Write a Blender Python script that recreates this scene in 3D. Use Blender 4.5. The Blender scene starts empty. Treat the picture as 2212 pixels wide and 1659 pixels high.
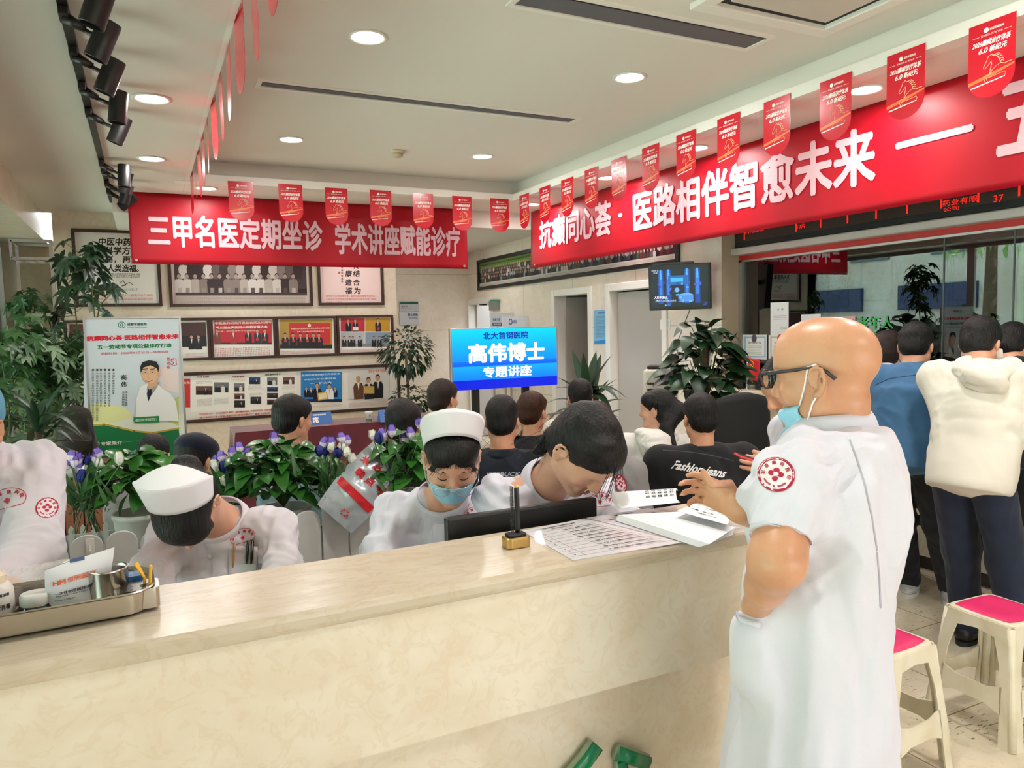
import bpy, bmesh, math, random
import numpy as np
import openvdb
from mathutils import Vector, Matrix, Euler
random.seed(7); RNG = np.random.default_rng(11)
S = bpy.context.scene; COL = S.collection
# ------------------------------------------------------------------ camera
EYE = 1.62; FPX = 1609.8
AX = np.array([[0.897, -0.441, -0.022], [0.053, 0.059, 0.997], [-0.438, -0.896, 0.076]])   # camera right, up, back
_r = AX[0]/np.linalg.norm(AX[0]); _b = AX[2]-_r*np.dot(AX[2], _r); _b /= np.linalg.norm(_b); _u = np.cross(_b, _r)
cam = bpy.data.cameras.new('camera'); co = bpy.data.objects.new('camera', cam); COL.objects.link(co)
cam.sensor_fit = 'HORIZONTAL'; cam.sensor_width = 36; cam.lens = FPX*36/2212; cam.clip_start = 0.05
co.matrix_world = Matrix(((_r[0], _u[0], _b[0], 0), (_r[1], _u[1], _b[1], 0), (_r[2], _u[2], _b[2], EYE), (0, 0, 0, 1)))
S.camera = co
# ------------------------------------------------------------------ sky, daylight, exposure
S.view_settings.view_transform = 'Standard'; S.view_settings.look = 'None'
S.view_settings.exposure = 0.30; S.view_settings.gamma = 1.0; S.view_settings.use_curve_mapping = False
W = bpy.data.worlds.new('sky'); S.world = W; W.use_nodes = True
_bg = W.node_tree.nodes['Background']; _bg.inputs[0].default_value = (0.84, 0.93, 1.0, 1); _bg.inputs[1].default_value = 6.6
def area(name, loc, rot, sx, sy, power, col=(1, 1, 1), shape='RECTANGLE', portal=False, spread=None):
    l = bpy.data.lights.new(name, 'AREA'); l.shape = shape; l.size = sx; l.size_y = sy; l.energy = power; l.color = col
    if portal: l.cycles.is_portal = True
    if spread: l.spread = spread
    o = bpy.data.objects.new(name, l); COL.objects.link(o); o.location = loc; o.rotation_euler = rot
    return o
PI = math.pi
area('shopfront_opening', (1.6, -3.15, 1.5), (PI/2, 0, 0), 6.0, 2.9, 1, portal=True)
area('side_window_opening', (-1.38, 3.2, 1.45), (0, -PI/2, 0), 2.34, 12.4, 1, portal=True)
_sl = bpy.data.lights.new('sun', 'SUN'); _sl.energy = 32.; _sl.angle = .02; _sl.color = (1, .99, .97); _so = bpy.data.objects.new('sun', _sl); COL.objects.link(_so); _so.rotation_euler = Vector((.45, .40, -.80)).to_track_quat('-Z', 'Y').to_euler()
S.cycles.max_bounces = 7; S.cycles.diffuse_bounces = 4; S.cycles.glossy_bounces = 4; S.cycles.transmission_bounces = 5
S.cycles.transparent_max_bounces = 8; S.cycles.caustics_reflective = False; S.cycles.caustics_refractive = False
S.cycles.sample_clamp_indirect = 6.0

# ------------------------------------------------------------------ pixel rays, for reading places off the photograph
Rm = np.array([_r, -_u, -_b]).T
def ray(px, py): return Rm @ np.array([px-1106.0, py-829.5, FPX])
def onx(px, py, x): d = ray(px, py); return np.array([0, 0, EYE])+d*(x/d[0])
def ony(px, py, y): d = ray(px, py); return np.array([0, 0, EYE])+d*(y/d[1])
def onz(px, py, z): d = ray(px, py); return np.array([0, 0, EYE])+d*((z-EYE)/d[2])
def at(px, py, D): return np.array([0, 0, EYE])+ray(px, py)/FPX*D
# ------------------------------------------------------------------ materials
def lin(c):
    if isinstance(c, str): c = tuple(int(c[i:i+2], 16) for i in (0, 2, 4))
    return tuple(((v/255)/12.92 if v/255 <= .04045 else ((v/255+.055)/1.055)**2.4) for v in c)
def mat(name, c, rough=.5, metal=0., spec=.5, c2=None, nscale=8., nmix=(.35, .65), stretch=(1, 1, 1), bump=0., bscale=40., emit=None, es=1., alpha=1., trans=0., coat=0., sheen=0., sss=0., detail=4.):
    m = bpy.data.materials.new(name); m.use_nodes = True; nt = m.node_tree; b = nt.nodes['Principled BSDF']
    b.inputs['Base Color'].default_value = (*lin(c), 1); b.inputs['Roughness'].default_value = rough; b.inputs['Metallic'].default_value = metal
    b.inputs['Specular IOR Level'].default_value = spec; b.inputs['Alpha'].default_value = alpha; b.inputs['Transmission Weight'].default_value = trans
    b.inputs['Coat Weight'].default_value = coat; b.inputs['Sheen Weight'].default_value = sheen; b.inputs['Coat Roughness'].default_value = .1
    if sss: b.inputs['Subsurface Weight'].default_value = sss; b.inputs['Subsurface Radius'].default_value = (.012, .005, .003); b.inputs['Subsurface Scale'].default_value = .5
    if emit: b.inputs['Emission Color'].default_value = (*lin(emit), 1); b.inputs['Emission Strength'].default_value = es
    if c2 or bump:
        tc = nt.nodes.new('ShaderNodeTexCoord'); mp = nt.nodes.new('ShaderNodeMapping'); mp.inputs['Scale'].default_value = stretch
        nt.links.new(tc.outputs['Object'], mp.inputs['Vector'])
    if c2:
        n = nt.nodes.new('ShaderNodeTexNoise'); n.inputs['Scale'].default_value = nscale; n.inputs['Detail'].default_value = detail; n.inputs['Distortion'].default_value = .6
        nt.links.new(mp.outputs[0], n.inputs['Vector'])
        r = nt.nodes.new('ShaderNodeValToRGB'); r.color_ramp.elements[0].position = nmix[0]; r.color_ramp.elements[1].position = nmix[1]
        r.color_ramp.elements[0].color = (*lin(c), 1); r.color_ramp.elements[1].color = (*lin(c2), 1)
        nt.links.new(n.outputs['Fac'], r.inputs[0]); nt.links.new(r.outputs[0], b.inputs['Base Color'])
    if bump:
        n2 = nt.nodes.new('ShaderNodeTexNoise'); n2.inputs['Scale'].default_value = bscale; n2.inputs['Detail'].default_value = 3
        nt.links.new(mp.outputs[0], n2.inputs['Vector'])
        bp = nt.nodes.new('ShaderNodeBump'); bp.inputs['Strength'].default_value = bump; bp.inputs['Distance'].default_value = .01
        nt.links.new(n2.outputs['Fac'], bp.inputs['Height']); nt.links.new(bp.outputs[0], b.inputs['Normal'])
    return m
def marble(name, c, c2, c3, rough, axes=None, tile=None, scale=3., joint='8a7c6a', coat=0., stretch=(1, 1, 1), jw=.004, vein=.4):
    """cream stone with wandering veins; axes/tile add thin joints between slabs"""
    m = mat(name, c, rough, coat=coat); nt = m.node_tree; b = nt.nodes['Principled BSDF']; N = nt.nodes.new; L = nt.links.new
    tc = N('ShaderNodeTexCoord'); mp = N('ShaderNodeMapping'); mp.inputs['Scale'].default_value = stretch; L(tc.outputs['Object'], mp.inputs[0])
    n1 = N('ShaderNodeTexNoise'); n1.inputs['Scale'].default_value = scale; n1.inputs['Detail'].default_value = 6; n1.inputs['Distortion'].default_value = 2.2; L(mp.outputs[0], n1.inputs['Vector'])
    n2 = N('ShaderNodeTexNoise'); n2.inputs['Scale'].default_value = scale*3.1; n2.inputs['Detail'].default_value = 5; n2.inputs['Distortion'].default_value = 3.5; L(mp.outputs[0], n2.inputs['Vector'])
    r1 = N('ShaderNodeValToRGB'); e = r1.color_ramp.elements; e[0].position = .38; e[0].color = (*lin(c), 1); e[1].position = .66; e[1].color = (*lin(c2), 1); L(n1.outputs['Fac'], r1.inputs[0])
    r2 = N('ShaderNodeValToRGB'); e = r2.color_ramp.elements; e[0].position = .52; e[0].color = (0, 0, 0, 1); e[1].position = .6; e[1].color = (1, 1, 1, 1)
    x = e.new(.7); x.color = (0, 0, 0, 1); L(n2.outputs['Fac'], r2.inputs[0])
    mul = N('ShaderNodeMath'); mul.operation = 'MULTIPLY'; mul.inputs[1].default_value = .45; L(r2.outputs[0], mul.inputs[0]); mul.inputs[1].default_value = vein
    mx = N('ShaderNodeMix'); mx.data_type = 'RGBA'; L(mul.outputs[0], mx.inputs['Factor']); L(r1.outputs[0], mx.inputs['A']); mx.inputs['B'].default_value = (*lin(c3), 1)
    out = mx.outputs['Result']
    if axes:
        sp = N('ShaderNodeSeparateXYZ'); L(tc.outputs['Object'], sp.inputs[0]); cb = N('ShaderNodeCombineXYZ'); L(sp.outputs[axes[0]], cb.inputs[0]); L(sp.outputs[axes[1]], cb.inputs[1])
        br = N('ShaderNodeTexBrick'); br.offset = 0; br.inputs['Scale'].default_value = 1; br.inputs['Brick Width'].default_value = tile[0]; br.inputs['Row Height'].default_value = tile[1]
        br.inputs['Mortar Size'].default_value = jw; br.inputs['Mortar Smooth'].default_value = .1; L(cb.outputs[0], br.inputs['Vector'])
        m2 = N('ShaderNodeMix'); m2.data_type = 'RGBA'; L(br.outputs['Fac'], m2.inputs['Factor']); L(out, m2.inputs['A']); m2.inputs['B'].default_value = (*lin(joint), 1); out = m2.outputs['Result']
    L(out, b.inputs['Base Color'])
    return m
def attr_mat(name, rough=.5, emit=0., spec=.4):
    m = mat(name, 'ffffff', rough, spec=spec); nt = m.node_tree; b = nt.nodes['Principled BSDF']
    a = nt.nodes.new('ShaderNodeVertexColor'); a.layer_name = 'Col'; nt.links.new(a.outputs[0], b.inputs['Base Color'])
    if emit:
        b.inputs['Base Color'].default_value = (0, 0, 0, 1); nt.links.remove(b.inputs['Base Color'].links[0])
        nt.links.new(a.outputs[0], b.inputs['Emission Color']); b.inputs['Emission Strength'].default_value = emit
    return m
# ------------------------------------------------------------------ objects
def tag(o, label=None, cat=None, group=None, kind=None):
    if label: o['label'] = label
    if cat: o['category'] = cat
    if group: o['group'] = group
    if kind: o['kind'] = kind
    return o
def thing(name, label, cat, loc=(0, 0, 0), group=None, rz=0):
    o = bpy.data.objects.new(name, None); COL.objects.link(o); o.location = [float(v) for v in loc]; o.rotation_euler = (0, 0, rz); o.empty_display_size = .05
    return tag(o, label, cat, group)
def link(name, me, m, parent=None, world=True, label=None):
    o = bpy.data.objects.new(name, me); COL.objects.link(o)
    if m is not None and not len(me.materials):
        for mm in (m if isinstance(m, (list, tuple)) else [m]): me.materials.append(mm)
    if parent is not None:
        o.parent = parent
        if world and parent.type == 'EMPTY': o.location = -parent.location
    if label: o['label'] = label
    return o
def dup(root, loc=None, rz=None, label=None, group=None):
    r = root.copy(); COL.objects.link(r)
    if loc is not None: r.location = [float(v) for v in loc]
    if rz is not None: r.rotation_euler = (0, 0, rz)
    if label: r['label'] = label
    if group: r['group'] = group
    for ch in list(root.children):
        c = ch.copy(); COL.objects.link(c); c.parent = r
        for g in list(ch.children):
            d = g.copy(); COL.objects.link(d); d.parent = c
    return r
V3 = lambda *a: np.array(a, float)
def dense(pts, n=40): P = np.array(pts, float); t = np.linspace(0, 1, len(P)); q = np.linspace(0, 1, n); return np.stack([np.interp(q, t, P[:, i]) for i in range(P.shape[1])], 1)
def unit(v): v = np.asarray(v, float); return v/(np.linalg.norm(v)+1e-12)
def frame(d, up=(0, 0, 1)):
    d = unit(d); u = np.asarray(up, float)
    if abs(np.dot(d, u)) > .97: u = np.array([1., 0, 0])
    s = unit(np.cross(d, u)); return s, np.cross(s, d), d
_tc = bpy.data.curves.new('scratch_text', 'FONT'); _to = bpy.data.objects.new('scratch_text', _tc); COL.objects.link(_to)
_tcache = {}
def glyphs(body, bold=0., space=1.):
    """outline of the words in a unit box; bold thickens the strokes by overlaying shifted copies"""
    k = (body, bold, space)
    if k not in _tcache:
        _tc.body = body; _tc.space_character = space; _tc.resolution_u = 2
        dg = bpy.context.evaluated_depsgraph_get(); dg.update(); me = bpy.data.meshes.new_from_object(_to.evaluated_get(dg))
        v = np.zeros(len(me.vertices)*3); me.vertices.foreach_get('co', v); v = v.reshape(-1, 3)[:, :2]
        f = [tuple(p.vertices) for p in me.polygons]; bpy.data.meshes.remove(me)
        if bold:
            n = len(v); sh = [(0, 0)]+[(bold*math.cos(i*PI/3), bold*math.sin(i*PI/3)) for i in range(6)]
            f = [tuple(i+n*j for i in q) for j in range(len(sh)) for q in f]; v = np.concatenate([v+np.array(q) for q in sh])
        lo, hi = v.min(0), v.max(0); _tcache[k] = ((v-lo)/np.maximum(hi-lo, 1e-6), f, (hi-lo)[0]/max(1e-6, (hi-lo)[1]))
    return _tcache[k]
def glift(g, bold): n = 7 if bold else 1; return np.repeat(np.arange(n), len(g)//n)[:, None]*8e-6
class MB:
    """collects shapes and links them as one mesh object"""
    def __init__(s): s.v = []; s.f = []; s.c = []; s.m = []; s.n = 0; s.lay = 0.
    def add(s, v, f, col=None, mi=0):
        v = np.asarray(v, float).reshape(-1, 3); s.v.append(v); n = s.n
        s.f += [tuple(int(i)+n for i in q) for q in f]; s.n += len(v); s.c += [col]*len(f); s.m += [mi]*len(f)
        return s
    def box(s, c, d, R=None, col=None, mi=0, top=1.):
        h = np.array(d, float)/2; p = np.array([[x, y, z] for x in (-1, 1) for y in (-1, 1) for z in (-1, 1)], float)
        p[p[:, 2] > 0, :2] *= top
        p = p*h
        if R is not None: p = p @ np.asarray(R).T
        return s.add(p+np.array(c), [(0, 1, 3, 2), (4, 6, 7, 5), (0, 4, 5, 1), (2, 3, 7, 6), (0, 2, 6, 4), (1, 5, 7, 3)], col, mi)
    def bx(s, x0, x1, y0, y1, z0, z1, **k): return s.box(((x0+x1)/2, (y0+y1)/2, (z0+z1)/2), (abs(x1-x0), abs(y1-y0), abs(z1-z0)), **k)
    def tube(s, pts, r, n=8, caps=True, flat=None, col=None, up=(0, 0, 1), mi=0):
        pts = [np.asarray(p, float) for p in pts]; r = [r]*len(pts) if np.isscalar(r) else list(r); V = []; F = []
        for i, p in enumerate(pts):
            d = pts[min(i+1, len(pts)-1)]-pts[max(i-1, 0)]; a, b, _ = frame(d, up)
            for k in range(n):
                t = 2*PI*k/n; V.append(p+(a*math.cos(t)+b*math.sin(t)*(flat or 1))*r[i])
        for i in range(len(pts)-1):
            for k in range(n): F.append((i*n+k, i*n+(k+1) % n, (i+1)*n+(k+1) % n, (i+1)*n+k))
        if caps: F.append(tuple(range(n))[::-1]); F.append(tuple(range((len(pts)-1)*n, len(pts)*n)))
        return s.add(V, F, col, mi)
    def cyl(s, a, b, r, r2=None, n=24, **k): return s.tube([a, b], [r, r if r2 is None else r2], n, **k)
    def lathe(s, prof, c=(0, 0, 0), n=28, axis=None, closed=False, col=None, sx=1., sy=1., mi=0):
        V = []; F = []; m = len(prof)
        A = np.eye(3) if axis is None else np.array(frame(axis)).T
        for (r, z) in prof:
            for k in range(n):
                t = 2*PI*k/n; V.append(np.array(c)+A @ np.array([r*math.cos(t)*sx, r*math.sin(t)*sy, z]))
        for i in range(m-1):
            for k in range(n): F.append((i*n+k, i*n+(k+1) % n, (i+1)*n+(k+1) % n, (i+1)*n+k))
        if prof[0][0] > 1e-6: F.append(tuple(range(n))[::-1])
        if prof[-1][0] > 1e-6 and not closed: F.append(tuple(range((m-1)*n, m*n)))
        return s.add(V, F, col, mi)
    def prism(s, poly, o, u, v, n, t, col=None, mi=0):
        """flat outline (u,v) given thickness t along n"""
        o, u, v, n = [np.asarray(q, float) for q in (o, u, v, n)]; k = len(poly)
        P = [o+u*a+v*b for a, b in poly]; Q = [p+n*t for p in P]
        return s.add(P+Q, [tuple(range(k))[::-1], tuple(range(k, 2*k))]+[(i, (i+1) % k, (i+1) % k+k, i+k) for i in range(k)], col, mi)
    def grid(s, fn, nu, nv, col=None, closed_u=False, mi=0):
        V = [fn(i/(nu-(0 if closed_u else 1)), j/(nv-1)) for j in range(nv) for i in range(nu)]; F = []
        for j in range(nv-1):
            for i in range(nu if closed_u else nu-1): F.append((j*nu+i, j*nu+(i+1) % nu, (j+1)*nu+(i+1) % nu, (j+1)*nu+i))
        return s.add(V, F, col, mi)
    def text(s, body, o, u, v, w, h, bold=0., col=None, lift=None, fit=True, skew=0., mi=0):
        """lettering filling the box w by h whose centre is o, reading along u with v up"""
        g, f, asp = glyphs(body, bold); u, v = unit(u), unit(v); n = np.cross(u, v)
        if not fit: w = min(w, h*asp)
        P = np.asarray(o, float)+np.outer((g[:, 0]-.5)*w+skew*(g[:, 1]-.5)*h, u)+np.outer((g[:, 1]-.5)*h, v)+n*(lift or 0)+n*glift(g, bold)
        return s.add(P, f, col, mi)
    def build(s, name, m, parent=None, smooth=False, bevel=0., world=True, label=None, solid=0., segs=2, auto=None):
        me = bpy.data.meshes.new(name); me.from_pydata(np.concatenate(s.v).tolist() if s.v else [], [], s.f); me.update()
        if any(c is not None for c in s.c):
            ca = me.color_attributes.new('Col', 'FLOAT_COLOR', 'CORNER'); a = []
            cc = {}
            for fc, c in zip(s.f, s.c):
                if c not in cc: cc[c] = (*lin(c or 'ffffff'), 1.)
                a += list(cc[c])*len(fc)
            ca.data.foreach_set('color', a)
        o = link(name, me, m, parent, world, label)
        if any(s.m): me.polygons.foreach_set('material_index', s.m)
        if smooth or auto:
            me.polygons.foreach_set('use_smooth', [True]*len(me.polygons))
            if auto: me.set_sharp_from_angle(angle=math.radians(auto))
        if solid: q = o.modifiers.new('thick', 'SOLIDIFY'); q.thickness = solid; q.offset = 0
        if bevel: q = o.modifiers.new('round', 'BEVEL'); q.width = bevel; q.segments = segs; q.limit_method = 'ANGLE'; q.angle_limit = math.radians(40)
        return o
class Pic(MB):
    """a printed picture: flat coloured shapes in the plane (o; u right, v up), in metres from its lower-left corner"""
    def __init__(s, o, u, v): super().__init__(); s.o = np.asarray(o, float); s.u = unit(u); s.w = unit(v); s.nn = np.cross(s.u, s.w); s.k = 0
    def pt(s, x, y): return s.o+s.u*x+s.w*y+s.nn*(s.k*6e-5)
    def poly(s, pts, col): s.k += 1; return s.add([s.pt(*p) for p in pts], [tuple(range(len(pts)))], col)
    def rect(s, x0, y0, x1, y1, col): return s.poly([(x0, y0), (x1, y0), (x1, y1), (x0, y1)], col)
    def ell(s, cx, cy, rx, ry, col, n=16, a0=0, a1=2*PI): return s.poly([(cx+rx*math.cos(a0+(a1-a0)*i/n), cy+ry*math.sin(a0+(a1-a0)*i/n)) for i in range(n+(a1-a0 < 6))], col)
    def line(s, pts, w, col):
        s.k += 1
        for a, b in zip(pts[:-1], pts[1:]):
            a = np.array(a, float); b = np.array(b, float); d = b-a; d /= np.linalg.norm(d)+1e-9; q = np.array([-d[1], d[0]])*w/2; a = a-d*w*.3; b = b+d*w*.3
            s.add([s.pt(*(a-q)), s.pt(*(b-q)), s.pt(*(b+q)), s.pt(*(a+q))], [(0, 1, 2, 3)], col)
        return s
    def txt(s, body, x0, y0, x1, y1, col, bold=0., fit=True, skew=0.):
        s.k += 1; return s.text(body, s.pt((x0+x1)/2, (y0+y1)/2), s.u, s.w, x1-x0, y1-y0, bold, col, fit=fit, skew=skew)
    def scribble(s, x0, y0, x1, y1, rows, col, glyph=.62, ragged=.0):
        """rows of small square-built characters too small to read"""
        h = (y1-y0)/rows; g = h*glyph
        for r in range(rows):
            y = y1-(r+.5)*h; e = x1-(random.random()*ragged*(x1-x0) if r == rows-1 else 0); x = x0; s.k += 1
            while x+g < e:
                for _ in range(3):
                    a = random.random()*g*.5; b = random.random()*g*.7
                    if random.random() < .5: q = [(x, y-g/2+b), (x+g*.9, y-g/2+b), (x+g*.9, y-g/2+b+g*.17), (x, y-g/2+b+g*.17)]
                    else: q = [(x+a, y-g/2), (x+a+g*.17, y-g/2), (x+a+g*.17, y+g/2), (x+a, y+g/2)]
                    s.add([s.pt(*p) for p in q], [(0, 1, 2, 3)], col)
                x += g*1.25
        return s
    def man(s, x, y, h, suit, shirt='f0ece8', skin='c99a7c', hair='201a18', tie=None, w=1.):
        """small printed figure, head and shoulders to the hip, standing on y"""
        s.poly([(x-.2*h*w, y), (x-.22*h*w, y+.5*h), (x-.15*h*w, y+.66*h), (x+.15*h*w, y+.66*h), (x+.22*h*w, y+.5*h), (x+.2*h*w, y)], suit)
        s.poly([(x-.05*h, y+.67*h), (x, y+.36*h), (x+.05*h, y+.67*h)], shirt)
        if tie: s.poly([(x-.012*h, y+.64*h), (x, y+.38*h), (x+.012*h, y+.64*h)], tie)
        s.ell(x, y+.83*h, .1*h, .13*h, hair, 12); s.ell(x, y+.79*h, .088*h, .11*h, skin, 12)
        return s
# ================================================================== materials
M = {}
M['ceil'] = mat('ceiling_paint', (224, 219, 210), .9); M['white'] = mat('white_trim', (226, 224, 218), .6)
M['fascia'] = mat('fascia_paint', (232, 229, 222), .55)
M['wallx'] = marble('cream_wall_slabs_back', (226, 211, 190), (234, 222, 204), (212, 190, 160), .28, (0, 2), (1.2, .8), 1.6, 'e2d8c4')
M['wally'] = marble('cream_wall_slabs_side', (222, 212, 198), (230, 221, 209), (212, 198, 178), .3, (1, 2), (1.2, .8), 1.8, 'b8a890')
M['counter'] = marble('counter_stone', (229, 213, 191), (236, 224, 206), (216, 192, 160), .28, None, None, 4., vein=.3)
M['ctop'] = marble('counter_top_stone', (200, 184, 162), (208, 194, 174), (188, 164, 134), .26, None, None, 4., stretch=(.5, 1.6, 1))
M['ledge'] = marble('ledge_stone', (212, 198, 170), (220, 208, 184), (196, 176, 140), .3, None, None, 4.)
def floor_mat():
    m = marble('floor_tiles', (214, 202, 178), (222, 210, 186), (200, 184, 154), .22, (0, 1), (.62, .62), 2.2, '8c7a58', jw=.003)
    nt = m.node_tree; b = nt.nodes['Principled BSDF']; N = nt.nodes.new; L = nt.links.new; src = b.inputs['Base Color'].links[0].from_socket
    tc = N('ShaderNodeTexCoord'); mp = N('ShaderNodeMapping'); mp.inputs['Scale'].default_value = (1, 3.2, 1); mp.inputs['Rotation'].default_value = (0, 0, .5); L(tc.outputs['Object'], mp.inputs[0])
    n = N('ShaderNodeTexNoise'); n.inputs['Scale'].default_value = 26; n.inputs['Detail'].default_value = 3; L(mp.outputs[0], n.inputs['Vector'])
    n2 = N('ShaderNodeTexNoise'); n2.inputs['Scale'].default_value = 1.6; L(tc.outputs['Object'], n2.inputs['Vector'])
    ad = N('ShaderNodeMath'); ad.operation = 'MULTIPLY_ADD'; ad.inputs[1].default_value = .45; L(n2.outputs['Fac'], ad.inputs[0]); L(n.outputs['Fac'], ad.inputs[2])
    r = N('ShaderNodeValToRGB'); e = r.color_ramp.elements; e[0].position = .875; e[0].color = (0, 0, 0, 1); e[1].position = .93; e[1].color = (.75, .75, .75, 1); L(ad.outputs[0], r.inputs[0])
    mx = N('ShaderNodeMix'); mx.data_type = 'RGBA'; L(r.outputs[0], mx.inputs['Factor']); L(src, mx.inputs['A']); mx.inputs['B'].default_value = (*lin((84, 72, 50)), 1); L(mx.outputs['Result'], b.inputs['Base Color'])
    return m
M['floor'] = floor_mat()
M['dark'] = mat('dark_recess', (30, 29, 30), .7); M['black'] = mat('black_satin', (17, 17, 18), .42); M['blackm'] = mat('black_matt', (20, 20, 21), .7)
M['steel'] = mat('brushed_steel', (196, 190, 182), .22, 1.); M['chrome'] = mat('chrome', (205, 208, 212), .16, 1.); M['alu'] = mat('aluminium', (188, 188, 186), .35, .9)
M['brown'] = mat('dark_walnut_frame', (66, 38, 26), .45, c2=(48, 27, 18), nscale=3, stretch=(1, 14, 14))
M['red'] = mat('red_banner_cloth', (176, 10, 32), .4, spec=.3); M['pinkw'] = mat('banner_lettering', (224, 186, 196), .3)
M['flag'] = mat('glossy_red_card', (206, 18, 40), .25, spec=.5, coat=.15); M['white_ink'] = mat('white_ink', (250, 246, 240), .4)
M['paper'] = mat('white_paper', (232, 232, 236), .6); M['print'] = attr_mat('printed_picture', .3); M['printm'] = attr_mat('printed_card', .6)
M['screen'] = attr_mat('lit_screen', .2, 1.0); M['ink'] = mat('black_ink', (30, 28, 30), .6); M['navyink'] = mat('navy_ink', (22, 34, 120), .6)
M['lamp'] = mat('lamp_diffuser', (255, 255, 255), .4, emit=(255, 252, 246), es=9.)
M['fence'] = mat('white_painted_board', (196, 194, 190), .5, c2=(206, 205, 202), nscale=5)
def glass(name, tint, ior=1.5, rough=0., spec=(1, 1, 1)):
    m = bpy.data.materials.new(name); m.use_nodes = True; nt = m.node_tree; nt.nodes.remove(nt.nodes['Principled BSDF']); N = nt.nodes.new; L = nt.links.new
    t = N('ShaderNodeBsdfTransparent'); t.inputs[0].default_value = (*lin(tint), 1); g = N('ShaderNodeBsdfGlossy'); g.inputs['Roughness'].default_value = rough; g.inputs[0].default_value = (*spec, 1)
    f = N('ShaderNodeFresnel'); f.inputs[0].default_value = ior; x = N('ShaderNodeMixShader'); L(f.outputs[0], x.inputs[0]); L(t.outputs[0], x.inputs[1]); L(g.outputs[0], x.inputs[2]); L(x.outputs[0], nt.nodes['Material Output'].inputs[0])
    return m
M['glass'] = glass('window_glass', (226, 240, 234)); M['pglass'] = glass('counter_glass', (150, 172, 164), 2.0); M['clear'] = glass('clear_film', (250, 250, 250), 1.4, .12)
# ================================================================== the room shell
def struct(name, boxes, m, bevel=0.):
    b = MB()
    for q in boxes: b.bx(*q)
    return tag(b.build(name, m, bevel=bevel), kind='structure')
TZ, SZ, LZ = 3.1, 2.9, 2.72                                   # tray, soffit and low corridor ceiling
struct('floor', [(-1.45, 7.2, -3.2, 10.5, -.12, 0)], M['floor'])
tag(MB().bx(.30, 3.52, -3.2, 7.0, TZ, TZ+.1).build('ceiling', M['ceil']), kind='structure')
struct('ceiling_soffit', [(-.9, .375, -3.2, 9.1, SZ, TZ+.1), (3.53, 4.0, -3.2, 7.6, SZ, TZ+.1), (.376, 3.529, 7.001, 7.6, SZ, TZ+.1)], M['ceil'])
struct('ceiling_corridor', [(-.2, 4.6, 7.6, 10.5, LZ, TZ+.1), (4.0, 7.2, -3.2, 7.6, LZ, TZ+.1)], M['ceil'])
struct('trim_fascia', [(.375, .40, -3.2, 6.87, SZ, SZ+.062), (3.42, 3.53, -3.2, 6.87, SZ-.004, SZ+.062), (.29, 3.53, 6.87, 7.0, SZ-.004, SZ+.062)], M['fascia'])
# window side: header beam, glass, piers, sill wall, added bounce ledge
struct('wall_left', [(-1.45, -.88, -3.2, 10.3, 2.62, TZ+.1), (-1.36, -1.2, -3.2, 10.3, 0, .28), (-1.45, -1.2, 9.45, 10.3, .28, 2.62)], M['wallx'])
struct('trim_bounce_ledge', [(-1.2, -.86, -3.1, 5.6, 0, .44)], mat('white_bounce_stone', (236, 232, 224), .4))  # added white ledge, bounces sunlight up to the left soffit
for k, (a, b) in enumerate([(-3.0, .3), (.36, 3.6), (3.66, 6.5), (6.56, 9.42)]):
    w = tag(MB().bx(-1.33, -1.322, a, b, .28, 2.62).build(f'window_{k+1}', M['glass']), kind='structure')
    f = MB()
    for q in ((-1.35, -1.3, a-.03, a+.02, .28, 2.62), (-1.35, -1.3, b-.02, b+.03, .28, 2.62), (-1.349, -1.301, a+.02, b-.02, .28, .33), (-1.349, -1.301, a+.02, b-.02, 2.57, 2.62)): f.bx(*q)
    f.build('window_frame', M['alu'], w)
struct('wall_back', [(-.785, 2.8, 8.9, 9.1, 0, SZ)], M['wallx'])
struct('wall_alcove', [(-1.45, -.785, 9.75, 9.9, 0, 2.62), (-.80, -.785, 9.1, 9.75, 0, SZ)], M['wallx'])
struct('wall_recess', [(2.78, 4.6, 10.2, 10.35, 0, LZ), (2.7, 2.8, 9.1, 10.2, 0, LZ)], M['wally'])
DX = 4.3                                                        # the wall with the doors
D1, D2, D3 = (9.40, 10.16), (6.86, 7.60), (5.58, 6.45)
sg = [(DX, DX+.14, 4.87, D3[0], 0, LZ), (DX, DX+.14, D3[1], D2[0], 0, LZ), (DX, DX+.14, D2[1], D1[0], 0, LZ), (DX, DX+.14, D1[1], 10.2, 0, LZ)]
sg += [(DX, DX+.14, d[0], d[1], 1.97, LZ) for d in (D1, D2, D3)]
struct('wall_right', sg+[(DX, 4.66, 4.80, 4.87, 0, LZ)], M['wally'])
struct('wall_hall', [(5.9, 6.0, 4.9, 10.3, 0, LZ), (4.44, 5.95, 4.88, 4.94, 0, LZ), (4.44, 5.95, 10.2, 10.3, 0, LZ), (4.44, 5.9, 6.62, 6.68, 0, LZ), (4.44, 5.9, 7.75, 7.81, 0, LZ)], mat('dim_hall_paint', (120, 116, 112), .8))
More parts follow.
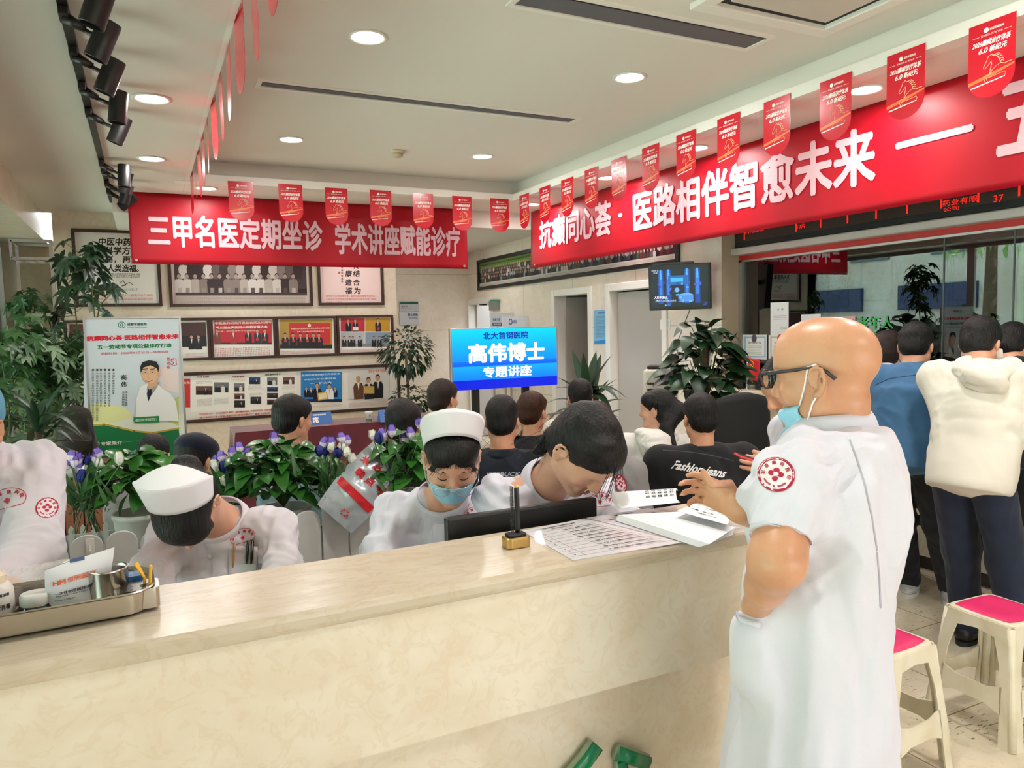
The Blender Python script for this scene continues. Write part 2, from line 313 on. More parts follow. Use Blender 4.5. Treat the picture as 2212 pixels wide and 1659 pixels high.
def doorway(k, d, leaf, leafmat):
    c = MB()
    for q in ((DX-.02, DX+.155, d[0]-.07, d[0]+.006, 0, 2.04), (DX-.02, DX+.155, d[1]-.006, d[1]+.07, 0, 2.04), (DX-.019, DX+.154, d[0]+.006, d[1]-.006, 1.964, 2.039)): c.bx(*q)
    o = tag(c.build(f'door_{k}', M['white'], bevel=.006), kind='structure')
    b = MB(); a = leaf[2]; h = np.array([leaf[0], leaf[1], 1.0]); w = leaf[3]
    R = np.array([[math.cos(a), -math.sin(a), 0], [math.sin(a), math.cos(a), 0], [0, 0, 1]]); b.box(h+R@np.array([w/2, 0, -.02]), (w, .04, 1.94), R); b.build('door_leaf', leafmat, o, bevel=.003)
    q = MB(); q.cyl(h+R@np.array([w-.06, .02, 0]), h+R@np.array([w-.06, -.07, 0]), .011, n=10); q.cyl(h+R@np.array([w-.06, -.06, 0]), h+R@np.array([w-.17, -.06, 0]), .009, n=10); q.build('door_handle', M['alu'], o, smooth=True)
grey = mat('grey_door', (176, 170, 164), .5); dgrey = mat('doorway_dark', (28, 28, 30), .5)
doorway(1, D1, (DX+.1, D1[1]-.02, 0.25, .7), grey); doorway(2, D2, (DX+.12, D2[1]-.02, -.1, .72), grey); doorway(3, D3, (DX+.10, D3[1]-.02, -PI/2+.1, .84), grey)
struct('wall_doorway_dark', [(5.3, 5.34, 6.7, 7.75, 0, 2.1)], dgrey)  # dark sheet standing for the unlit room beyond the second door
struct('wall_front_lightcut', [(-1.45, 7.2, -3.3, -3.2, 1.75, TZ+.1), (-1.45, .7, -3.3, -3.2, 0, 1.75), (3.7, 4.5, -3.3, -3.2, 0, 1.75), (.7, 3.7, -3.3, -3.2, 0, .3)], M['wallx'])  # unseen wall behind the camera, opening narrowed to cut the front light
# pharmacy window on the right
GX = 4.5
struct('wall_pharmacy', [(6.9, 7.0, -3.2, 4.87, 0, LZ), (4.5, 6.9, -3.3, -3.2, 0, LZ), (4.6, 6.9, 4.9, 5.0, 0, LZ)], mat('pharmacy_paint', (150, 158, 150), .8))
area('pharmacy_fill_light', (5.7, 2.2, 2.66), (0, 0, 0), 1.2, 2.4, 40, (.94, 1, .95))  # unseen light without a fixture, added to lift the dim pharmacy
gw = tag(MB().bx(GX, GX+.012, -2.9, 4.80, 1.09, 2.125).build('window_5', M['pglass']), kind='structure')
fr = MB(); fr.bx(GX-.02, GX+.03, 4.76, 4.80, 1.08, 2.13); fr.bx(GX-.02, GX+.03, -3, 4.8, 2.115, 2.13); fr.bx(GX-.015, GX+.02, -3, 4.8, 1.08, 1.10); fr.build('window_frame', M['alu'], gw)
jb = MB()
for y in (3.02, 2.6, 1.25, -.2): jb.bx(GX-.004, GX+.016, y-.004, y+.004, 1.09, 2.115)
jb.build('pane_joint', mat('smoked_joint', (70, 84, 80), .3), gw)
tag(MB().bx(GX-.012, GX+.05, -3, 4.84, 2.13, 2.17).build('trim_1', mat('red_strip', (196, 40, 36), .35)), kind='structure')
tag(MB().bx(GX-.10, GX+.06, -3, 4.84, 2.17, 2.226).build('trim_2', mat('silver_rail', (202, 196, 192), .3, .35), bevel=.008), kind='structure')
struct('wall_front_right', [(GX+.02, GX+.14, -3.2, 4.80, 2.14, LZ)], M['wally'])
# dispensary bench under the glass
t = thing('dispensary_counter', 'long cream stone bench with a ledge under the pharmacy glass', 'counter', (4.6, 1.5, 0))
MB().bx(4.28, 4.62, -2.9, 4.80, 1.03, 1.075).build('ledge', M['ledge'], t, bevel=.008)
MB().bx(4.40, 4.62, -2.9, 4.80, .10, 1.03).build('front_panel', M['ledge'], t)
MB().bx(4.46, 4.60, -2.9, 4.80, 0, .10).build('kickboard', mat('dark_kickboard', (70, 64, 58), .5), t)
# street side beyond the window: ground, facade, tree; also what the glass mirrors
struct('street', [(-26, -1.46, -16, 32, -.25, -.05)], mat('pavement', (208, 204, 196), .85))  # ground colour raised to sunlit brightness so it bounces light indoors
struct('pavement', [(-1.46, 12, -16, -3.3, -.25, -.05)], mat('darkened_paving', (128, 124, 118), .85))  # unseen front ground, colour darkened to cut the light it bounces in
fc = MB()
fc.bx(-16, -13.5, -12, 30, -.05, 10.5); struct('exterior_wall', [(-16, -13.5, -12, 30, -.05, 10.5)], mat('street_facade', (222, 218, 212), .8, c2=(206, 190, 174), nscale=.6))
wb = thing('street_windows', 'far shopfronts and dark windows across the street beyond the side window', 'shopfront', (-13.4, 6, 0)); wb['kind'] = 'structure'
fb = MB()
for yy in range(-10, 28, 3):
    for zz in (3.6, 6.8): fb.bx(-13.52, -13.42, yy, yy+1.5, zz, zz+1.7)
fb.build('window_panes', mat('dark_panes', (88, 104, 112), .15), wb)
fb = MB()
for yy in range(-10, 28, 4): fb.bx(-13.55, -13.38, yy, yy+2.6, 1.9, 2.7)
fb.build('shop_fronts', mat('blue_shopfront', (40, 52, 96), .4), wb)
# ================================================================== ceiling fittings
def downlight(x, y, z, label, group='recessed ceiling downlights', power=8):
    t = thing('ceiling_downlight', label, 'ceiling light', (x, y, z), group)
    MB().lathe([(.098, 0), (.100, -.006), (.092, -.010), (.078, -.004), (.078, .0)], (x, y, z)).build('trim_ring', M['white'], t, smooth=True)
    MB().lathe([(.0, -.0035), (.078, -.0035), (.078, -.001), (0, -.001)], (x, y, z)).build('diffuser', M['lamp'], t)
    area('downlight_and_fill_glow', (x, y, z-.02), (0, 0, 0), .15, .15, power, (1, .965, .93), 'DISK')
    return t
G = 'recessed downlights'
for a in [(1.09, 3.8, TZ, 'large lit downlight nearest the camera, left row of the raised tray ceiling'), (1.09, 6.0, TZ, 'lit downlight left of the smoke detector in the raised tray ceiling'),
          (2.69, 3.8, TZ, 'lit downlight in the raised tray ceiling between the two long air slots, right of centre'), (2.70, 6.0, TZ, 'lit downlight right of the smoke detector in the raised tray ceiling'),
          (.10, 4.57, SZ, 'lit downlight in the left soffit, the nearer of two beside the track spotlights'), (.11, 6.10, SZ, 'lit downlight in the left soffit, the farther of two beside the track spotlights'),
          (.55, 7.16, SZ, 'lit downlight in the far soffit just above the left end of the back banner'), (3.68, 2.95, SZ, 'lit downlight in the right soffit nearest the camera, above the dash on the long banner'),
          (3.69, 4.39, SZ, 'lit downlight in the right soffit peeking out beside a red pennant, second from the camera'), (3.69, 5.55, SZ, 'lit downlight in the right soffit partly hidden by the shiny pennant, third from the camera'),
          (3.71, 7.01, SZ, 'lit downlight in the right soffit nearest the far corner of the tray')]: downlight(*a)
for q in [(.9, 8.25, LZ, 'downlight in the low corridor ceiling over the left framed photographs'), (2.3, 8.25, LZ, 'downlight in the low corridor ceiling over the right framed photographs'), (3.5, 8.9, LZ, 'downlight in the low corridor ceiling near the farthest door'), (4.12, 5.9, LZ, 'downlight in the low strip of ceiling above the near doors')]: downlight(*q, power=6)  # unseen lamps added behind the banners to brighten the far walls
for x, y in ((1.09, 1.6), (2.69, 1.6), (3.68, 1.5), (1.9, -.8)): area('downlight_and_fill_glow', (x, y, TZ-.02 if x < 3 else SZ-.02), (0, 0, 0), .15, .15, 17 if x < 3 else 8, (1, .965, .93), 'DISK')  # fixtureless lamps out of view, strengthened to light the nurses
t = thing('smoke_detector', 'small beige round smoke detector on the tray ceiling', 'smoke detector', (1.96, 6.06, TZ))
MB().lathe([(.055, 0), (.055, -.018), (.05, -.024)], (1.96, 6.06, TZ)).build('base', mat('beige_plastic', (206, 192, 168), .5), t, smooth=True)
MB().lathe([(.042, -.022), (.044, -.045), (.03, -.055), (0, -.056)], (1.96, 6.06, TZ)).build('sensor_cap', mat('beige_plastic_cap', (190, 174, 150), .5), t, smooth=True)
# linear air slots
def slot(label, x0, x1, y0, y1):
    t = thing('air_slot', label, 'air vent', ((x0+x1)/2, (y0+y1)/2, TZ))
    b = MB()
    for q in ((x0, x1, y0-.03, y0, TZ-.008, TZ+.0), (x0, x1, y1, y1+.03, TZ-.008, TZ), (x0-.03, x0, y0-.03, y1+.03, TZ-.008, TZ), (x1, x1+.03, y0-.03, y1+.03, TZ-.008, TZ)): b.bx(*q)
    b.build('frame', M['fascia'], t); MB().bx(x0, x1, y0, y1, TZ-.002, TZ-.0005).build('slot_backing', mat('slot_grey', (92, 92, 96), .6), t)
    MB().bx(x0, x1, y0+.012, y0+.018, TZ-.006, TZ-.002).build('blade', M['black'], t)
slot('long narrow dark air slot across the middle of the tray ceiling', .70, 2.85, 4.68, 4.78); slot('wide grey air slot at the top edge of the picture beside the ceiling cassette', 1.6, 3.0, 3.0, 3.16)
t = thing('ceiling_cassette', 'square ceiling air conditioning panel at the top edge of the picture', 'air conditioner', (2.75, 2.45, TZ))
b = MB()
for q in ((2.35, 3.22, 2.76, 2.84), (2.35, 3.22, 1.95, 2.03), (2.35, 2.43, 2.03, 2.76), (3.14, 3.22, 2.03, 2.76)): b.bx(*q, TZ-.03, TZ)
b.build('frame', M['fascia'], t, bevel=.006); MB().bx(2.48, 3.09, 2.08, 2.71, TZ-.022, TZ-.001).build('intake_panel', mat('panel_white', (198, 192, 182), .6), t, bevel=.006)
MB().bx(2.43, 3.14, 2.03, 2.76, TZ-.006, TZ-.0015).build('gap_backing', M['dark'], t)
# track with spotlights
TX = -.215
MB().bx(TX-.018, TX+.018, 1.5, 8.1, SZ-.022, SZ-.0005).build('lighting_track', M['black'])
tag(bpy.data.objects['lighting_track'], 'long black lighting track on the left soffit carrying the spotlights', 'lighting track')
def spot(px, py, tilt, yawd, label, L=.158, r=.043):
    # px,py: pixel of the head's lower mouth centre side; head hangs on an arm to the right of the track
    p = onz(px, py, SZ-.12); y = p[1]; t = thing('track_spotlight', label, 'spotlight', (TX, y, SZ-.02), 'black track spotlights')
    MB().box((TX, y, SZ-.04), (.034, .10, .034)).build('adapter', M['black'], t, bevel=.004)
    h = np.array([max(p[0], TX+.10), y, SZ-.12]); d = unit([-math.sin(tilt)*math.cos(yawd), -math.sin(tilt)*math.sin(yawd), -math.cos(tilt)])
    MB().tube([(TX, y, SZ-.05), (TX+.07, y, SZ-.085)], [.024, .014], 10).tube([(TX+.06, y, SZ-.085), h], .010, 8).build('arm', M['black'], t, smooth=True)
    a, e = h-d*L*.5, h+d*L*.5; c = MB()
    c.lathe([(0, 0), (r*.97, 0), (r, .004), (r, L-.002), (r*.95, L), (r*.86, L), (r*.84, L-.05), (0, L-.052)], a, 26, d)
    c.build('spot_head', M['black'], t, auto=35)
for px, py, ti, yw, lb in [(212, 10, .35, -.2, 'black track spotlight cut off by the top edge of the picture'), (222, 88, .42, -.3, 'large black track spotlight just below the one cut off by the top edge'),
        (237, 165, .40, -.3, 'third black track spotlight from the top of the picture'), (255, 232, .12, 0., 'fourth black track spotlight from the top, hanging nearly upright'), (258, 281, .42, -.3, 'fifth black track spotlight, last before the gap in the row'),
        (268, 380, .05, 0., 'upright black track spotlight, first after the gap in the row'), (272, 395, .30, -.6, 'black track spotlight half hidden behind the upright one after the gap'), (272, 420, .34, -.4, 'black track spotlight next to last on the track, near the red banner'),
        (276, 436, .95, -.4, 'last black track spotlight, strongly tilted beside the corner of the red banner')]: spot(px, py, ti, yw, lb)
# ================================================================== banners
def banner(name, label, x0, y0, x1, y1, zt, zb, texts, sag=0., hole=True):
    t = thing(name, label, 'banner', ((x0+x1)/2, (y0+y1)/2, zb))
    a, c = np.array([x0, y0]), np.array([x1, y1]); u = unit([*(c-a), 0]); L = np.linalg.norm(c-a); n = np.cross(u, [0, 0, 1.])
    def pt(s, q):
        w = .010*math.sin(s*7+q*1.2)+.004*math.sin(s*15+2)*(.3+q)+.008*q*math.sin(s*5+.7)
        z = zt+(zb-zt)*q+sag*math.sin(PI*s)*q
        p = a+(c-a)*s; return np.array([p[0], p[1], z])+n*w
    MB().grid(pt, 160, 14).build('cloth', M['red'], t, smooth=True, solid=.0015)
    for body, s0, s1, q0, q1 in texts:
        b = MB(); g, f, _ = glyphs(body, .032)
        P = [pt(s0+(s1-s0)*gx, q1+(q0-q1)*gy)+n*(.006+float(gl)) for (gx, gy), gl in zip(g, glift(g, 1))]; b.add(P, f); b.build('lettering', M['pinkw'], t)
    if hole:
        for s in (.012, .988): MB().lathe([(.008, 0), (.013, .002), (.013, .004), (.008, .005)], pt(s, .95)+n*.002, 12, n, closed=True).build('eyelet', M['chrome'], t)
    return pt
banner('hanging_banner', 'red cloth banner across the far soffit above the framed photographs', -.075, 7.55, 3.19, 7.55, SZ, 2.262,
       [('三甲名医定期坐诊', .045, .525, .29, .76), ('学术讲座赋能诊疗', .562, .975, .30, .80)])
def s_of(px, py, x=3.96): return (7.50-onx(px, py, x)[1])/8.1
banner('hanging_banner', 'long red cloth banner running along the right soffit below the pennants', 3.96, 7.50, 3.96, -.6, SZ, 2.27,
       [('抗癫同心荟', s_of(1168, 520), s_of(1323, 480), .18, .70), ('·', s_of(1338, 470), s_of(1348, 470), .42, .48), ('医路相伴智愈未来', s_of(1370, 450), s_of(1890, 350), .18, .74), ('一', s_of(1932, 330), s_of(2100, 290), .42, .48), ('五', s_of(2150, 300), s_of(2330, 250), .18, .74), ('一', s_of(2345, 240), s_of(2500, 230), .4, .47)], hole=True)
# ================================================================== pennants
def pennant_meshes():
    w, h = .205, .33; O = MB(); Ol = []
    for i in range(25): a = PI+PI*i/24; Ol.append((math.cos(a)*w/2, -h+.095+math.sin(a)*.095))
    Ol = [(-w/2, 0)]+Ol+[(w/2, 0)]
    O.prism(Ol, (0, 0, 0), (1, 0, 0), (0, 0, 1), (0, 1, 0), .0012); face = O
    X, Z = V3(1, 0, 0), V3(0, 0, 1)
    wv = MB()
    def T(body, cx, cz, ww, hh, bold=0., sk=0.): wv.text(body, (cx, -.0008, cz), X, Z, ww, hh, bold, skew=sk)
    T('成都军盛医院', .022, -.036, .062, .011, .02); T('智启新生·共"愈"未来', 0, -.057, .095, .009)
    T('2026癫痫诊疗体系', 0, -.088, .165, .027, .03, .25); T('6.0', -.035, -.121, .04, .024, .03, .25); T('新纪元', .03, -.121, .075, .026, .03, .2)
    for x0 in (-.085, .055): wv.bx(x0, x0+.03, -.0010, -.0006, -.058, -.0565)
    wv.lathe([(.0085, 0), (.011, 0)], (-.024, -.0009, -.036), 20, (0, -1, 0), closed=True); wv.box((-.024, -.0009, -.036), (.009, .0004, .003)); wv.box((-.024, -.0009, -.036), (.003, .0004, .009))
    gl = MB(); k = lambda pts, r: gl.tube([(x, -.0012, z) for x, z in pts], r, 5, up=(0, 1, 0))
    hz = [(-.002, -.150), (-.012, -.153), (-.016, -.166), (-.031, -.192), (-.033, -.199), (-.026, -.202), (-.018, -.197), (-.006, -.186), (.002, -.176), (.004, -.190), (-.002, -.212), (-.004, -.232)]
    k(hz, .0011); k([(-.002, -.150), (.000, -.145), (.006, -.152), (.022, -.158), (.036, -.176), (.043, -.195), (.058, -.203), (.075, -.200), (.09, -.199)], .0013)
    k([(.043, -.195), (.022, -.204), (.006, -.216), (-.002, -.232), (-.026, -.234), (-.031, -.240), (-.024, -.258), (-.022, -.264), (-.012, -.262), (-.018, -.246), (.012, -.243), (.03, -.240), (.06, -.236), (.066, -.246), (.06, -.252)], .0010)
    for a, bq in (((.012, -.154), (.036, -.152)), ((.022, -.16), (.046, -.161)), ((.03, -.168), (.052, -.171)), ((.037, -.178), (.056, -.182)), ((.042, -.188), (.056, -.19))): k([a, ((a[0]+bq[0])/2, a[1]+.003), bq], .0015)
    wv.add([(-.088, -.0009, -.277), (.062, -.0009, -.258), (.062, -.0009, -.254), (-.088, -.0009, -.271)], [(0, 1, 2, 3)])
    sw = MB(); sw.add([(-.1, -.0004, -.262), (-.1, -.0004, -.247), (.06, -.0004, -.214), (.1, -.0004, -.207), (.1, -.0004, -.214), (0, -.0004, -.243)], [(0, 1, 2, 3, 4, 5)])
    return face, wv, gl, sw
_f, _w, _g, _s = pennant_meshes()
M['cream_ink'] = mat('pale_gold_ink', (246, 214, 168), .35); M['orange_ink'] = mat('orange_gold_ink', (236, 120, 66), .3)
P0 = thing('hanging_pennant', 'x', 'pennant', (0, 0, 0), 'red rounded pennants strung round the tray edge')
_f.build('card', M['flag'], P0); _w.build('lettering', M['white_ink'], P0); _g.build('horse_drawing', M['cream_ink'], P0); _s.build('gold_streak', M['orange_ink'], P0)
first = [True]
def pennant(loc, rz, label, tilt=0.):
    o = P0 if first[0] else dup(P0)
    first[0] = False; o.location = [float(v) for v in loc]; o.rotation_euler = (tilt, 0, rz); o['label'] = label
FZ = SZ+.042
OR = ['first', 'second', 'third', 'fourth', 'fifth', 'sixth', 'seventh', 'eighth', 'ninth', 'tenth', 'eleventh', 'twelfth', 'thirteenth']
for i, (a, b, y) in enumerate([(492, 547, 392), (601, 653, 398), (702, 750, 406), (799, 845, 411), (891, 936, 418), (977, 1019, 424), (1059, 1099, 429)]):
    p = ony((a+b)/2, y, 6.86); pennant((p[0], 6.862, p[2]-.0), 0, f'{OR[i]} red pennant from the left on the far edge of the ceiling tray')
for i, (a, b, y) in enumerate([(1123, 1142, 420), (1166, 1188, 403), (1212, 1238, 386), (1264, 1291, 364), (1322, 1352, 342), (1387, 1424, 315), (1461, 1503, 286), (1550, 1598, 250), (1650, 1707, 212), (1772, 1839, 167), (1916, 1999, 108), (2093, 2195, 43)]):
    p = onx((a+b)/2, y, 3.415); pennant((3.412, p[1], p[2]), -PI/2, f'{OR[i]} red pennant from the far corner along the right edge of the ceiling tray')
for i, y in enumerate([7.05-.42*k for k in range(12)]):
    if y > 6.8: continue
    pennant((.408, y, FZ-.02), PI/2+.06*math.sin(i*2.3), f'{OR[i]} red pennant from the far end seen edge-on along the left edge of the tray', .02*math.sin(i*1.7))
# ================================================================== modelling in the round: blended solids
from mathutils.bvhtree import BVHTree
def vnoise(p, seed=0):
    p = np.asarray(p, np.float64)+seed*17.31; i = np.floor(p).astype(np.int64); f = p-i; f = f*f*(3-2*f); out = np.zeros(len(p))
    for dx in (0, 1):
        for dy in (0, 1):
            for dz in (0, 1):
                h = (i[:, 0]+dx)*374761393+(i[:, 1]+dy)*668265263+(i[:, 2]+dz)*2147483647; h = (h ^ (h >> 13))*1274126177; h = (h ^ (h >> 16)) & 0xffff
                w = (f[:, 0] if dx else 1-f[:, 0])*(f[:, 1] if dy else 1-f[:, 1])*(f[:, 2] if dz else 1-f[:, 2]); out += w*(h/65535.0)
    return out*2-1
def cone(a, b, ra, rb=None, k=None, flat=None, op='+'):
    """tapered limb; flat=(axis, factor) squashes it along an axis"""
    return dict(t='c', a=np.asarray(a, float), b=np.asarray(b, float), ra=ra, rb=ra if rb is None else rb, k=k, flat=flat, op=op)
def ell(c, r, R=None, k=None, op='+'): return dict(t='e', c=np.asarray(c, float), r=np.asarray(r if not np.isscalar(r) else (r,)*3, float), R=np.eye(3) if R is None else np.asarray(R, float), k=k, op=op)
def loft(o, R, secs, fold=None, k=None, op='+'):
    """sections (w, cu, cv, a, b) along R's third axis; fold(ang, w) scales the radius"""
    return dict(t='l', o=np.asarray(o, float), R=np.asarray(R, float), s=np.array(secs, float), fold=fold, k=k, op=op)
def _box(p):
    if p['t'] == 'c': r = max(p['ra'], p['rb']); r *= max(1, (p['flat'] or (0, 1))[1]); return np.minimum(p['a'], p['b'])-r, np.maximum(p['a'], p['b'])+r
    if p['t'] == 'e': e = np.sqrt(((p['R']*p['r'])**2).sum(1)); return p['c']-e, p['c']+e
    s = p['s']; P = []
    for q in s:
        for i in (-1.15, 1.15):
            for j in (-1.15, 1.15): P.append(p['o']+p['R']@np.array([q[1]+i*q[3], q[2]+j*q[4], q[0]]))
    P = np.array(P); return P.min(0), P.max(0)
def _dist(p, X, Y, Z):
    if p['t'] == 'c':
        a, ba = p['a'], p['b']-p['a']; vx, vy, vz = X-a[0], Y-a[1], Z-a[2]; L = float(ba@ba)+1e-12
        t = np.clip((vx*ba[0]+vy*ba[1]+vz*ba[2])/L, 0, 1); vx = vx-t*ba[0]; vy = vy-t*ba[1]; vz = vz-t*ba[2]; s = 1.
        if p['flat'] is not None:
            ax, f = unit(p['flat'][0]), p['flat'][1]; d = (vx*ax[0]+vy*ax[1]+vz*ax[2])*(1/f-1); vx = vx+d*ax[0]; vy = vy+d*ax[1]; vz = vz+d*ax[2]; s = min(1, f)
        return (np.sqrt(vx*vx+vy*vy+vz*vz)-(p['ra']+(p['rb']-p['ra'])*t))*s
    if p['t'] == 'e':
        vx, vy, vz = X-p['c'][0], Y-p['c'][1], Z-p['c'][2]; R, r = p['R'], p['r']; q = 0.; q2 = 0.
        for i in range(3):
            u = vx*R[0, i]+vy*R[1, i]+vz*R[2, i]; q = q+(u/r[i])**2; q2 = q2+(u/r[i]**2)**2
        q = np.sqrt(q); return q*(q-1)/np.maximum(np.sqrt(q2), 1e-9)
    vx, vy, vz = X-p['o'][0], Y-p['o'][1], Z-p['o'][2]; R = p['R']; s = p['s']
    u, v, w = [vx*R[0, i]+vy*R[1, i]+vz*R[2, i] for i in range(3)]
    it = [np.interp(w, s[:, 0], s[:, j]) for j in (1, 2, 3, 4)]; u = u-it[0]; v = v-it[1]; a, b = it[2], it[3]
    g = 1. if p['fold'] is None else p['fold'](np.arctan2(v/b, u/a), w)
    d = (np.sqrt((u/a)**2+(v/b)**2)-g)*np.minimum(a, b); c = np.maximum(s[0, 0]-w, w-s[-1, 0])
    return np.maximum(d, c)
def solid(prims, res, k=.02, shell=None, cut=None):
    lo = np.min([_box(p)[0] for p in prims if p['op'] == '+'], 0)-.03; hi = np.max([_box(p)[1] for p in prims if p['op'] == '+'], 0)+.03
    n = np.ceil((hi-lo)/res).astype(int)+1; ax = [lo[i]+np.arange(n[i])*res for i in range(3)]; F = np.full(n, .25, np.float32)
    for p in prims:
        kk = p['k'] or k; b0, b1 = _box(p); i0 = np.clip(((b0-kk-.012-lo)/res).astype(int), 0, n); i1 = np.clip(np.ceil((b1+kk+.012-lo)/res).astype(int)+1, 0, n)
        if (i1 <= i0).any(): continue
        sl = tuple(slice(a, b) for a, b in zip(i0, i1)); X = ax[0][sl[0]][:, None, None]; Y = ax[1][sl[1]][None, :, None]; Z = ax[2][sl[2]][None, None, :]
        d = _dist(p, X, Y, Z).astype(np.float32)
        f = F[sl]
        if p['op'] == '+': h = np.clip(.5+.5*(d-f)/kk, 0, 1); F[sl] = d*(1-h)+f*h-kk*h*(1-h)
        else: d = -d; h = np.clip(.5-.5*(d-f)/kk, 0, 1); F[sl] = d*(1-h)+f*h+kk*h*(1-h)
    F[[0, -1]] = .1; F[:, [0, -1]] = .1; F[:, :, [0, -1]] = .1
    g = openvdb.FloatGrid(.25); g.copyFromArray(F); pts, quads = g.convertToQuads(0.0)
    return pts*res+lo, quads
def sculpt(name, prims, res, m, parent=None, k=.02, wrinkle=None, smooth=2, label=None):
    P, Q = solid(prims, res, k); me = bpy.data.meshes.new(name); me.from_pydata(P.tolist(), [], Q[:, ::-1].tolist()); me.update()
    n = len(P)
    E = np.zeros(len(me.edges)*2, int); me.edges.foreach_get('vertices', E); E = E.reshape(-1, 2)
    def relax(P, f):
        A = np.zeros_like(P); c = np.zeros(n); np.add.at(A, E[:, 0], P[E[:, 1]]); np.add.at(A, E[:, 1], P[E[:, 0]]); np.add.at(c, E[:, 0], 1); np.add.at(c, E[:, 1], 1)
        return P+(A/np.maximum(c, 1)[:, None]-P)*f
    for _ in range(smooth): P = relax(relax(P, .5), -.42)
    if wrinkle is not None:
        me.vertices.foreach_set('co', P.ravel()); me.update(); N = np.zeros(n*3); me.vertices.foreach_get('normal', N); N = N.reshape(-1, 3); P = P+N*wrinkle(P, N)[:, None]; P = relax(P, .3)
    me.vertices.foreach_set('co', P.ravel()); me.polygons.foreach_set('use_smooth', [True]*len(me.polygons)); me.update()
    o = link(name, me, m, parent, True, label)
    if n: # outward check
        N = np.zeros(n*3); me.vertices.foreach_get('normal', N); N = N.reshape(-1, 3); i = P[:, 2].argmax()
        if N[i, 2] < 0: me.flip_normals()
    return o
def bvh_of(o):
    me = o.data; P = np.zeros(len(me.vertices)*3); me.vertices.foreach_get('co', P); return BVHTree.FromPolygons([tuple(p) for p in P.reshape(-1, 3)], [tuple(p.vertices) for p in me.polygons])
class Decal(MB):
    """flat marks laid on a curved surface: shapes in metres round a centre, dropped on the mesh along -n"""
    def __init__(s, bv, c, u, n): super().__init__(); s.bv = bv; s.cc = np.asarray(c, float); s.n0 = unit(n); s.u = unit(np.asarray(u)-s.n0*np.dot(u, s.n0)); s.w = np.cross(s.n0, s.u); s.lv = .0012; s.k = 0
    def put(s, pts, faces, col, lift=None):
        s.k += 1; out = []
        for x, y in pts:
            o = s.cc+s.u*x+s.w*y+s.n0*.12; h = s.bv.ray_cast(Vector(o), Vector(-s.n0), .3)
            out.append((np.array(h[0]) if h[0] is not None else s.cc+s.u*x+s.w*y)+s.n0*(s.lv+s.k*6e-5+(0 if lift is None else float(lift[len(out)]))))
        return s.add(out, faces, col)
    def ring(s, cx, cy, rx, ry, w, col, n=44, sup=1.):
        P = []
        for i in range(n):
            a = 2*PI*i/n; c, q = math.cos(a), math.sin(a); P += [(cx+(rx-w)*c, cy+(ry-w)*q), (cx+rx*c, cy+ry*q)]
        return s.put(P, [(2*i, 2*i+1, (2*i+3) % (2*n), (2*i+2) % (2*n)) for i in range(n)], col)
    def disc(s, cx, cy, rx, ry, col, n=28, rings=4):
        P = [(cx, cy)]; Fc = []
        for j in range(1, rings+1):
            for i in range(n): a = 2*PI*i/n; P.append((cx+rx*j/rings*math.cos(a), cy+ry*j/rings*math.sin(a)))
        for i in range(n): Fc.append((0, 1+i, 1+(i+1) % n))
        for j in range(rings-1):
            for i in range(n): Fc.append((1+j*n+i, 1+(j+1)*n+i, 1+(j+1)*n+(i+1) % n, 1+j*n+(i+1) % n))
        return s.put(P, Fc, col)
    def strip(s, pts, w, col):
        pts = np.array(pts, float); P = []
        for i, p in enumerate(pts):
            d = pts[min(i+1, len(pts)-1)]-pts[max(i-1, 0)]; d /= np.linalg.norm(d)+1e-9; q = np.array([-d[1], d[0]])*w/2; P += [p-q, p+q]
        return s.put(P, [(2*i, 2*i+2, 2*i+3, 2*i+1) for i in range(len(pts)-1)], col)
    def word(s, body, cx, cy, w, h, col, bold=.02, rot=0., bend=0., skew=0.):
        g, f, _ = glyphs(body, bold); x = (g[:, 0]-.5)*w+skew*(g[:, 1]-.5)*h; y = (g[:, 1]-.5)*h+bend*(((g[:, 0]-.5)*2)**2-.5); c, q = math.cos(rot), math.sin(rot)
        return s.put(np.stack([cx+x*c-y*q, cy+x*q+y*c], 1), f, col, glift(g, bold))
    def arc_word(s, body, rx, ry, a0, a1, size, col, bold=.03):
        n = len(body)
        for i, ch in enumerate(body):
            a = a0+(a1-a0)*i/(n-1); s.word(ch, rx*math.cos(a), ry*math.sin(a), size, size, col, bold, rot=a-PI/2)
        return s
def patch(bv, c, u, n, parent, sc=1., sx=1., name='sleeve_patch'):
    d = Decal(bv, c, u, n); d.disc(0, 0, .030*sc*sx, .030*sc, 'f0e2e6'); d.ring(0, 0, .0312*sc*sx, .0316*sc, .0046*sc, 'a80f38')
    d.arc_word('军盛癫痫医院', .0215*sc*sx, .0215*sc, PI*1.02, -.02*PI, .0075*sc, 'b01440')
    for a, b in ((.0, .0075), (-.0078, .001), (.0078, .001), (.0, -.0085)): d.disc(a*sc*sx, b*sc, .0055*sc*sx, .0046*sc, 'b8143f', 14, 2)
    d.disc(0, .0005*sc, .0045*sc*sx, .0036*sc, 'f0e2e6', 12, 2)
    d.word('★', 0, -.0215*sc, .005*sc, .005*sc, 'b01440')
    for q in (-1, 1): d.strip([(q*.018*sc*sx, -.012*sc), (q*.013*sc*sx, -.0175*sc), (q*.006*sc*sx, -.0208*sc)], .003*sc, 'b8405c')
    return d.build(name, M['printm'], parent)
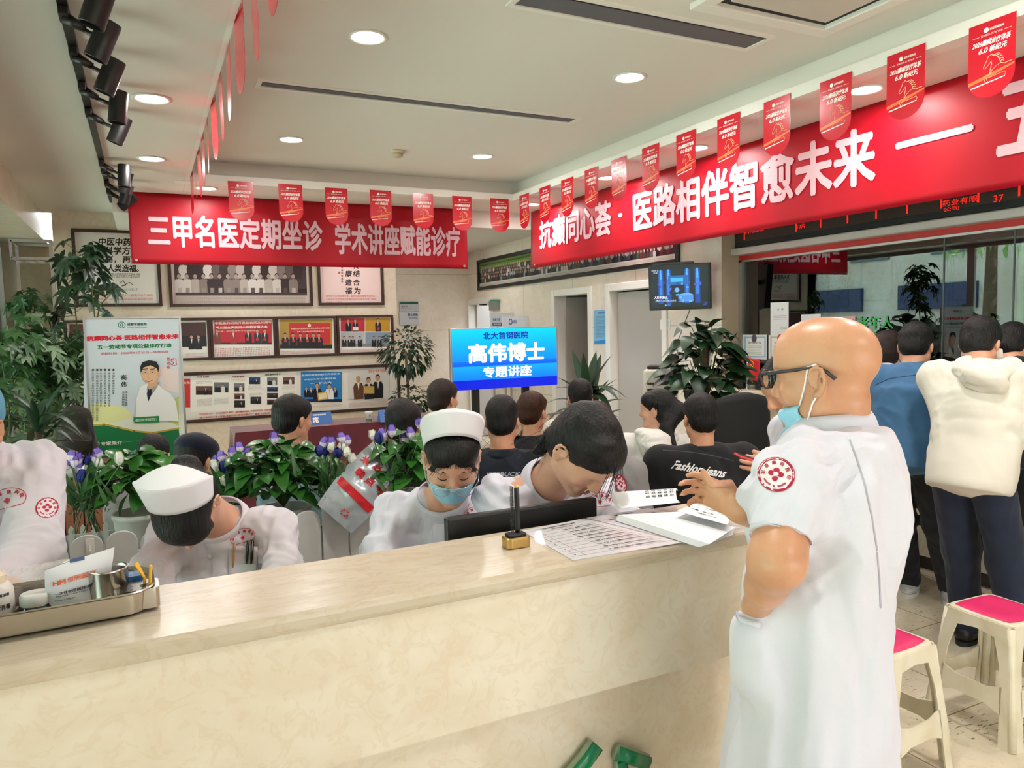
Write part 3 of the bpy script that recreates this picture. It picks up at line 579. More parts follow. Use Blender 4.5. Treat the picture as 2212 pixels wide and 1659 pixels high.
def chest_logo(bv, c, u, n, parent, sc=1., name='chest_emblem'):
    d = Decal(bv, c, u, n); P = []
    for i in range(49):
        a = 2*PI*i/48; r = 1.; y = math.sin(a)*.031+(-.006 if math.sin(a) < 0 else 0)*0; y = max(y, -.021); P.append((math.cos(a)*.045*sc, y*sc))
    d.strip(P, .0018*sc, 'c4182e'); d.arc_word('成都军盛医院', .036*sc, .021*sc, PI*.98, .02*PI, .0105*sc, 'c4182e', .03)
    q = .0082*sc; d.put([(-q, 0-q*.3), (0, -q*1.1-q*.3), (q, -q*.3), (0, q*.8)], [(0, 1, 2, 3)], 'cf2038')
    d.word('✚', 0, -.0025*sc, .0085*sc, .0085*sc, 'f4eef0')
    return d.build(name, M['printm'], parent)
# ================================================================== heads and figures
def rot_head(yawdir, pitch=0., roll=0.):
    """columns: right, forward, up; pitch>0 looks down"""
    f = unit([yawdir[0], yawdir[1], 0]); r = np.cross(f, [0, 0, 1.]); R = np.array([r, f, [0, 0, 1.]]).T
    cp, sp = math.cos(pitch), math.sin(pitch); cr, sr = math.cos(roll), math.sin(roll)
    return R @ np.array([[1, 0, 0], [0, cp, sp], [0, -sp, cp]]) @ np.array([[cr, 0, sr], [0, 1, 0], [-sr, 0, cr]])
def head_prims(c, R, s=1., fine=True, fem=False):
    w = lambda *p: np.asarray(c)+R@(np.array(p)*s)
    P = [ell(w(0, -.014, .036), np.array([.077, .097, .084])*s, R), ell(w(0, .022, -.035), np.array([.062, .072, .078])*s, R, k=.03*s), ell(w(0, .058, .035), np.array([.058, .04, .05])*s, R, k=.03*s)]
    for q in (-1, 1):
        P += [cone(w(q*.052, .0, -.062), w(q*.012, .073, -.104), .021*s, .018*s, k=.025*s), ell(w(q*.042, .062, -.028), np.array([.024, .024, .022])*s, R, k=.02*s)]
    P += [ell(w(0, .078, -.104), np.array([.020, .018, .016])*s, R, k=.018*s)]
    if fine:
        P += [cone(w(-.033, .082, .020), w(.033, .082, .020), .011*s, k=.018*s), cone(w(0, .088, .012), w(0, .112, -.031), .0085*s, .0115*s, k=.014*s)]
        for q in (-1, 1):
            P += [ell(w(q*.0115, .101, -.036), np.array([.0085, .010, .0075])*s, R, k=.008*s), ell(w(q*.031, .094, .000), np.array([.017, .012, .011])*s, R, k=.012*s, op='-'), ell(w(q*.031, .0755, -.001), np.array([.0155, .0145, .0125])*s, R, k=.006*s)]
        P += [cone(w(-.018, .086, -.066), w(.018, .086, -.066), .0075*s, k=.008*s, flat=(R[:, 2], .8)), cone(w(-.015, .086, -.077), w(.015, .086, -.077), .008*s, k=.008*s), cone(w(-.022, .094, -.0715), w(.022, .094, -.0715), .0022*s, k=.004*s, op='-')]
    for q in (-1, 1):                                            # ears
        e = w(q*.077, -.010, -.012); A = R@np.array([[math.cos(q*.35), -math.sin(q*.35), 0], [math.sin(q*.35), math.cos(q*.35), 0], [0, 0, 1]])
        if not fine: P.append(ell(e, np.array([.009, .019, .031])*s, A, k=.006*s)); continue
        P.append(ell(e+R@V3(-q*.004, 0, 0)*s, np.array([.007, .015, .027])*s, A, k=.008*s))
        rim = [(.014, -.006), (.016, .012), (.010, .027), (-.004, .032), (-.017, .025), (-.0205, .008), (-.016, -.010), (-.006, -.025), (.006, -.028)]
        pts = [e+A@V3(q*(.005 if y < .01 else .007), x, y)*s for x, y in [(a, b) for a, b in rim]]
        for a, b in zip(pts[:-1], pts[1:]): P.append(cone(a, b, .0042*s, k=.004*s))
        P.append(ell(e+A@V3(q*.005, .003, -.026)*s, np.array([.005, .008, .008])*s, A, k=.006*s))
        P.append(ell(e+A@V3(q*.009, .002, -.004)*s, np.array([.007, .007, .010])*s, A, k=.004*s, op='-'))
        P.append(cone(e+A@V3(q*.006, -.010, .014)*s, e+A@V3(q*.006, -.007, -.012)*s, .0032*s, k=.004*s))
    return P
def hand_prims(w, d, nrm, side=1, curl=(.5, .6, .7, .8), s=1., spread=.06, thumb=None):
    """wrist w, finger direction d, back-of-hand normal nrm; side=+1 puts the thumb on cross(d,nrm)"""
    d = unit(d); n = unit(np.asarray(nrm)-d*np.dot(nrm, d)); t = np.cross(d, n)*side; P = [cone(w, w+d*.03*s, .022*s, .024*s, flat=(n, .72)), ell(w+d*.055*s, np.array([.042, .040, .0155])*s, np.array([d, t, n]).T, k=.012)]
    L = [(.040, .024, .020), (.044, .028, .022), (.040, .026, .021), (.032, .019, .018)]
    for i in range(4):
        o = (1.5-i)*.0195*s; p = w+d*(.088-.006*abs(i-1.2))*s+t*o; dd = unit(d+t*(1.5-i)*spread); ang = 0; P.append(cone(w+d*.045*s+t*o*.8, p, .0105*s, .0098*s, k=.008))
        for j, l in enumerate(L[i]):
            ang += curl[i]*(1., 1.1, .7)[j]; q = p+(dd*math.cos(ang)-n*math.sin(ang))*l*s; P.append(cone(p, q, (.0095-.0009*j)*s, (.0088-.0011*j)*s, k=.004)); p = q
    a = w+d*.02*s+t*.022*s; b = a+unit(d*.7+t*.75-n*.25)*.042*s
    if thumb is not None: e1, e2 = thumb
    else: e1 = b+unit(d*.9+t*.3-n*.2)*.032*s; e2 = e1+unit(d*1.-n*.3)*.026*s
    return P+[cone(a, b, .015*s, .0115*s, k=.012), cone(b, e1, .0115*s, .0098*s, k=.004), cone(e1, e2, .0098*s, .0078*s, k=.004)]
def skin_mat(name, c, c2, rough=.45):
    m = mat(name, c, rough, c2=c2, nscale=9, spec=.35, bump=.05, bscale=220); return m
M['skin'] = skin_mat('warm_skin', (214, 160, 130), (204, 146, 116)); M['skinb'] = skin_mat('tanned_skin', (208, 155, 122), (198, 142, 110), .33); M['skinl'] = skin_mat('light_skin', (222, 172, 146), (212, 158, 132))
def hair_mat(name, c, c2): return mat(name, c, .42, c2=c2, nscale=30, stretch=(6, 6, .7), bump=.7, bscale=30, spec=.3)
M['hair'] = hair_mat('black_hair', (10, 8, 8), (20, 16, 15)); M['hairb'] = hair_mat('brown_black_hair', (24, 15, 12), (48, 30, 24))
def cloth(name, c, c2=None, rough=.8, bump=.12, bscale=500): return mat(name, c, rough, c2=c2, nscale=6, bump=bump, bscale=bscale, sheen=.1, spec=.25)
M['coat'] = cloth('white_cotton', (217, 215, 227)); M['coatl'] = cloth('white_cotton_lilac', (220, 213, 221)); M['cap'] = mat('white_starched_cotton', (240, 236, 240), .7)
M['mask'] = mat('blue_mask_fabric', (150, 206, 232), .75, bump=.1, bscale=300); M['maskw'] = mat('white_mask_elastic', (236, 240, 244), .6)
def folds(amt, scale, dirn, seed=0, amt2=.0):
    """cloth creases running along dirn"""
    d = unit(dirn); a, b, _ = frame(d)
    def fn(P, N):
        q = np.stack([P@a*scale, P@b*scale, P@d*scale*.22], 1); q += .5*vnoise(P*scale*.4, seed+5)[:, None]; v = vnoise(q, seed); v2 = vnoise(q*2.1, seed+3)
        return amt*(1-np.abs(v)*2.6)*.8+amt*.6*(np.abs(v2)*2-.4)+amt2*vnoise(P*55, seed+9)
    return fn
def mix_folds(parts):
    """parts: (centre, radius, fold function)"""
    def fn(P, N):
        t = np.zeros(len(P))
        for c, r, f in parts:
            w = np.clip(1.3-np.linalg.norm(P-np.asarray(c), axis=1)/r, 0, 1) if r else 1.; t = t+w*f(P, N)
        return t
    return fn
def skeleton(hip, F, lean=.12, neck_h=.50, sh=.18, seat=True, neckF=.0, s=1.):
    F = unit([F[0], F[1], 0]); L = np.array([-F[1], F[0], 0]); Z = V3(0, 0, 1); up = unit(Z*math.cos(lean)+F*math.sin(lean)); hip = np.asarray(hip, float)
    J = dict(F=F, L=L, up=up, hip=hip, chest=hip+up*neck_h*.68*s, neck=hip+up*neck_h*s+F*neckF); fwd = np.cross(L, up)
    J['fwd'] = unit(np.cross(L, up)) if np.dot(np.cross(L, up), F) > 0 else -unit(np.cross(L, up))
    for q, c in ((1, 'l'), (-1, 'r')):
        J['s'+c] = hip+up*(neck_h-.055)*s+L*q*sh*s; J['e'+c] = J['s'+c]-Z*.26*s+F*.06+L*q*.035; J['w'+c] = J['e'+c]+F*.20-Z*.10-L*q*.04
        J['h'+c] = hip+L*q*.085*s
        if seat: J['k'+c] = J['h'+c]+F*.40*s+L*q*.03; J['a'+c] = np.array([*(J['k'+c]+F*.02)[:2], .08])
        else: J['k'+c] = np.array([*(J['h'+c]+F*.02)[:2], hip[2]*.53]); J['a'+c] = np.array([*(J['h'+c]-F*.02+L*q*.02)[:2], .08])
    return J
def body_prims(J, s=1., hands=True, arms='lr'):
    fw = J['fwd']; P = [cone(J['hip'], J['chest'], .115*s, .13*s, flat=(fw, .72), k=.05), cone(J['hip']+J['L']*.04, J['hip']-J['L']*.04, .098*s, flat=(fw, .85), k=.05), cone(J['chest'], J['neck']-J['up']*.07*s, .135*s, .075*s, flat=(fw, .7), k=.05), cone(J['sl'], J['sr'], .048*s, flat=(fw, .9), k=.06)]
    for c in 'lr':
        q = 1 if c == 'l' else -1
        if c in arms:
            P += [cone(J['s'+c], J['e'+c], .05*s, .040*s, k=.03), cone(J['e'+c], J['w'+c], .042*s, .027*s, k=.02)]
            if hands:
                d = J.get('d'+c, unit(J['w'+c]-J['e'+c])); P += hand_prims(J['w'+c], d, J.get('n'+c, V3(0, 0, 1) if abs(d[2]) < .8 else J['F']), side=q*-1, s=s)
        P += [cone(J['h'+c]-V3(0, 0, .03), J['k'+c], .068*s, .055*s, k=.03), cone(J['k'+c], J['a'+c], .056*s, .038*s, k=.03), cone(J['a'+c]-V3(0, 0, .035), J['a'+c]-V3(0, 0, .045)+J['F']*.15, .04, .032, k=.03)]
    return P
def neck_prims(J, c, R, r=.056, s=1.): return [cone(J['neck']-J['up']*.03, np.asarray(c)+R@V3(0, -.022, -.055)*s, r*1.12, r, k=.03)]
def top_prims(J, s=1., loose=.02, hem=None, sleeve=1.0, arms='lr', hemr=.165):
    """jacket or coat over the torso and arms"""
    fw = J['fwd']; g = loose; P = [cone(J['hip']+J['up']*.04, J['chest'], .135*s+g, .142*s+g, flat=(fw, .75), k=.06), cone(J['chest'], J['neck']-J['up']*.075*s, .142*s+g, .075*s+g*.6, flat=(fw, .74), k=.06), cone(J['sl'], J['sr'], .052*s+g*.7, flat=(fw, .95), k=.06)]
    if hem is not None:
        up = J['up']; n = np.linalg.norm(J['chest']-J['hip']); a = .132*s+g
        P.append(loft(J['hip'], np.array([J['L'], unit(np.cross(up, J['L'])), up]).T, [(-hem, 0, 0, hemr*s+g, (hemr*s+g)*.80), (-hem+.03, 0, 0, hemr*s+g+.006, (hemr*s+g)*.80+.006), (.10, 0, 0, a+.012, a*.80), (n, 0, 0, a+.01, a*.78)], k=.06))
    for c in arms:
        P += [cone(J['s'+c], J['e'+c], .058*s+g, .050*s+g, k=.045)]
        if sleeve >= 1: P += [cone(J['e'+c], J['w'+c], .051*s+g, .036*s+g*.8, k=.035)]
    return P
def collar(J, m, parent, r=.075, h=.035, name='collar', tilt=.3, s=1.):
    c = J['neck']-J['up']*.025; up = unit(J['up']+J['fwd']*tilt); a = J['L']; b = np.cross(up, a)
    def fn(u, v):
        t = 2*PI*u; rr = r*(1.10-.14*v)+(.004 if 0 < v < 1 else 0); return c+(a*math.cos(t)*rr+b*math.sin(t)*rr*.92)+up*(h*v-.012+.008*math.cos(t)**2)
    return MB().grid(fn, 40, 5, closed_u=True).build(name, m, parent, smooth=True, solid=.004)
def hair_cap(c, R, s=1., kind='short', extra=()):
    w = lambda *p: np.asarray(c)+R@(np.array(p)*s)
    P = [ell(w(0, -.016, .040), np.array([.085, .105, .092])*s, R)]
    if kind == 'short': P += [ell(w(0, -.052, -.02), np.array([.073, .062, .062])*s, R, k=.02)]
    else: P += [ell(w(0, -.040, -.02), np.array([.084, .078, .085])*s, R, k=.02)]
    P += [ell(w(0, .042, .056), np.array([.071, .060, .056])*s, R, k=.015)]
    P += list(extra)
    P += [ell(w(0, .098, -.056 if kind == 'long' else -.050), np.array([.080, .088, .108])*s, R, op='-', k=.010*s)]
    for q in (-1, 1): P.append(ell(w(q*.085, .004, -.022), np.array([.022, .022, .038])*s, R, op='-', k=.008*s))
    P.append(ell(w(0, -.03, -.16), np.array([.12, .14, .075])*s, R, op='-', k=.01*s) if kind == 'short' else ell(w(0, .06, -.19), np.array([.12, .10, .08])*s, R, op='-', k=.01*s))
    return P
def strands(c, R, s, n, m, parent, fn, r=.0007, name='loose_strands'):
    b = MB()
    for i in range(n): b.tube(fn(i), [r, r, r*.8, r*.4][:4] if False else r, 4, caps=False)
    return b.build(name, m, parent, smooth=True)
# ================================================================== people
CF = V3(.438, .896, 0); CR = V3(.897, -.441, 0)                 # directions away from and to the right of the camera, on the floor
Z3 = V3(0, 0, 1)
def trousers(J, m, parent, loose=.018, s=1., length=1.):
    P = [cone(J['hip']+J['L']*.05, J['hip']-J['L']*.05, .108*s, flat=(J['fwd'], .85), k=.05), cone(J['hip'], J['hip']+J['up']*.06, .105*s, flat=(J['fwd'], .8), k=.04)]
    for c in 'lr': P += [cone(J['h'+c]-Z3*.02, J['k'+c], .080*s+loose*.5, .066*s+loose, k=.03), cone(J['k'+c], J['a'+c]+V3(0, 0, .02), .064*s+loose, .050*s+loose, k=.03)]
    return sculpt('trousers', P, .011, m, parent, .03, folds(.004, 14, (0, 0, 1), 3))
def shoes(J, m, sole, parent, s=1.):
    for c in 'lr':
        a = J['a'+c]; a = np.array([a[0], a[1], .0]); F = unit(J.get('t'+c, J['F'])); b = MB()
        o = sculpt('shoe', [cone(a+V3(0, 0, .055)-F*.03, a+V3(0, 0, .05)+F*.05, .043, .045, k=.03), cone(a+V3(0, 0, .045)+F*.05, a+V3(0, 0, .038)+F*.15, .045, .032, k=.03), cone(a+V3(0, 0, .06), a+V3(0, 0, .10), .040, .043, k=.03), ell(a+V3(0, 0, -.04), (.3, .3, .042), op='-', k=.004)], .007, m, parent, .02)
        n = 22; L = np.cross([0, 0, 1.], F); pr = []
        for i in range(n): t = 2*PI*i/n; pr.append((math.cos(t)*.125+.05, math.sin(t)*(.046-.004*math.cos(t))))
        b.prism(pr, a+V3(0, 0, .0), F, L, (0, 0, 1), .022).build('sole', sole, o, smooth=False)
# ---------------------------------------------------------------- the bald doctor at the end of the desk
BF = unit(V3(-.60, .80, 0)); BL = np.array([-BF[1], BF[0], 0])
bc = at(1787, 1040, 1.53); bald = thing('person', 'bald person in white doctor coat with lowered blue mask, one hand in pocket', 'person', (bc[0], bc[1], 0))
hc = at(1785, 810, 1.55); HR = rot_head(-CR*.74+CF*.67, .10, .02)
J = dict(F=BF, L=BL, up=Z3, fwd=BF, neck=at(1803, 940, 1.57), sl=at(1706, 1042, 1.42), el=at(1678, 1212, 1.32), wl=at(1634, 1312, 1.47), sr=at(1825, 1010, 1.72), er=at(1700, 1135, 1.62), wr=at(1598, 1100, 1.47))
J['hip'] = np.array([bc[0], bc[1], .92])+BF*.035; J['chest'] = np.array([bc[0], bc[1], 1.22])
for q, c in ((1, 'l'), (-1, 'r')):
    J['h'+c] = J['hip']+BL*q*.06; J['k'+c] = np.array([*(J['h'+c]+BF*.02)[:2], .5]); J['a'+c] = np.array([*(J['h'+c])[:2], .08])
P = body_prims(J, 1., hands=False)+neck_prims(J, hc, HR, .059)+head_prims(hc, HR, .985)+[ell(hc+HR@V3(0, .028, .055), (.068, .066, .058), HR, k=.03)]
P += [cone(J['el'], J['el']*.5+J['wl']*.5, .041, .037, k=.02), cone(J['sl'], J['el'], .044, .041, k=.03)]
P += hand_prims(J['wr'], -CR*.70+CF*.42+Z3*.42, -BL*.9+Z3*.25, side=-1, curl=(.42, .5, .55, .62), s=.80, spread=.10, thumb=(at(1538, 1046, 1.39), at(1518, 1018, 1.39)))
P += hand_prims(J['wl'], at(1646, 1420, 1.54)-J['wl'], -CF*.8-CR*.3, side=-1, curl=(.9, .9, .9, .9), s=.9)
sculpt('body', P, .0052, M['skinb'], bald, .02)
# coat: back and skirt lofted, short sleeves
U = np.array([BL, BF, Z3]).T; o0 = V3(bc[0], bc[1], 0)
def cfold(a, w): amp = np.interp(w, [.3, .75, 1.0, 1.3], [.055, .035, .012, .004]); return 1+amp*np.sin(a*7+w*3)+amp*.7*np.sin(a*12-w*5+1)+.3*amp*np.sin(a*21+w*9)
secs = [(.52, .0, .040, .225, .190), (.70, .0, .034, .210, .176), (.87, 0, .026, .192, .157), (1.0, 0, .020, .188, .155), (1.12, 0, .010, .190, .154), (1.22, 0, -.004, .198, .155), (1.30, 0, -.014, .18, .135), (1.36, 0, -.022, .15, .11), (1.40, 0, -.03, .10, .085)]
def sleeve(a, b, f0, f1, r0, r1, flat=1.):
    d = unit(b-a); s1, s2, _ = frame(d, up=BL); L = np.linalg.norm(b-a); return loft(a, np.array([s1, s2, d]).T, [(f0*L, 0, 0, r0, r0*flat), (f1*L, 0, 0, r1, r1*flat)], k=.03)
P = [loft(o0, U, secs, cfold, k=.03), cone(J['sl']-Z3*.004, J['sr'], .058, k=.06), cone(J['sl'], J['neck']-Z3*.04, .056, .066, k=.05), cone(J['sr'], J['neck']-Z3*.04, .056, .066, k=.05), cone(J['sl'], J['sl']*.6+J['el']*.4, .064, .060, k=.05), sleeve(J['sl'], J['el'], .1, .80, .064, .062), cone(J['sr'], J['er'], .068, .06, k=.04), sleeve(J['er'], J['wr'], -.1, .22, .062, .060), cone(at(1632, 1372, 1.47), at(1634, 1450, 1.50), .046, .056, k=.05)]
wr = mix_folds([(J['sl']+V3(0, 0, -.03), .22, folds(.012, 16, unit(J['neck']-J['sl'])*.4-BF*.8+Z3*.7, 1)), (o0+Z3*1.15, .35, folds(.010, 12, Z3*.9+BF*.35, 4)), (o0+Z3*.75, .5, folds(.009, 9, Z3, 8))])
coat = sculpt('doctor_coat', P, .0062, M['coat'], bald, .02, wr)
bv = bvh_of(coat)
Jc = dict(J); Jc['neck'] = at(1797, 912, 1.565); collar(Jc, M['coat'], bald, .089, .052, tilt=.12)
patch(bv, at(1676, 1024, 1.36), (CR*.97+Z3*-.22), at(1676, 1024, 1.36)*-1+V3(0, 0, EYE), bald, 1.0, 1.05)
tc = lambda px, py, D=1.4: at(px, py, D)
def on(bvx, px, py, D=1.3): d = Vector(unit(ray(px, py))); h = bvx.ray_cast(Vector((0, 0, EYE)), d, 6); return np.array(h[0]) if h[0] is not None else at(px, py, D)
sd = Decal(bv, on(bv, 1872, 1080), CR, -ray(1872, 1080)); sd.strip([((x-1872)*.00092, (1080-y)*.00095) for x, y in dense(((1852, 960), (1862, 1000), (1872, 1050), (1879, 1110), (1882, 1170), (1882, 1230), (1879, 1290)), 70)], .0026, 'aeabb8'); sd.build('back_seam', M['printm'], bald)
sb = MB(); sb.tube([on(bv, x, y)+unit(-ray(x, y))*.002 for x, y in dense(((1620, 1131), (1645, 1129), (1680, 1136), (1712, 1152)))], .0014, 6); sb.build('sleeve_hem_stitch', M['coat'], bald, smooth=True)
pk = MB(); pq = [(1582, 1319), (1596, 1329), (1612, 1336), (1628, 1341), (1643, 1345)]
pk.add([p for x, y in pq for p in (on(bv, max(x, 1590), y, 1.5)+unit(-ray(x, y))*.006, on(bv, max(x, 1590), y+13, 1.5)+unit(-ray(x, y))*.006)], [(2*k, 2*k+1, 2*k+3, 2*k+2) for k in range(4)]); pk.build('pocket_hem', M['coat'], bald, smooth=True, solid=.003)
hw = lambda *p: hc+HR@(np.array(p)*.985)
trousers(J, cloth('dark_trousers', (40, 42, 50)), bald, .004); shoes(J, M['black'], M['dark'], bald)
# glasses, mask, straps
gm = mat('dark_glasses_frame', (40, 40, 44), .3); gl = MB()
for q in (-1, 1):
    ring = [hw(q*.034+.027*math.cos(t), .118-.004*abs(math.cos(t)), .001+.020*math.sin(t)) for t in np.linspace(0, 2*PI, 21)]; gl.tube(ring, .0022, 6)
    gl.tube([hw(q*.061, .114, .012), hw(q*.076, .095, .014), hw(q*.0815, .03, .016), hw(q*.083, -.012, .020), hw(q*.083, -.030, .008), hw(q*.082, -.046, -.008)], [.003, .004, .0035, .003, .0036, .004], 8)
gl.tube([hw(-.008, .118, .006), hw(0, .121, .009), hw(.008, .118, .006)], .002, 6); go = gl.build('eyeglasses', gm, bald, smooth=True)
gl = MB()
for q in (-1, 1): gl.lathe([(0, 0), (.026, .0005)], hw(q*.034, .117, .001), 20, HR[:, 1], sy=.78)
gl.build('lens', M['clear'], go)
mk = MB()
def mfn(u, v):
    a = (u-.5)*2*1.42; return hw(.066*math.sin(a)*(1-.05*v), .024+.078*math.cos(a)*(1-.12*v)+(.006*math.sin(v*PI*3)), -.074-.060*v+.016*abs(u-.5)*2*(1-v)+.010*abs(u-.5)*(v))
mk.grid(mfn, 24, 10); mko = mk.build('face_mask', M['mask'], bald, smooth=True, solid=.0025)
st = MB(); q = -1
for q in (-1, 1):
    e = mfn(.5+q*.5, .02); e2 = mfn(.5+q*.5, .95)
    st.tube([e, hw(q*.078, .018, -.02), hw(q*.083, .006, .020), hw(q*.084, -.012, .024)], .0019, 6); st.tube([e2, hw(q*.078, .005, -.055), hw(q*.082, -.010, -.036), hw(q*.082, -.024, -.018)], .0019, 6)
st.build('mask_strap', M['maskw'], mko, smooth=True)
# ---------------------------------------------------------------- staff behind the desk
def nurse_cap(c, R, parent, s=1., h=.062, off=(0, -.028, .088), tilt=-.42):
    ct, sn = math.cos(tilt), math.sin(tilt); Q = R@np.array([[1, 0, 0], [0, ct, sn], [0, -sn, ct]]); o3 = np.asarray(c)+R@(np.array(off)*s)
    def fn(u, v):
        q = (u-.5)*2; a = q*1.75; x = math.sin(a)*(.084+.012*v); y = math.cos(a)*(.086+.004*v)+.006-.012*v; z = -.048*(1-math.cos(a))+v*(h+.014)*(1-.30*abs(q)**5)-.014*(1-v)*0
        return o3+Q@(V3(x, y, z)*s)
    o = MB().grid(fn, 44, 8).build('nurse_cap', M['cap'], parent, smooth=True, solid=.003)
    def lid(u, v):
        p = fn(u, 1.); m = o3+Q@(V3(0, -.03, h*.80)*s); q = p+(m-p)*v; return q+Q[:, 2]*.010*math.sin(PI*v)*s-Q[:, 2]*.003
    MB().grid(lid, 44, 7).build('cap_crown', M['cap'], o, smooth=True); return o
def staff(label, neck, F, lean, hpx, hD, hF, pitch, roll, mc, mskin, s=1., res=.007, arms=None, loose=.012, wr=None, hs=1., nh=.48, stand=False):
    F = unit([F[0], F[1], 0]); up = unit(Z3*math.cos(lean)+F*math.sin(lean)); hip = np.asarray(neck)-up*nh; J = skeleton(hip, F, lean, nh, .168*s, seat=True)
    J.update(arms or {}); c = at(*hpx, hD); R = rot_head(hF, pitch, roll); t = thing('person', label, 'person', (hip[0], hip[1], 0))
    kf = F*(.02 if stand else .26)+V3(0, 0, -.30 if stand else -.10); J['kl'] = J['hl']+kf; J['kr'] = J['hr']+kf
    for a in 'lr': J['a'+a] = np.array([*J['k'+a][:2], .08])
    sculpt('body', body_prims(J)+neck_prims(J, c, R)+head_prims(c, R, hs), res*.85, mskin, t, .02)
    g = J['neck']-up*.12
    w = wr or mix_folds([(J['sl'], .25, folds(.010, 15, unit(J['el']-J['sl'])*.5+F*.5, 2)), (J['sr'], .25, folds(.010, 15, unit(J['er']-J['sr'])*.5+F*.5, 6)), (J['chest'], .4, folds(.008, 11, up, 3)), (J['el'], .16, folds(.010, 17, J['L'], 5)), (J['er'], .16, folds(.010, 17, J['L'], 7))])
    co_ = sculpt('nurse_coat', top_prims(J, s, loose, hem=.12), res, mc, t, .03, w)
    Jc = dict(J); Jc['neck'] = J['neck']+up*.004; collar(Jc, mc, t, .084, .050, tilt=.45); trousers(J, M['coatl'], t)
    bv = bvh_of(co_); return t, J, c, R, co_, bv
# second from left: white cap, head bowed over the desk
N2 = staff('person in white nurse cap with bowed head and pens in her chest pocket', at(475, 1118, 2.33), -CF-CR*.05, .38, (402, 1095), 2.12, -CF+CR*.22, 1.32, .10, M['coatl'], M['skinl'], hs=.98,
           arms=dict(el=at(612, 1240, 2.2), wl=at(540, 1330, 2.0), er=at(322, 1240, 2.2), wr=at(380, 1330, 2.0), dl=-CR*.8-Z3*.3, dr=CR*.8-Z3*.3))
t, J, c, R, co_, bv = N2
sculpt('hair', hair_cap(c, R, .98, 'long', [ell(c+R@V3(0, -.11, .0), (.045, .045, .04))])+[ell(c+R@V3(-.012, .062, .042), (.066, .046, .052), R, k=.02), cone(c+R@V3(.03, .08, .04), c+R@V3(.06, .06, .01), .014, .008, k=.02), cone(c+R@V3(-.03, .08, .04), c+R@V3(-.064, .056, .0), .018, .012, k=.02)], .006, M['hair'], t, .015, folds(.0012, 40, R[:, 1], 1)); nurse_cap(c, R, t, 1.0, .085, (0, -.052, .082), -.62)
nose = at(515, 1158, 2.0); chest_logo(bv, on(bv, 524, 1160, 2), CR*.96+Z3*.25, -ray(524, 1160), t, .80)
b = Decal(bv, on(bv, 458, 1200, 2), CR, -ray(458, 1200)); b.strip([(-.008, .095), (-.001, .0), (.003, -.06)], .0016, 'a59aa4'); b.build('coat_placket', M['printm'], t)
b = MB(); p0 = on(bv, 455, 1202, 2); n0 = unit(-ray(455, 1202)); b.lathe([(0, .004), (.008, .004), (.009, .001), (.009, 0)], p0, 18, n0); b.build('coat_button', mat('pearl_button', (214, 212, 210), .25), t, smooth=True)
def pocket(t, bv, x0, y0, x1, y1, m): return MB().grid(lambda u, v: on(bv, x0+(x1-x0)*u, y0+(y1-y0)*v, 2)+unit(-ray(x0, y0))*(.004+.006*math.sin(PI*u)*(1-v)), 8, 8).build('chest_pocket', m, t, smooth=True, solid=.002)
pocket(t, bv, 494, 1180, 556, 1246, M['coatl'])
for px, py, c1, nm, q in ((507, 1172, (186, 146, 84), 'patterned ballpoint pen clipped in the nurse chest pocket', 0), (536, 1168, (24, 52, 40), 'dark green pen in the nurse chest pocket beside the clip', .1), (546, 1168, (26, 24, 24), 'black pen at the outer edge of the nurse chest pocket', .1)):
    a = on(bv, px, py, 2)+unit(-ray(px, py))*.011; e = on(bv, px-4, py+55, 2)+unit(-ray(px, py))*.010; pn = thing('pen', nm, 'pen', e, 'pens in the nurse pocket'); m1 = mat('pen_barrel', c1, .3)
    MB().tube([a, a*.3+e*.7, e], [.0042, .0042, .0012], 10).build('barrel', m1, pn, smooth=True); MB().tube([a+unit(-ray(px, py))*.006, a*.6+e*.4+unit(-ray(px, py))*.006], .0012, 6).build('pocket_clip', M['chrome'], pn, smooth=True)
a = on(bv, 523, 1236, 2)+unit(-ray(523, 1236))*.008; bd = thing('name_badge', 'clear name badge with a green stripe hanging below the nurse pocket', 'badge', a)
fr = np.array([CR, unit(np.cross(-CF, CR))*-1, -CF]).T; vv = unit(Z3-ray(523, 1236)*np.dot(Z3, ray(523, 1236))/np.dot(ray(523, 1236), ray(523, 1236))); nn = unit(np.cross(CR, vv))
MB().prism([(-.043, -.024), (.043, -.024), (.043, .024), (-.043, .024)], a, CR, vv, nn, .002).build('badge_card', mat('badge_card', (206, 214, 210), .25), bd); MB().prism([(-.040, -.016), (.040, -.016), (.040, -.003), (-.040, -.003)], a+nn*.0023, CR, vv, nn, .0004).build('badge_stripe', mat('badge_green', (40, 96, 74), .4), bd)
MB().box(a+vv*.035, (.010, .006, .026)).build('badge_clip', M['white'], bd)
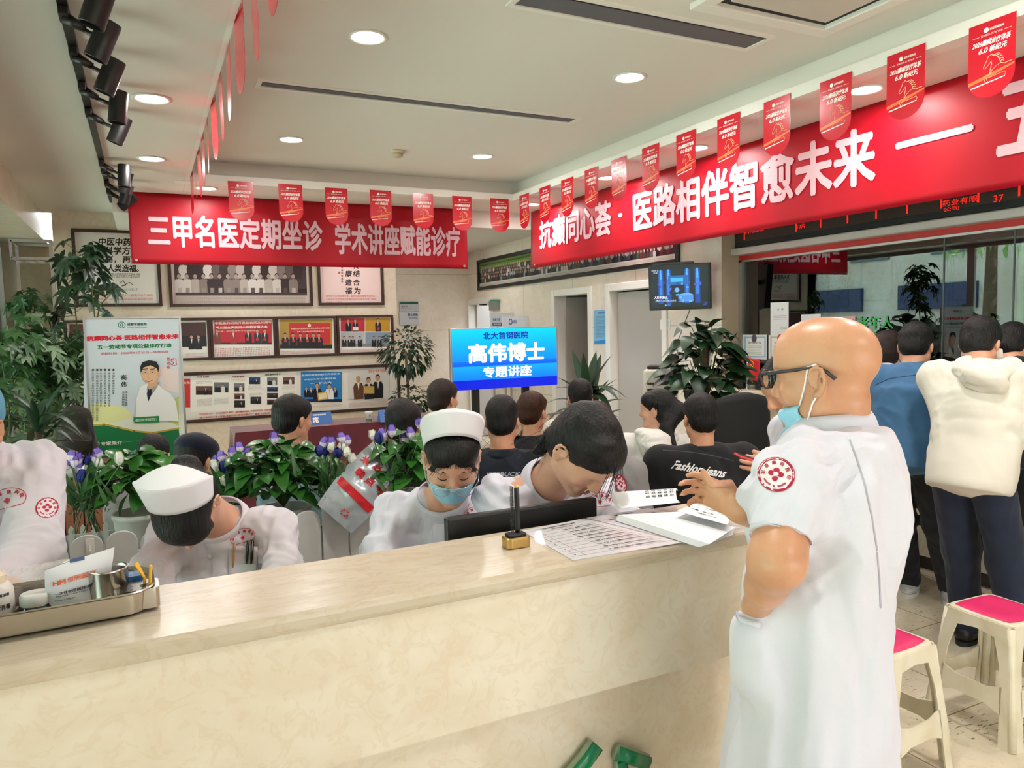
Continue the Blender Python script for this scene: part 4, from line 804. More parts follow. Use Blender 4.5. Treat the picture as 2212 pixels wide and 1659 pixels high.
# third: cap, glasses, blue mask
N3 = staff('person in white nurse cap with glasses and pale blue mask, eyes lowered', at(958, 1072, 2.42), -CF-CR*.02, .22, (976, 992), 2.27, -CF+CR*.12, .46, -.04, M['coat'], M['skinl'], hs=1.0,
           arms=dict(er=at(822, 1205, 2.3), wr=at(870, 1290, 2.05), el=at(1040, 1190, 2.3), wl=at(1010, 1290, 2.05), dr=CR*.8-Z3*.2, dl=-CR*.8-Z3*.2), res=.0065)
t, J, c, R, co_, bv = N3; hw = lambda *p: c+R@np.array(p, float)
hair3 = hair_cap(c, R, 1., 'long', [ell(c+R@V3(0, -.115, -.01), (.05, .05, .045))])
fy = lambda x: .094*math.sqrt(max(.05, 1-(x/.088)**2))+.003
for i in range(9):
    f = i/8
    for q in (-1, 1):
        xa, xm, xe = .002+.020*f, .012+.044*f, .020+.058*f; za, zm, ze = .066-.004*f, .046-.010*f, .026-.038*f
        hair3 += [cone(hw(q*xa, fy(xa)-.012, za), hw(q*xm, fy(xm)-.002, zm), .010, .0055, k=.006), cone(hw(q*xm, fy(xm)-.002, zm), hw(q*xe, fy(xe)-.004, ze), .0055, .0022, k=.004)]
sculpt('hair', hair3, .0052, M['hair'], t, .014, folds(.0012, 42, R[:, 1], 2)); nurse_cap(c, R, t, 1.)
rs = random.Random(4)
strands(c, R, 1, 40, M['hair'], t, lambda i: (lambda x, q, e: [hw(x, .091-.6*x*x*6, .064), hw(x*1.3+q*.006, .101-1.2*x*x*5, .046-.2*abs(x)), hw(x*1.75+q*.012, .097-1.4*x*x*5, .034-.3*abs(x)-e)])(rs.uniform(-.042, .042), rs.uniform(-1, 1), rs.uniform(0, .022)), .0005)
b = MB()
for q in (-1, 1):
    b.tube([hw(q*.014, .098, .018), hw(q*.030, .0975, .0245), hw(q*.048, .086, .020)], [.0018, .0024, .001], 6)
b.build('eyebrow', M['hair'], t, smooth=True); b = MB()
for q in (-1, 1): b.tube([hw(q*.016, .0875, -.006), hw(q*.024, .0905, -.0095), hw(q*.033, .0905, -.0105), hw(q*.041, .087, -.0085), hw(q*.047, .081, -.005)], [.0006, .0012, .0014, .0013, .0007], 6)
b.build('eyelash_line', M['hair'], t, smooth=True)
def face_mask(hw, t, top=-.028):
    def fn(u, v):
        a = (u-.5)*2*1.30; nz = math.exp(-((u-.5)*9)**2); return hw(.071*math.sin(a)*(1-.14*v), .030+.080*math.cos(a)-.018*v*v+.014*nz*(1-v)+.0016*math.sin(v*18), top-.080*v+.010*nz*(1-v)-.004*(1-v)*abs(u-.5)*2+.014*v*abs(u-.5)*2)
    o = MB().grid(fn, 30, 12).build('face_mask', M['mask'], t, smooth=True, solid=.0015); s_ = MB()
    for q in (-1, 1):
        e0, e1 = fn(.5+q*.5, .05), fn(.5+q*.5, .95); s_.tube([e0, hw(q*.080, .015, -.005), hw(q*.085, -.006, .018)], .0014, 6); s_.tube([e1, hw(q*.078, .012, -.06), hw(q*.083, -.012, -.035)], .0014, 6)
    s_.build('mask_strap', M['maskw'], o, smooth=True)
face_mask(hw, t)
gl = MB()
for q in (-1, 1):
    gl.tube([hw(q*.033+.025*math.cos(a), .124-.012*abs(math.cos(a))*.6, -.030+.016*math.sin(a)) for a in np.linspace(0, 2*PI, 25)], .0011, 6)
    gl.tube([hw(q*.058, .115, -.026), hw(q*.076, .085, -.018), hw(q*.083, .0, .012)], .0011, 6)
gl.tube([hw(-.009, .124, -.026), hw(0, .126, -.023), hw(.009, .124, -.026)], .0011, 6); go = gl.build('eyeglasses', M['chrome'], t, smooth=True); gl = MB()
for q in (-1, 1): gl.lathe([(0, 0), (.0245, .0003)], hw(q*.033, .121, -.030), 20, R[:, 1], sy=.66)
gl.build('lens', M['clear'], go)
chest_logo(bv, on(bv, 1028, 1112, 2.1), CR*.97+Z3*.2, -ray(1028, 1112), t, .85)
b = Decal(bv, on(bv, 965, 1130, 2), CR, -ray(965, 1130)); b.strip([(-.012, .06), (-.002, 0), (.006, -.06)], .0014, 'b4b0c0'); b.strip([(-.062, .085), (-.05, .03), (-.042, -.06)], .0012, 'c2bece'); b.strip([(.064, .075), (.058, .03), (.054, -.05)], .0012, 'c2bece'); b.build('coat_placket', M['printm'], t)
# fourth: bent low, ponytail, face in profile
N4 = staff('person in white coat with loose black ponytail and no cap, bent over the desk', at(1188, 1035, 2.32), CR*.45-CF*.9, .62, (1264, 970), 2.10, CR*.72-CF*.75, 1.0, .10, M['coat'], M['skinl'], hs=1.02, nh=.50,
           arms=dict(er=at(1140, 1165, 2.15), wr=at(1200, 1230, 1.95), el=at(1345, 1130, 2.2), wl=at(1300, 1200, 1.98), dl=-CR*.8-Z3*.2, dr=CR*.8-Z3*.2), res=.0065, stand=True)
t, J, c, R, co_, bv = N4; hw = lambda *p: c+R@(np.array(p, float)*1.02)
sculpt('hair', hair_cap(c, R, 1.02, 'long', [ell(hw(.035, .03, .085), (.05, .05, .035)), cone(hw(0, -.09, .03), at(1198, 948, 2.22), .034, .034, k=.02), cone(at(1198, 948, 2.22), at(1160, 975, 2.2), .034, .016, k=.02)]), .0055, M['hair'], t, .015, folds(.0016, 40, R[:, 1], 2))
rs = random.Random(9)
def st4(i):
    if i < 34: a, d, e = rs.uniform(-.05, .05), rs.uniform(-.03, .05), rs.uniform(-.06, .06); return [at(1205+a*300, 946+d*300, 2.2), at(1180+a*500, 946+d*500, 2.2+e*.3), at(1160+a*600, 962+e*400, 2.2+e*.5), at(1140+a*900, 985+e*500, 2.18+e*.5)]
    if i < 46: e = rs.uniform(-1, 1); q = rs.uniform(-1, 1); return [at(1326+e*8, 985, 2.03), at(1322+e*10, 1025, 1.99), at(1308+e*14, 1062, 1.97), at(1300+e*16+q*6, 1084+q*8, 1.96)]
    if i < 0: x = 0; return [hw(x, .06, .03), hw(x+.012, .082+rs.uniform(-.01, .01), -.02), hw(x+.02+rs.uniform(-.025, .02), .10+rs.uniform(-.02, .02), -.075), hw(x+rs.uniform(-.04, .04), .115+rs.uniform(-.02, .04), -.13+rs.uniform(-.02, .04))]
    x = rs.uniform(-.04, .03); return [hw(x, .085, .07), hw(x-.01, .108, .045), hw(x-.02, .112, .012)]
strands(c, R, 1, 56, M['hair'], t, st4, .0006)
b = MB(); b.tube([hw(-.047, .083, .021), hw(-.030, .0975, .0245), hw(-.014, .098, .018)], [.001, .0024, .0018], 6); b.tube([hw(-.047, .083, -.005), hw(-.033, .0925, -.0095), hw(-.018, .0895, -.007)], .0013, 6); b.build('eyebrow_and_lash', M['hair'], t, smooth=True)
b = MB(); b.tube([hw(-.021, .0955, -.0705), hw(-.008, .103, -.069), hw(0, .1035, -.0705), hw(.008, .103, -.069), hw(.021, .0955, -.0705)], [.001, .0036, .003, .0036, .001], 8); b.tube([hw(-.018, .095, -.0745), hw(0, .102, -.077), hw(.018, .095, -.0745)], [.001, .0042, .001], 8); b.build('lips', mat('lip_tone', (196, 112, 104), .4), t, smooth=True)
chest_logo(bv, on(bv, 1296, 1082, 2.1), CR*.97+Z3*.1, -ray(1296, 1082), t, .8); patch(bv, on(bv, 1341, 1045, 2.2), CR*.5+CF*.5, -ray(1341, 1045), t, .9, .6)
# first: at the left edge, blue bouffant cap
N1 = staff('person in white coat and blue surgical cap at the left end of the desk', at(-75, 985, 2.10), -CF*.8+CR*.5, .30, (-84, 930), 1.98, -CF*.7+CR*.15-V3(0, 0, 0), .35, .0, M['coatl'], M['skinb'], nh=.52,
           arms=dict(el=at(66, 1190, 1.97), wl=at(0, 1255, 1.82), er=at(-220, 1200, 1.9), wr=at(-60, 1265, 1.75), dl=-CR*.9, dr=CR*.9), loose=.022, s=1.0, stand=True)
t, J, c, R, co_, bv = N1; hw = lambda *p: c+R@np.array(p, float)
sculpt('surgical_cap', [ell(hw(0, -.02, .052), (.096, .118, .082), R), ell(hw(0, -.075, .01), (.078, .055, .055), R, k=.03), ell(hw(0, .06, -.075), (.13, .12, .09), R, op='-', k=.01)], .006, mat('blue_cap_fabric', (96, 158, 186), .75, bump=.15, bscale=120), t, .02, folds(.003, 22, R[:, 2], 3, .0006))
sculpt('hair', hair_cap(c, R, .97), .007, M['hair'], t)
patch(bv, on(bv, 102, 1096, 1.9), CR*.9, -ray(102, 1096), t, .87); chest_logo(bv, on(bv, 14, 1080, 1.9), CR*.95+Z3*.25, -ray(14, 1080), t, 1.0)
# ================================================================== reception desk
t = thing('reception_desk', 'long cream marble reception desk across the foreground', 'desk', (.4, 1.6, 0)); DXL, DXR = -1.19, 1.78
MB().bx(DXL, DXR, 1.382, 1.70, 1.062, 1.10).build('countertop', M['ctop'], t, bevel=.012, segs=3)
zs = ony(1200, 1520, 1.41)[2]
MB().bx(DXL, DXR-.02, 1.408, 1.50, zs, 1.062).build('front_panel', M['counter'], t)
MB().bx(DXL, DXR-.04, 1.49, 1.52, 0, zs+.02).build('lower_panel', M['counter'], t)
MB().bx(DXL, DXR-.02, 1.66, 1.69, .05, 1.062).build('back_panel', M['counter'], t); MB().bx(DXR-.05, DXR-.02, 1.42, 1.69, 0, 1.06).build('end_panel', M['counter'], t)
MB().bx(DXL, DXR-.02, 1.69, 2.02, .72, .75).build('work_shelf', M['white'], t)
gp = mat('green_acrylic', (0, 124, 78), .25); ge = mat('clear_acrylic_edge', (150, 170, 140), .2)
sg = thing('sign_letter', 'raised green acrylic sign character low on the desk front, cut off by the bottom edge', 'sign', ony(1320, 1640, 1.48)-V3(0, 0, .05))
def stroke(pts, r0, r1):
    q = [ony(x, y, 1.4275) for x, y in pts]; return q
for pts, w in (([(1286, 1606), (1262, 1640), (1232, 1676), (1196, 1705)], .022), ([(1330, 1622), (1360, 1633), (1396, 1645)], .020), ([(1338, 1640), (1345, 1672), (1352, 1720)], .016)):
    q = [ony(x, y, 1.472) for x, y in pts]; MB().tube(q, w, 14, flat=.7, up=(0, 1, 0)).build('acrylic_edge', ge, sg, smooth=True); MB().tube([p+V3(0, -.012, 0) for p in q], w*.86, 14, flat=.4, up=(0, 1, 0)).build('letter_stroke', gp, sg, smooth=True)
# ------------------------------------------------------------------ things lying on it
DZ = 1.10
def rrect(x0, y0, x1, y1, r, n=6):
    P = []
    for cx, cy, a in ((x1-r, y1-r, 0), (x0+r, y1-r, PI/2), (x0+r, y0+r, PI), (x1-r, y0+r, 1.5*PI)):
        for i in range(n+1): P.append((cx+r*math.cos(a+PI/2*i/n), cy+r*math.sin(a+PI/2*i/n)))
    return P
def tray():
    a, b = onz(-150, 1418, DZ), onz(335, 1330, DZ); u = unit(b-a); v = np.array([-u[1], u[0], 0]); b = onz(328, 1328, DZ); L, Wd = .42, .165
    t = thing('instrument_tray', 'stainless steel tray of dressing supplies at the left end of the desk', 'tray', b-u*L/2+v*Wd/2); o = b-u*L
    prof = []; m = MB(); n = 28
    rings = [(.010, .003), (.004, .006), (0, .046), (-.008, .050), (-.010, .048), (-.007, .045), (.003, .042), (.006, .009), (.012, .006)]
    V = []; F = []
    for ins, z in rings:
        R_ = rrect(ins, ins, L-ins, Wd-ins, .045-min(ins, .02)); V += [o+u*x+v*y+Z3*z for x, y in R_]
    k = len(rrect(0, 0, 1, 1, .1))
    for j in range(len(rings)-1):
        for i in range(k): F.append((j*k+i, j*k+(i+1) % k, (j+1)*k+(i+1) % k, (j+1)*k+i))
    F.append(tuple(range(k))[::-1]); F.append(tuple(range((len(rings)-1)*k, len(rings)*k))); m.add(V, F)
    m.build('tray_body', M['steel'], t, auto=50); return o, u, v, L, Wd
to, tu, tv, tL, tW = tray(); tp = lambda x, y, z=0: to+tu*x+tv*y+Z3*(.007+z)
def wpt(px, py, z): p = onz(px, py, z); return p
# rack with holes and yellow straws
t = thing('tube_rack', 'small metal block with round holes at the right end of the steel tray', 'rack', tp(.365, .075)); hz = .038
rc = onz(302, 1281, DZ+.045)-to; rx, ry = float(rc@tu), max(float(rc@tv)+.03, .048); hp = [(rx-.022, ry-.020), (rx-.022, ry+.0), (rx-.022, ry+.020), (rx+.012, ry-.004)]
b = MB(); b.prism(rrect(rx-.042, ry-.030, rx+.034, ry+.034, .010), tp(0, 0, 0)-Z3*0, tu, tv, Z3, hz); b.build('rack_block', M['steel'], t, auto=40)
b = MB()
for i, (x, y) in enumerate(hp): b.lathe([(0, .0004), (.011, .0004), (.0115, .0)], tp(x, y, hz), 20, closed=True)
b.build('hole', M['black'], t)
MB().prism(rrect(rx-.05, ry+.038, rx+.01, min(ry+.075, .15), .008), tp(0, 0, .034), tu, tv, Z3, .012).build('blue_pad', mat('blue_foil_pad', (44, 104, 160), .3, bump=.4, bscale=80), t, auto=40)
yl = mat('yellow_plastic_strip', (236, 176, 40), .4); tw = 0
for k, (x0, y0, px, py, lb) in enumerate(((rx+.006, ry+.004, 293, 1216, 'bent yellow plastic straw, left of the pair in the tray'), (rx+.016, ry-.004, 326, 1221, 'straight yellow plastic straw, right of the pair in the tray'))):
    a = tp(x0, y0, .010); e = at(px, py, np.linalg.norm(a[:2]-0)*.0+float(np.dot(a-V3(0, 0, EYE), -AX[2]/np.linalg.norm(AX[2])))); m = a+(e-a)*(.55)+(tu*.010 if k == 0 else 0)
    o = MB().tube([a, m, e], .0085, 8, flat=.35).build('drinking_straw', yl, None, smooth=False, bevel=.0015); tag(o, lb, 'straw', 'yellow straws')
# cup
p = onz(238, 1302, DZ+.008); t = thing('steel_cup', 'small open stainless steel cup in the tray', 'cup', p)
MB().lathe([(0, 0), (.031, 0), (.034, .004), (.0345, .066), (.0365, .070), (.033, .070), (.032, .06), (.032, .006), (0, .004)], p, 36).build('cup_body', M['steel'], t, smooth=True)
MB().lathe([(.0012, 0), (.004, .003), (.0012, .006)], p+V3(0, -.0325, .02), 10, (0, -1, 0)).build('rivet', M['steel'], t)
# gauze packet
p = onz(166, 1314, DZ+.008); t = thing('gauze_packet', 'white packet of gauze with orange print standing in the tray', 'packet', p); d = unit(unit(-ray(165, 1270))*V3(1, 1, 0)); s_ = np.cross(d, Z3)*-1; s_ = s_ if np.dot(s_, CR) > 0 else -s_
def pk(u, v):
    q = (u-.5)*2; w = .050*(1-.06*v)+.006*v*(q > 0); z = v*(.094+.012*q); th = .022*(1-v)**.7*(1-abs(q)**3)+.0015; return p+s_*q*w+s_*(.016*v*max(q, 0))+Z3*z, th, q
b = MB(); b.grid(lambda u, v: pk(u, v)[0]+d*pk(u, v)[1]+d*.002*math.sin(u*9+v*14)*(1-v), 18, 16); b.grid(lambda u, v: pk(1-u, v)[0]-d*pk(1-u, v)[1], 18, 16); b.build('packet_body', M['paper'], t, smooth=True)
pb = MB(); pv = lambda x, z: pk(.5+x/.1, z/.094)[0]+d*(pk(.5+x/.1, z/.094)[1]+.0045)
def curved(body, x, z, w, h, m, nm, bold=.02):
    g, f, _ = glyphs(body, bold); MB().add([pv(x+(a-.5)*w, z+(c-.5)*h) for a, c in g], f).build(nm, m, t)
og = mat('orange_ink', (232, 110, 50), .5)
curved('HM', -.026, .063, .022, .0095, og, 'print', .05); curved('恒明医疗', .008, .063, .040, .0095, og, 'print', .03); curved('一次性使用医用棉签', -.002, .042, .064, .0058, M['ink'], 'print', .03); curved('Disposable Medical Cotton Swab', -.002, .0365, .060, .003, M['ink'], 'print'); curved('12cm / 20pcs', -.018, .029, .032, .0042, M['ink'], 'print')
MB().prism([(-.006, .090), (.018, .092), (.018, .099), (-.006, .097)], p+d*.004, s_, Z3, d, .001).build('blue_tab', mat('blue_tab', (72, 96, 140), .4), t)
# iodine bottle
p = onz(78, 1328, DZ+.008); t = thing('iodine_bottle', 'squat dark bottle with a white lid in the tray', 'bottle', p)
MB().lathe([(0, 0), (.030, 0), (.0335, .006), (.032, .014), (.024, .021), (.022, .024)], p, 32).build('glass_body', mat('iodine_glass', (12, 12, 16), .08, spec=.7), t, smooth=True); MB().lathe([(.0235, .021), (.0245, .024), (.0245, .038), (.022, .042), (0, .0425)], p, 32).build('lid', mat('white_plastic_lid', (226, 226, 222), .35), t, auto=40)
p = onz(-6, 1338, DZ+.008); t = thing('spray_bottle', 'white plastic bottle with printed label at the left edge of the picture', 'bottle', p)
MB().lathe([(0, 0), (.027, 0), (.029, .004), (.029, .055), (.024, .066), (.017, .069)], p, 32).build('bottle_body', mat('milky_plastic', (214, 208, 202), .4), t, smooth=True); MB().lathe([(.018, .066), (.018, .082), (.012, .088), (.008, .105), (0, .106)], p, 28).build('cap', mat('cream_cap', (224, 206, 180), .45), t, auto=40)
b = MB(); cdir = unit(-ray(20, 1300)*V3(1, 1, 0)); sd = np.cross(Z3, cdir)
def lab(body, a, z, w, h, col):
    g, f, _ = glyphs(body, .03); b.add([p+cdir*.0294*math.cos(a+(x-.5)*w/.029)+sd*.0294*math.sin(a+(x-.5)*w/.029)+Z3*(z+(y-.5)*h) for x, y in g], f)
lab('75%消毒酒精', .2, .05, .034, .006, 0); lab('消毒', .5, .028, .018, .010, 0); b.build('label_print', M['ink'], t)
# clear plastic wrap behind tray
t = MB(); q = [onz(-60, 1268, DZ), onz(175, 1236, DZ), onz(250, 1215, DZ), onz(40, 1246, DZ)]
o0_, o1_ = onz(-120, 1300, DZ), onz(205, 1250, DZ); yy = V3(-.02, .17, 0)
def wrap(u, v): q = o0_+(o1_-o0_)*u+yy*v; return q+Z3*(.004+.006*abs(vnoise(np.array([[u*9, v*7, 1.3]]))[0]))
o = MB().grid(wrap, 30, 14).build('plastic_wrap', mat('crinkled_clear_plastic', (236, 232, 228), .12, alpha=.45, spec=.8), None); tag(o, 'crinkled clear plastic sheet on the desk behind the tray', 'plastic sheet')
# monitor seen from behind
a, b_ = onz(967, 1168, DZ), onz(1290, 1116, DZ); u = unit(b_-a); yb = 1.745
p0, p1 = ony(967, 1168, yb), ony(1291, 1116, yb); t = thing('computer_monitor', 'black flat monitor back rising behind the desk in front of the nurses', 'monitor', (float((p0+p1)[0]/2), yb+.06, .75))
x0, x1 = p0[0], p1[0]; zt = ony(1130, 1098, yb)[2]
MB().bx(x0, x1, yb, yb+.028, zt-.30, zt).build('casing', M['black'], t, bevel=.006); MB().bx(x0+.01, x1-.01, yb+.0282, yb+.030, zt-.285, zt-.015).build('display', mat('dark_display', (30, 40, 60), .1), t); xm = (x0+x1)/2
MB().bx(xm-.03, xm+.03, yb-.002, yb+.025, .78, zt-.2).build('stand_neck', M['black'], t); MB().bx(xm-.10, xm+.10, yb-.0, yb+.16, .751, .766).build('stand_foot', M['black'], t, bevel=.004)
# pen stand
p = onz(1115, 1180, DZ); t = thing('pen_stand', 'small gold pen holder base with a coiled tether on the desk edge', 'pen stand', p)
MB().prism(rrect(-.031, -.022, .031, .022, .012), p, (1, 0, 0), (0, 1, 0), Z3, .026).build('base', mat('gold_metal', (196, 164, 104), .28, .9), t, bevel=.003); MB().prism(rrect(-.024, -.015, .024, .018, .008), p+Z3*.026, (1, 0, 0), (0, 1, 0), Z3, .006).build('black_socket', M['blackm'], t, bevel=.002); MB().bx(-.001, .002, 0, 1, 0, 1)
pn = thing('desk_pen', 'black pen standing upright in the gold holder', 'pen', p+V3(.002, 0, .03)); hp_ = p+V3(.006, .004, .030); MB().tube([hp_, hp_+V3(.001, 0, .012), hp_+V3(.002, .004, .108)], [.0045, .0068, .0062], 14).build('barrel', M['black'], pn, smooth=True); MB().tube([hp_+V3(.002, .004, .108), hp_+V3(.002, .004, .114)], [.0056, .0050], 14).build('gold_tip', mat('gold_tip', (214, 170, 104), .3, .9), pn, smooth=True)
co_ = MB(); q = [p+V3(-.010+.004*math.cos(i*1.6), -.002+.004*math.sin(i*1.6), .036+.118*i/150*(1.)) for i in range(140)]; co_.tube(q, .0011, 5); co_.build('coiled_tether', M['black'], t, smooth=True)
# laminated price list under film
def sheet(px, name, label, cat, m, z, kids, group=None, film=False):
    c = [onz(x, y, DZ+z) for x, y in px]; ctr = sum(c)/4; t = thing(name, label, cat, ctr, group); o = c[3]; u = c[2]-c[3]; v = c[0]-c[3]
    b = MB(); P = lambda x, y: c[3]*(1-x)*(1-y)+c[2]*x*(1-y)+c[1]*x*y+c[0]*(1-x)*y; b.add([P(0, 0), P(1, 0), P(1, 1), P(0, 1)]+[P(0, 0)+Z3*.0006, P(1, 0)+Z3*.0006, P(1, 1)+Z3*.0006, P(0, 1)+Z3*.0006], [(3, 2, 1, 0), (4, 5, 6, 7), (0, 1, 5, 4), (1, 2, 6, 5), (2, 3, 7, 6), (3, 0, 4, 7)]); b.build('sheet', m, t)
    if kids:
        b = MB(); 
        for kind, *a in kids:
            if kind == 't': g, f, _ = glyphs(a[0], .02); b.add([P(a[1]+(x-.5)*a[3], a[2]+(y-.5)*a[4])+Z3*.0010 for x, y in g], f)
            else: x0, y0, x1, y1, w = a; dx, dy = (w, 0) if abs(y1-y0) > abs(x1-x0) else (0, w); b.add([P(x0, y0)+Z3*.0009, P(x0+dx, y0+dy)+Z3*.0009, P(x1+dx, y1+dy)+Z3*.0009, P(x1, y1)+Z3*.0009], [(0, 1, 2, 3)])
        b.build('print', M['ink'], t)
    return t
K = [('t', '成都军盛医院门诊收费项目一览表', .5, .93, .5, .035), ('t', '医疗服务价格公示', .5, .88, .3, .03)]
nm = ['挂号费', '诊查费', '静脉采血', '脑电图检查', '心电图检查', '血常规检验', '生化全套', '肌肉注射', '头颅核磁共振']
for i in range(9):
    y = .80-.085*i; K += [('t', nm[i], .55, y, .2+.02*len(nm[i]), .035), ('t', str(i+1), .08, y, .02, .03), ('l', .03, y-.04, .97, y-.04, .004), ('t', '按照国家标准收取 元', .8, y, .22, .028)]
K += [('l', .15, .06, .15, .86, .004), ('l', .03, .84, .97, .84, .004)]
sheet([(1128, 1147), (1262, 1120), (1475, 1172), (1238, 1211)], 'price_list', 'printed table sheet under clear film on the desk, left of the paper stack', 'paper', mat('print_paper', (216, 212, 214), .35), .0008, K)
K = [('t', '就诊须知', .5, .93, .3, .035)]+[('t', '请您按照顺序排队候诊并保持安静', .5, .83-.07*i, .75, .03) for i in range(11)]
sheet([(1266, 1119), (1400, 1098), (1600, 1140), (1478, 1171)], 'notice_sheet', 'printed notice partly covered by the paper stack on the desk', 'paper', mat('print_paper', (212, 210, 216), .35), .0006, K)
sheet([(1120, 1150), (1535, 1086), (1640, 1140), (1243, 1216)], 'film_cover', 'shiny clear plastic film covering the printed sheets on the desk', 'plastic film', mat('glossy_film', (235, 235, 240), .06, alpha=.12, spec=.9), .0024, None)
# fanned stack of paper and the curled form, the prescription
rs = random.Random(5); base = [(1335, 1118), (1512, 1106), (1600, 1148), (1540, 1178)]
for i in range(9):
    j = (8-i)*1.9; px = [(1335-j*.4, 1112+j*.8), (1508, 1104+j*.3), (1588-j*.3, 1140+j*1.0), (1532-j*1.5, 1176+j*.4)]
    sheet(px, 'paper_sheet', ('topmost blank white sheet of the stack beside the doctor' if i == 8 else 'white sheet within the loose paper stack on the desk beside the doctor'), 'paper', M['paper'], .0035+.0010*i, None, 'loose paper stack on the desk')
c = [onz(1304, 1098, DZ), onz(1450, 1090, DZ), onz(1470, 1106, DZ), onz(1340, 1120, DZ)]
t = thing('curled_form', 'printed form with its far edge curling up behind the paper stack', 'paper', sum(c)/4+V3(0, 0, 0))
def cf(u, v):
    p = c[3]*(1-u)*(1-v)+c[2]*u*(1-v)+c[1]*u*v+c[0]*(1-u)*v; w = max(0, v-.35)/.65; return p+Z3*(.027+.026*math.sin(w*PI*.75))-V3(-.1, .5, 0)*.05*w*w
MB().grid(cf, 14, 16).build('sheet', M['paper'], t, smooth=True, solid=.0008)
b = MB()
for i in range(5):
    for k, wd in enumerate(('姓名', '项目', '数量', '金额', '签字')):
        g, f, _ = glyphs(wd, .02); b.add([cf(.52+.095*k+x*.06, .45+.1*i+y*.06)+Z3*.0014-V3(0, .001, 0) for x, y in g], f)
b.build('print', M['ink'], t)
sheet([(1500, 1088), (1580, 1110), (1572, 1134), (1462, 1104)], 'handwritten_slip', 'handwritten slip under the doctor raised hand', 'paper', M['paper'], .030, [('t', '门诊处方笺', .5, .85, .3, .08), ('l', .06, .7, .94, .7, .008), ('t', '口服 一日二次', .4, .5, .5, .1), ('t', '每次一片', .55, .3, .4, .08)])
# ================================================================== people waiting, seen from behind
def sitter(label, hpx, D, F, pitch, hairm, topm, kind='short', loose=.022, roll=0., extra=None, sh=.175, nh=.47, lean=.06, res=.0095, headF=None, skin='skin', wr=None, hs=1., legm=None, hair=True, stand=None, neck=None, topname='jacket', fine=False, arms=None, hemd=.10, col=True):
    F = unit([F[0], F[1], 0]); c = at(*hpx, D); R = rot_head(F if headF is None else headF, pitch, roll); up = unit(Z3*math.cos(lean)+F*math.sin(lean))
    nk = (c-Z3*.165-F*.025-F*pitch*.05) if neck is None else neck; hip = nk-up*nh
    J = skeleton(hip, F, lean, nh, sh, seat=not stand); t = thing('person', label, 'person', (hip[0], hip[1], 0)); J.update(arms or {})
    if not stand:
        for a in 'lr': J['k'+a] = J['h'+a]+F*.38+Z3*.0; J['k'+a][2] = max(.42, hip[2]-.06)
    sculpt('body', body_prims(J)+neck_prims(J, c, R)+head_prims(c, R, hs, fine=fine), res*.85, M[skin], t, .02)
    g = wr or mix_folds([(J['chest'], .45, folds(.007, 10, up*.8+J['L']*.5, int(hpx[0]) % 13)), (J['el'], .2, folds(.008, 13, J['L'], 5)), (J['er'], .2, folds(.008, 13, J['L'], 7))])
    top = sculpt(topname, top_prims(J, 1., loose, hem=.06 if not stand else hemd, hemr=.135 if not stand else .145), res, topm, t, .035, g)
    trousers(J, legm or M['denimd'], t)
    if col: Jc = dict(J); Jc['neck'] = J['neck']+up*.006; collar(Jc, topm, t, .080, .046, tilt=.2)
    if hair: sculpt('hair', hair_cap(c, R, hs, kind, (extra or (lambda c, R: ()))(c, R)), .0075, hairm, t, .015, folds(.0016, 38, R[:, 1], 2))
    return t, J, c, R, top
M['denimd'] = cloth('dark_denim', (30, 38, 56), (38, 46, 66)); M['blackc'] = cloth('black_cloth', (24, 24, 27), (32, 32, 36)); M['creamc'] = cloth('cream_fleece', (222, 216, 204)); M['greyc'] = cloth('grey_fleece', (146, 142, 142), (132, 128, 130))
M['navyc'] = cloth('black_navy_denim', (22, 27, 36), (32, 38, 50)); M['bluedenim'] = cloth('blue_denim', (58, 98, 136), (72, 114, 152)); M['skyc'] = cloth('pale_blue_shirt', (150, 172, 186)); M['whitec'] = cloth('white_fleece', (232, 228, 222))
SC = unit(V3(2.9, 7.2, 0)-V3(1.5, 3.3, 0))
def word_on(top, px, py, body, w, h, col, nm, u, rot=0., bend=0., skew=0., D=3.5, bold=.02):
    bv = bvh_of(top); d = Decal(bv, on(bv, px, py, D), u, -ray(px, py)); d.word(body, 0, 0, w, h, col, bold, rot, bend, skew); return d
# front row (nearest the planter)
t, J, c, R, top = sitter('person with shaved dark hair in a pale blue shirt in front of the red table', (632, 905), 3.85, CF*.85+CR*.5, .1, M['hair'], M['skyc'], loose=.02, sh=.18)

t, J, c, R, top = sitter('person with a dark navy cap and black jacket behind the bowed nurse', (424, 995), 3.5, CF*.9+CR*.3, .35, M['hair'], M['blackc'], nh=.44)
sculpt('cap', [ell(c+R@V3(0, -.012, .062), (.093, .112, .066), R), ell(c+R@V3(0, .11, .052), (.07, .06, .010), R, k=.01), ell(c+R@V3(0, 0, -.06), (.2, .25, .09), R, op='-', k=.008)], .007, cloth('navy_cap_cloth', (20, 24, 42)), t, .02)
t, J, c, R, top = sitter('person with black hair low behind the tulips, right of the poster', (334, 985), 4.1, CF*.9-CR*.2, .25, M['hair'], M['greyc'], nh=.42, hs=.95)
t, J, c, R, top = sitter('person with short cropped black hair in dark clothes, left of the herringbone jacket', (872, 918), 3.55, CF*.9+CR*.1, .05, M['hair'], M['blackc'], hs=1.0)
hb = mat('herringbone_weave', (58, 54, 48), .85); nt = hb.node_tree; bs = nt.nodes['Principled BSDF']; tc_ = nt.nodes.new('ShaderNodeTexCoord'); sp_ = nt.nodes.new('ShaderNodeSeparateXYZ'); nt.links.new(tc_.outputs['Object'], sp_.inputs[0])
def mth(op, a, b=None):
    n = nt.nodes.new('ShaderNodeMath'); n.operation = op
    for i, v in enumerate((a, b)):
        if v is None: continue
        if isinstance(v, (int, float)): n.inputs[i].default_value = v
        else: nt.links.new(v, n.inputs[i])
    return n.outputs[0]
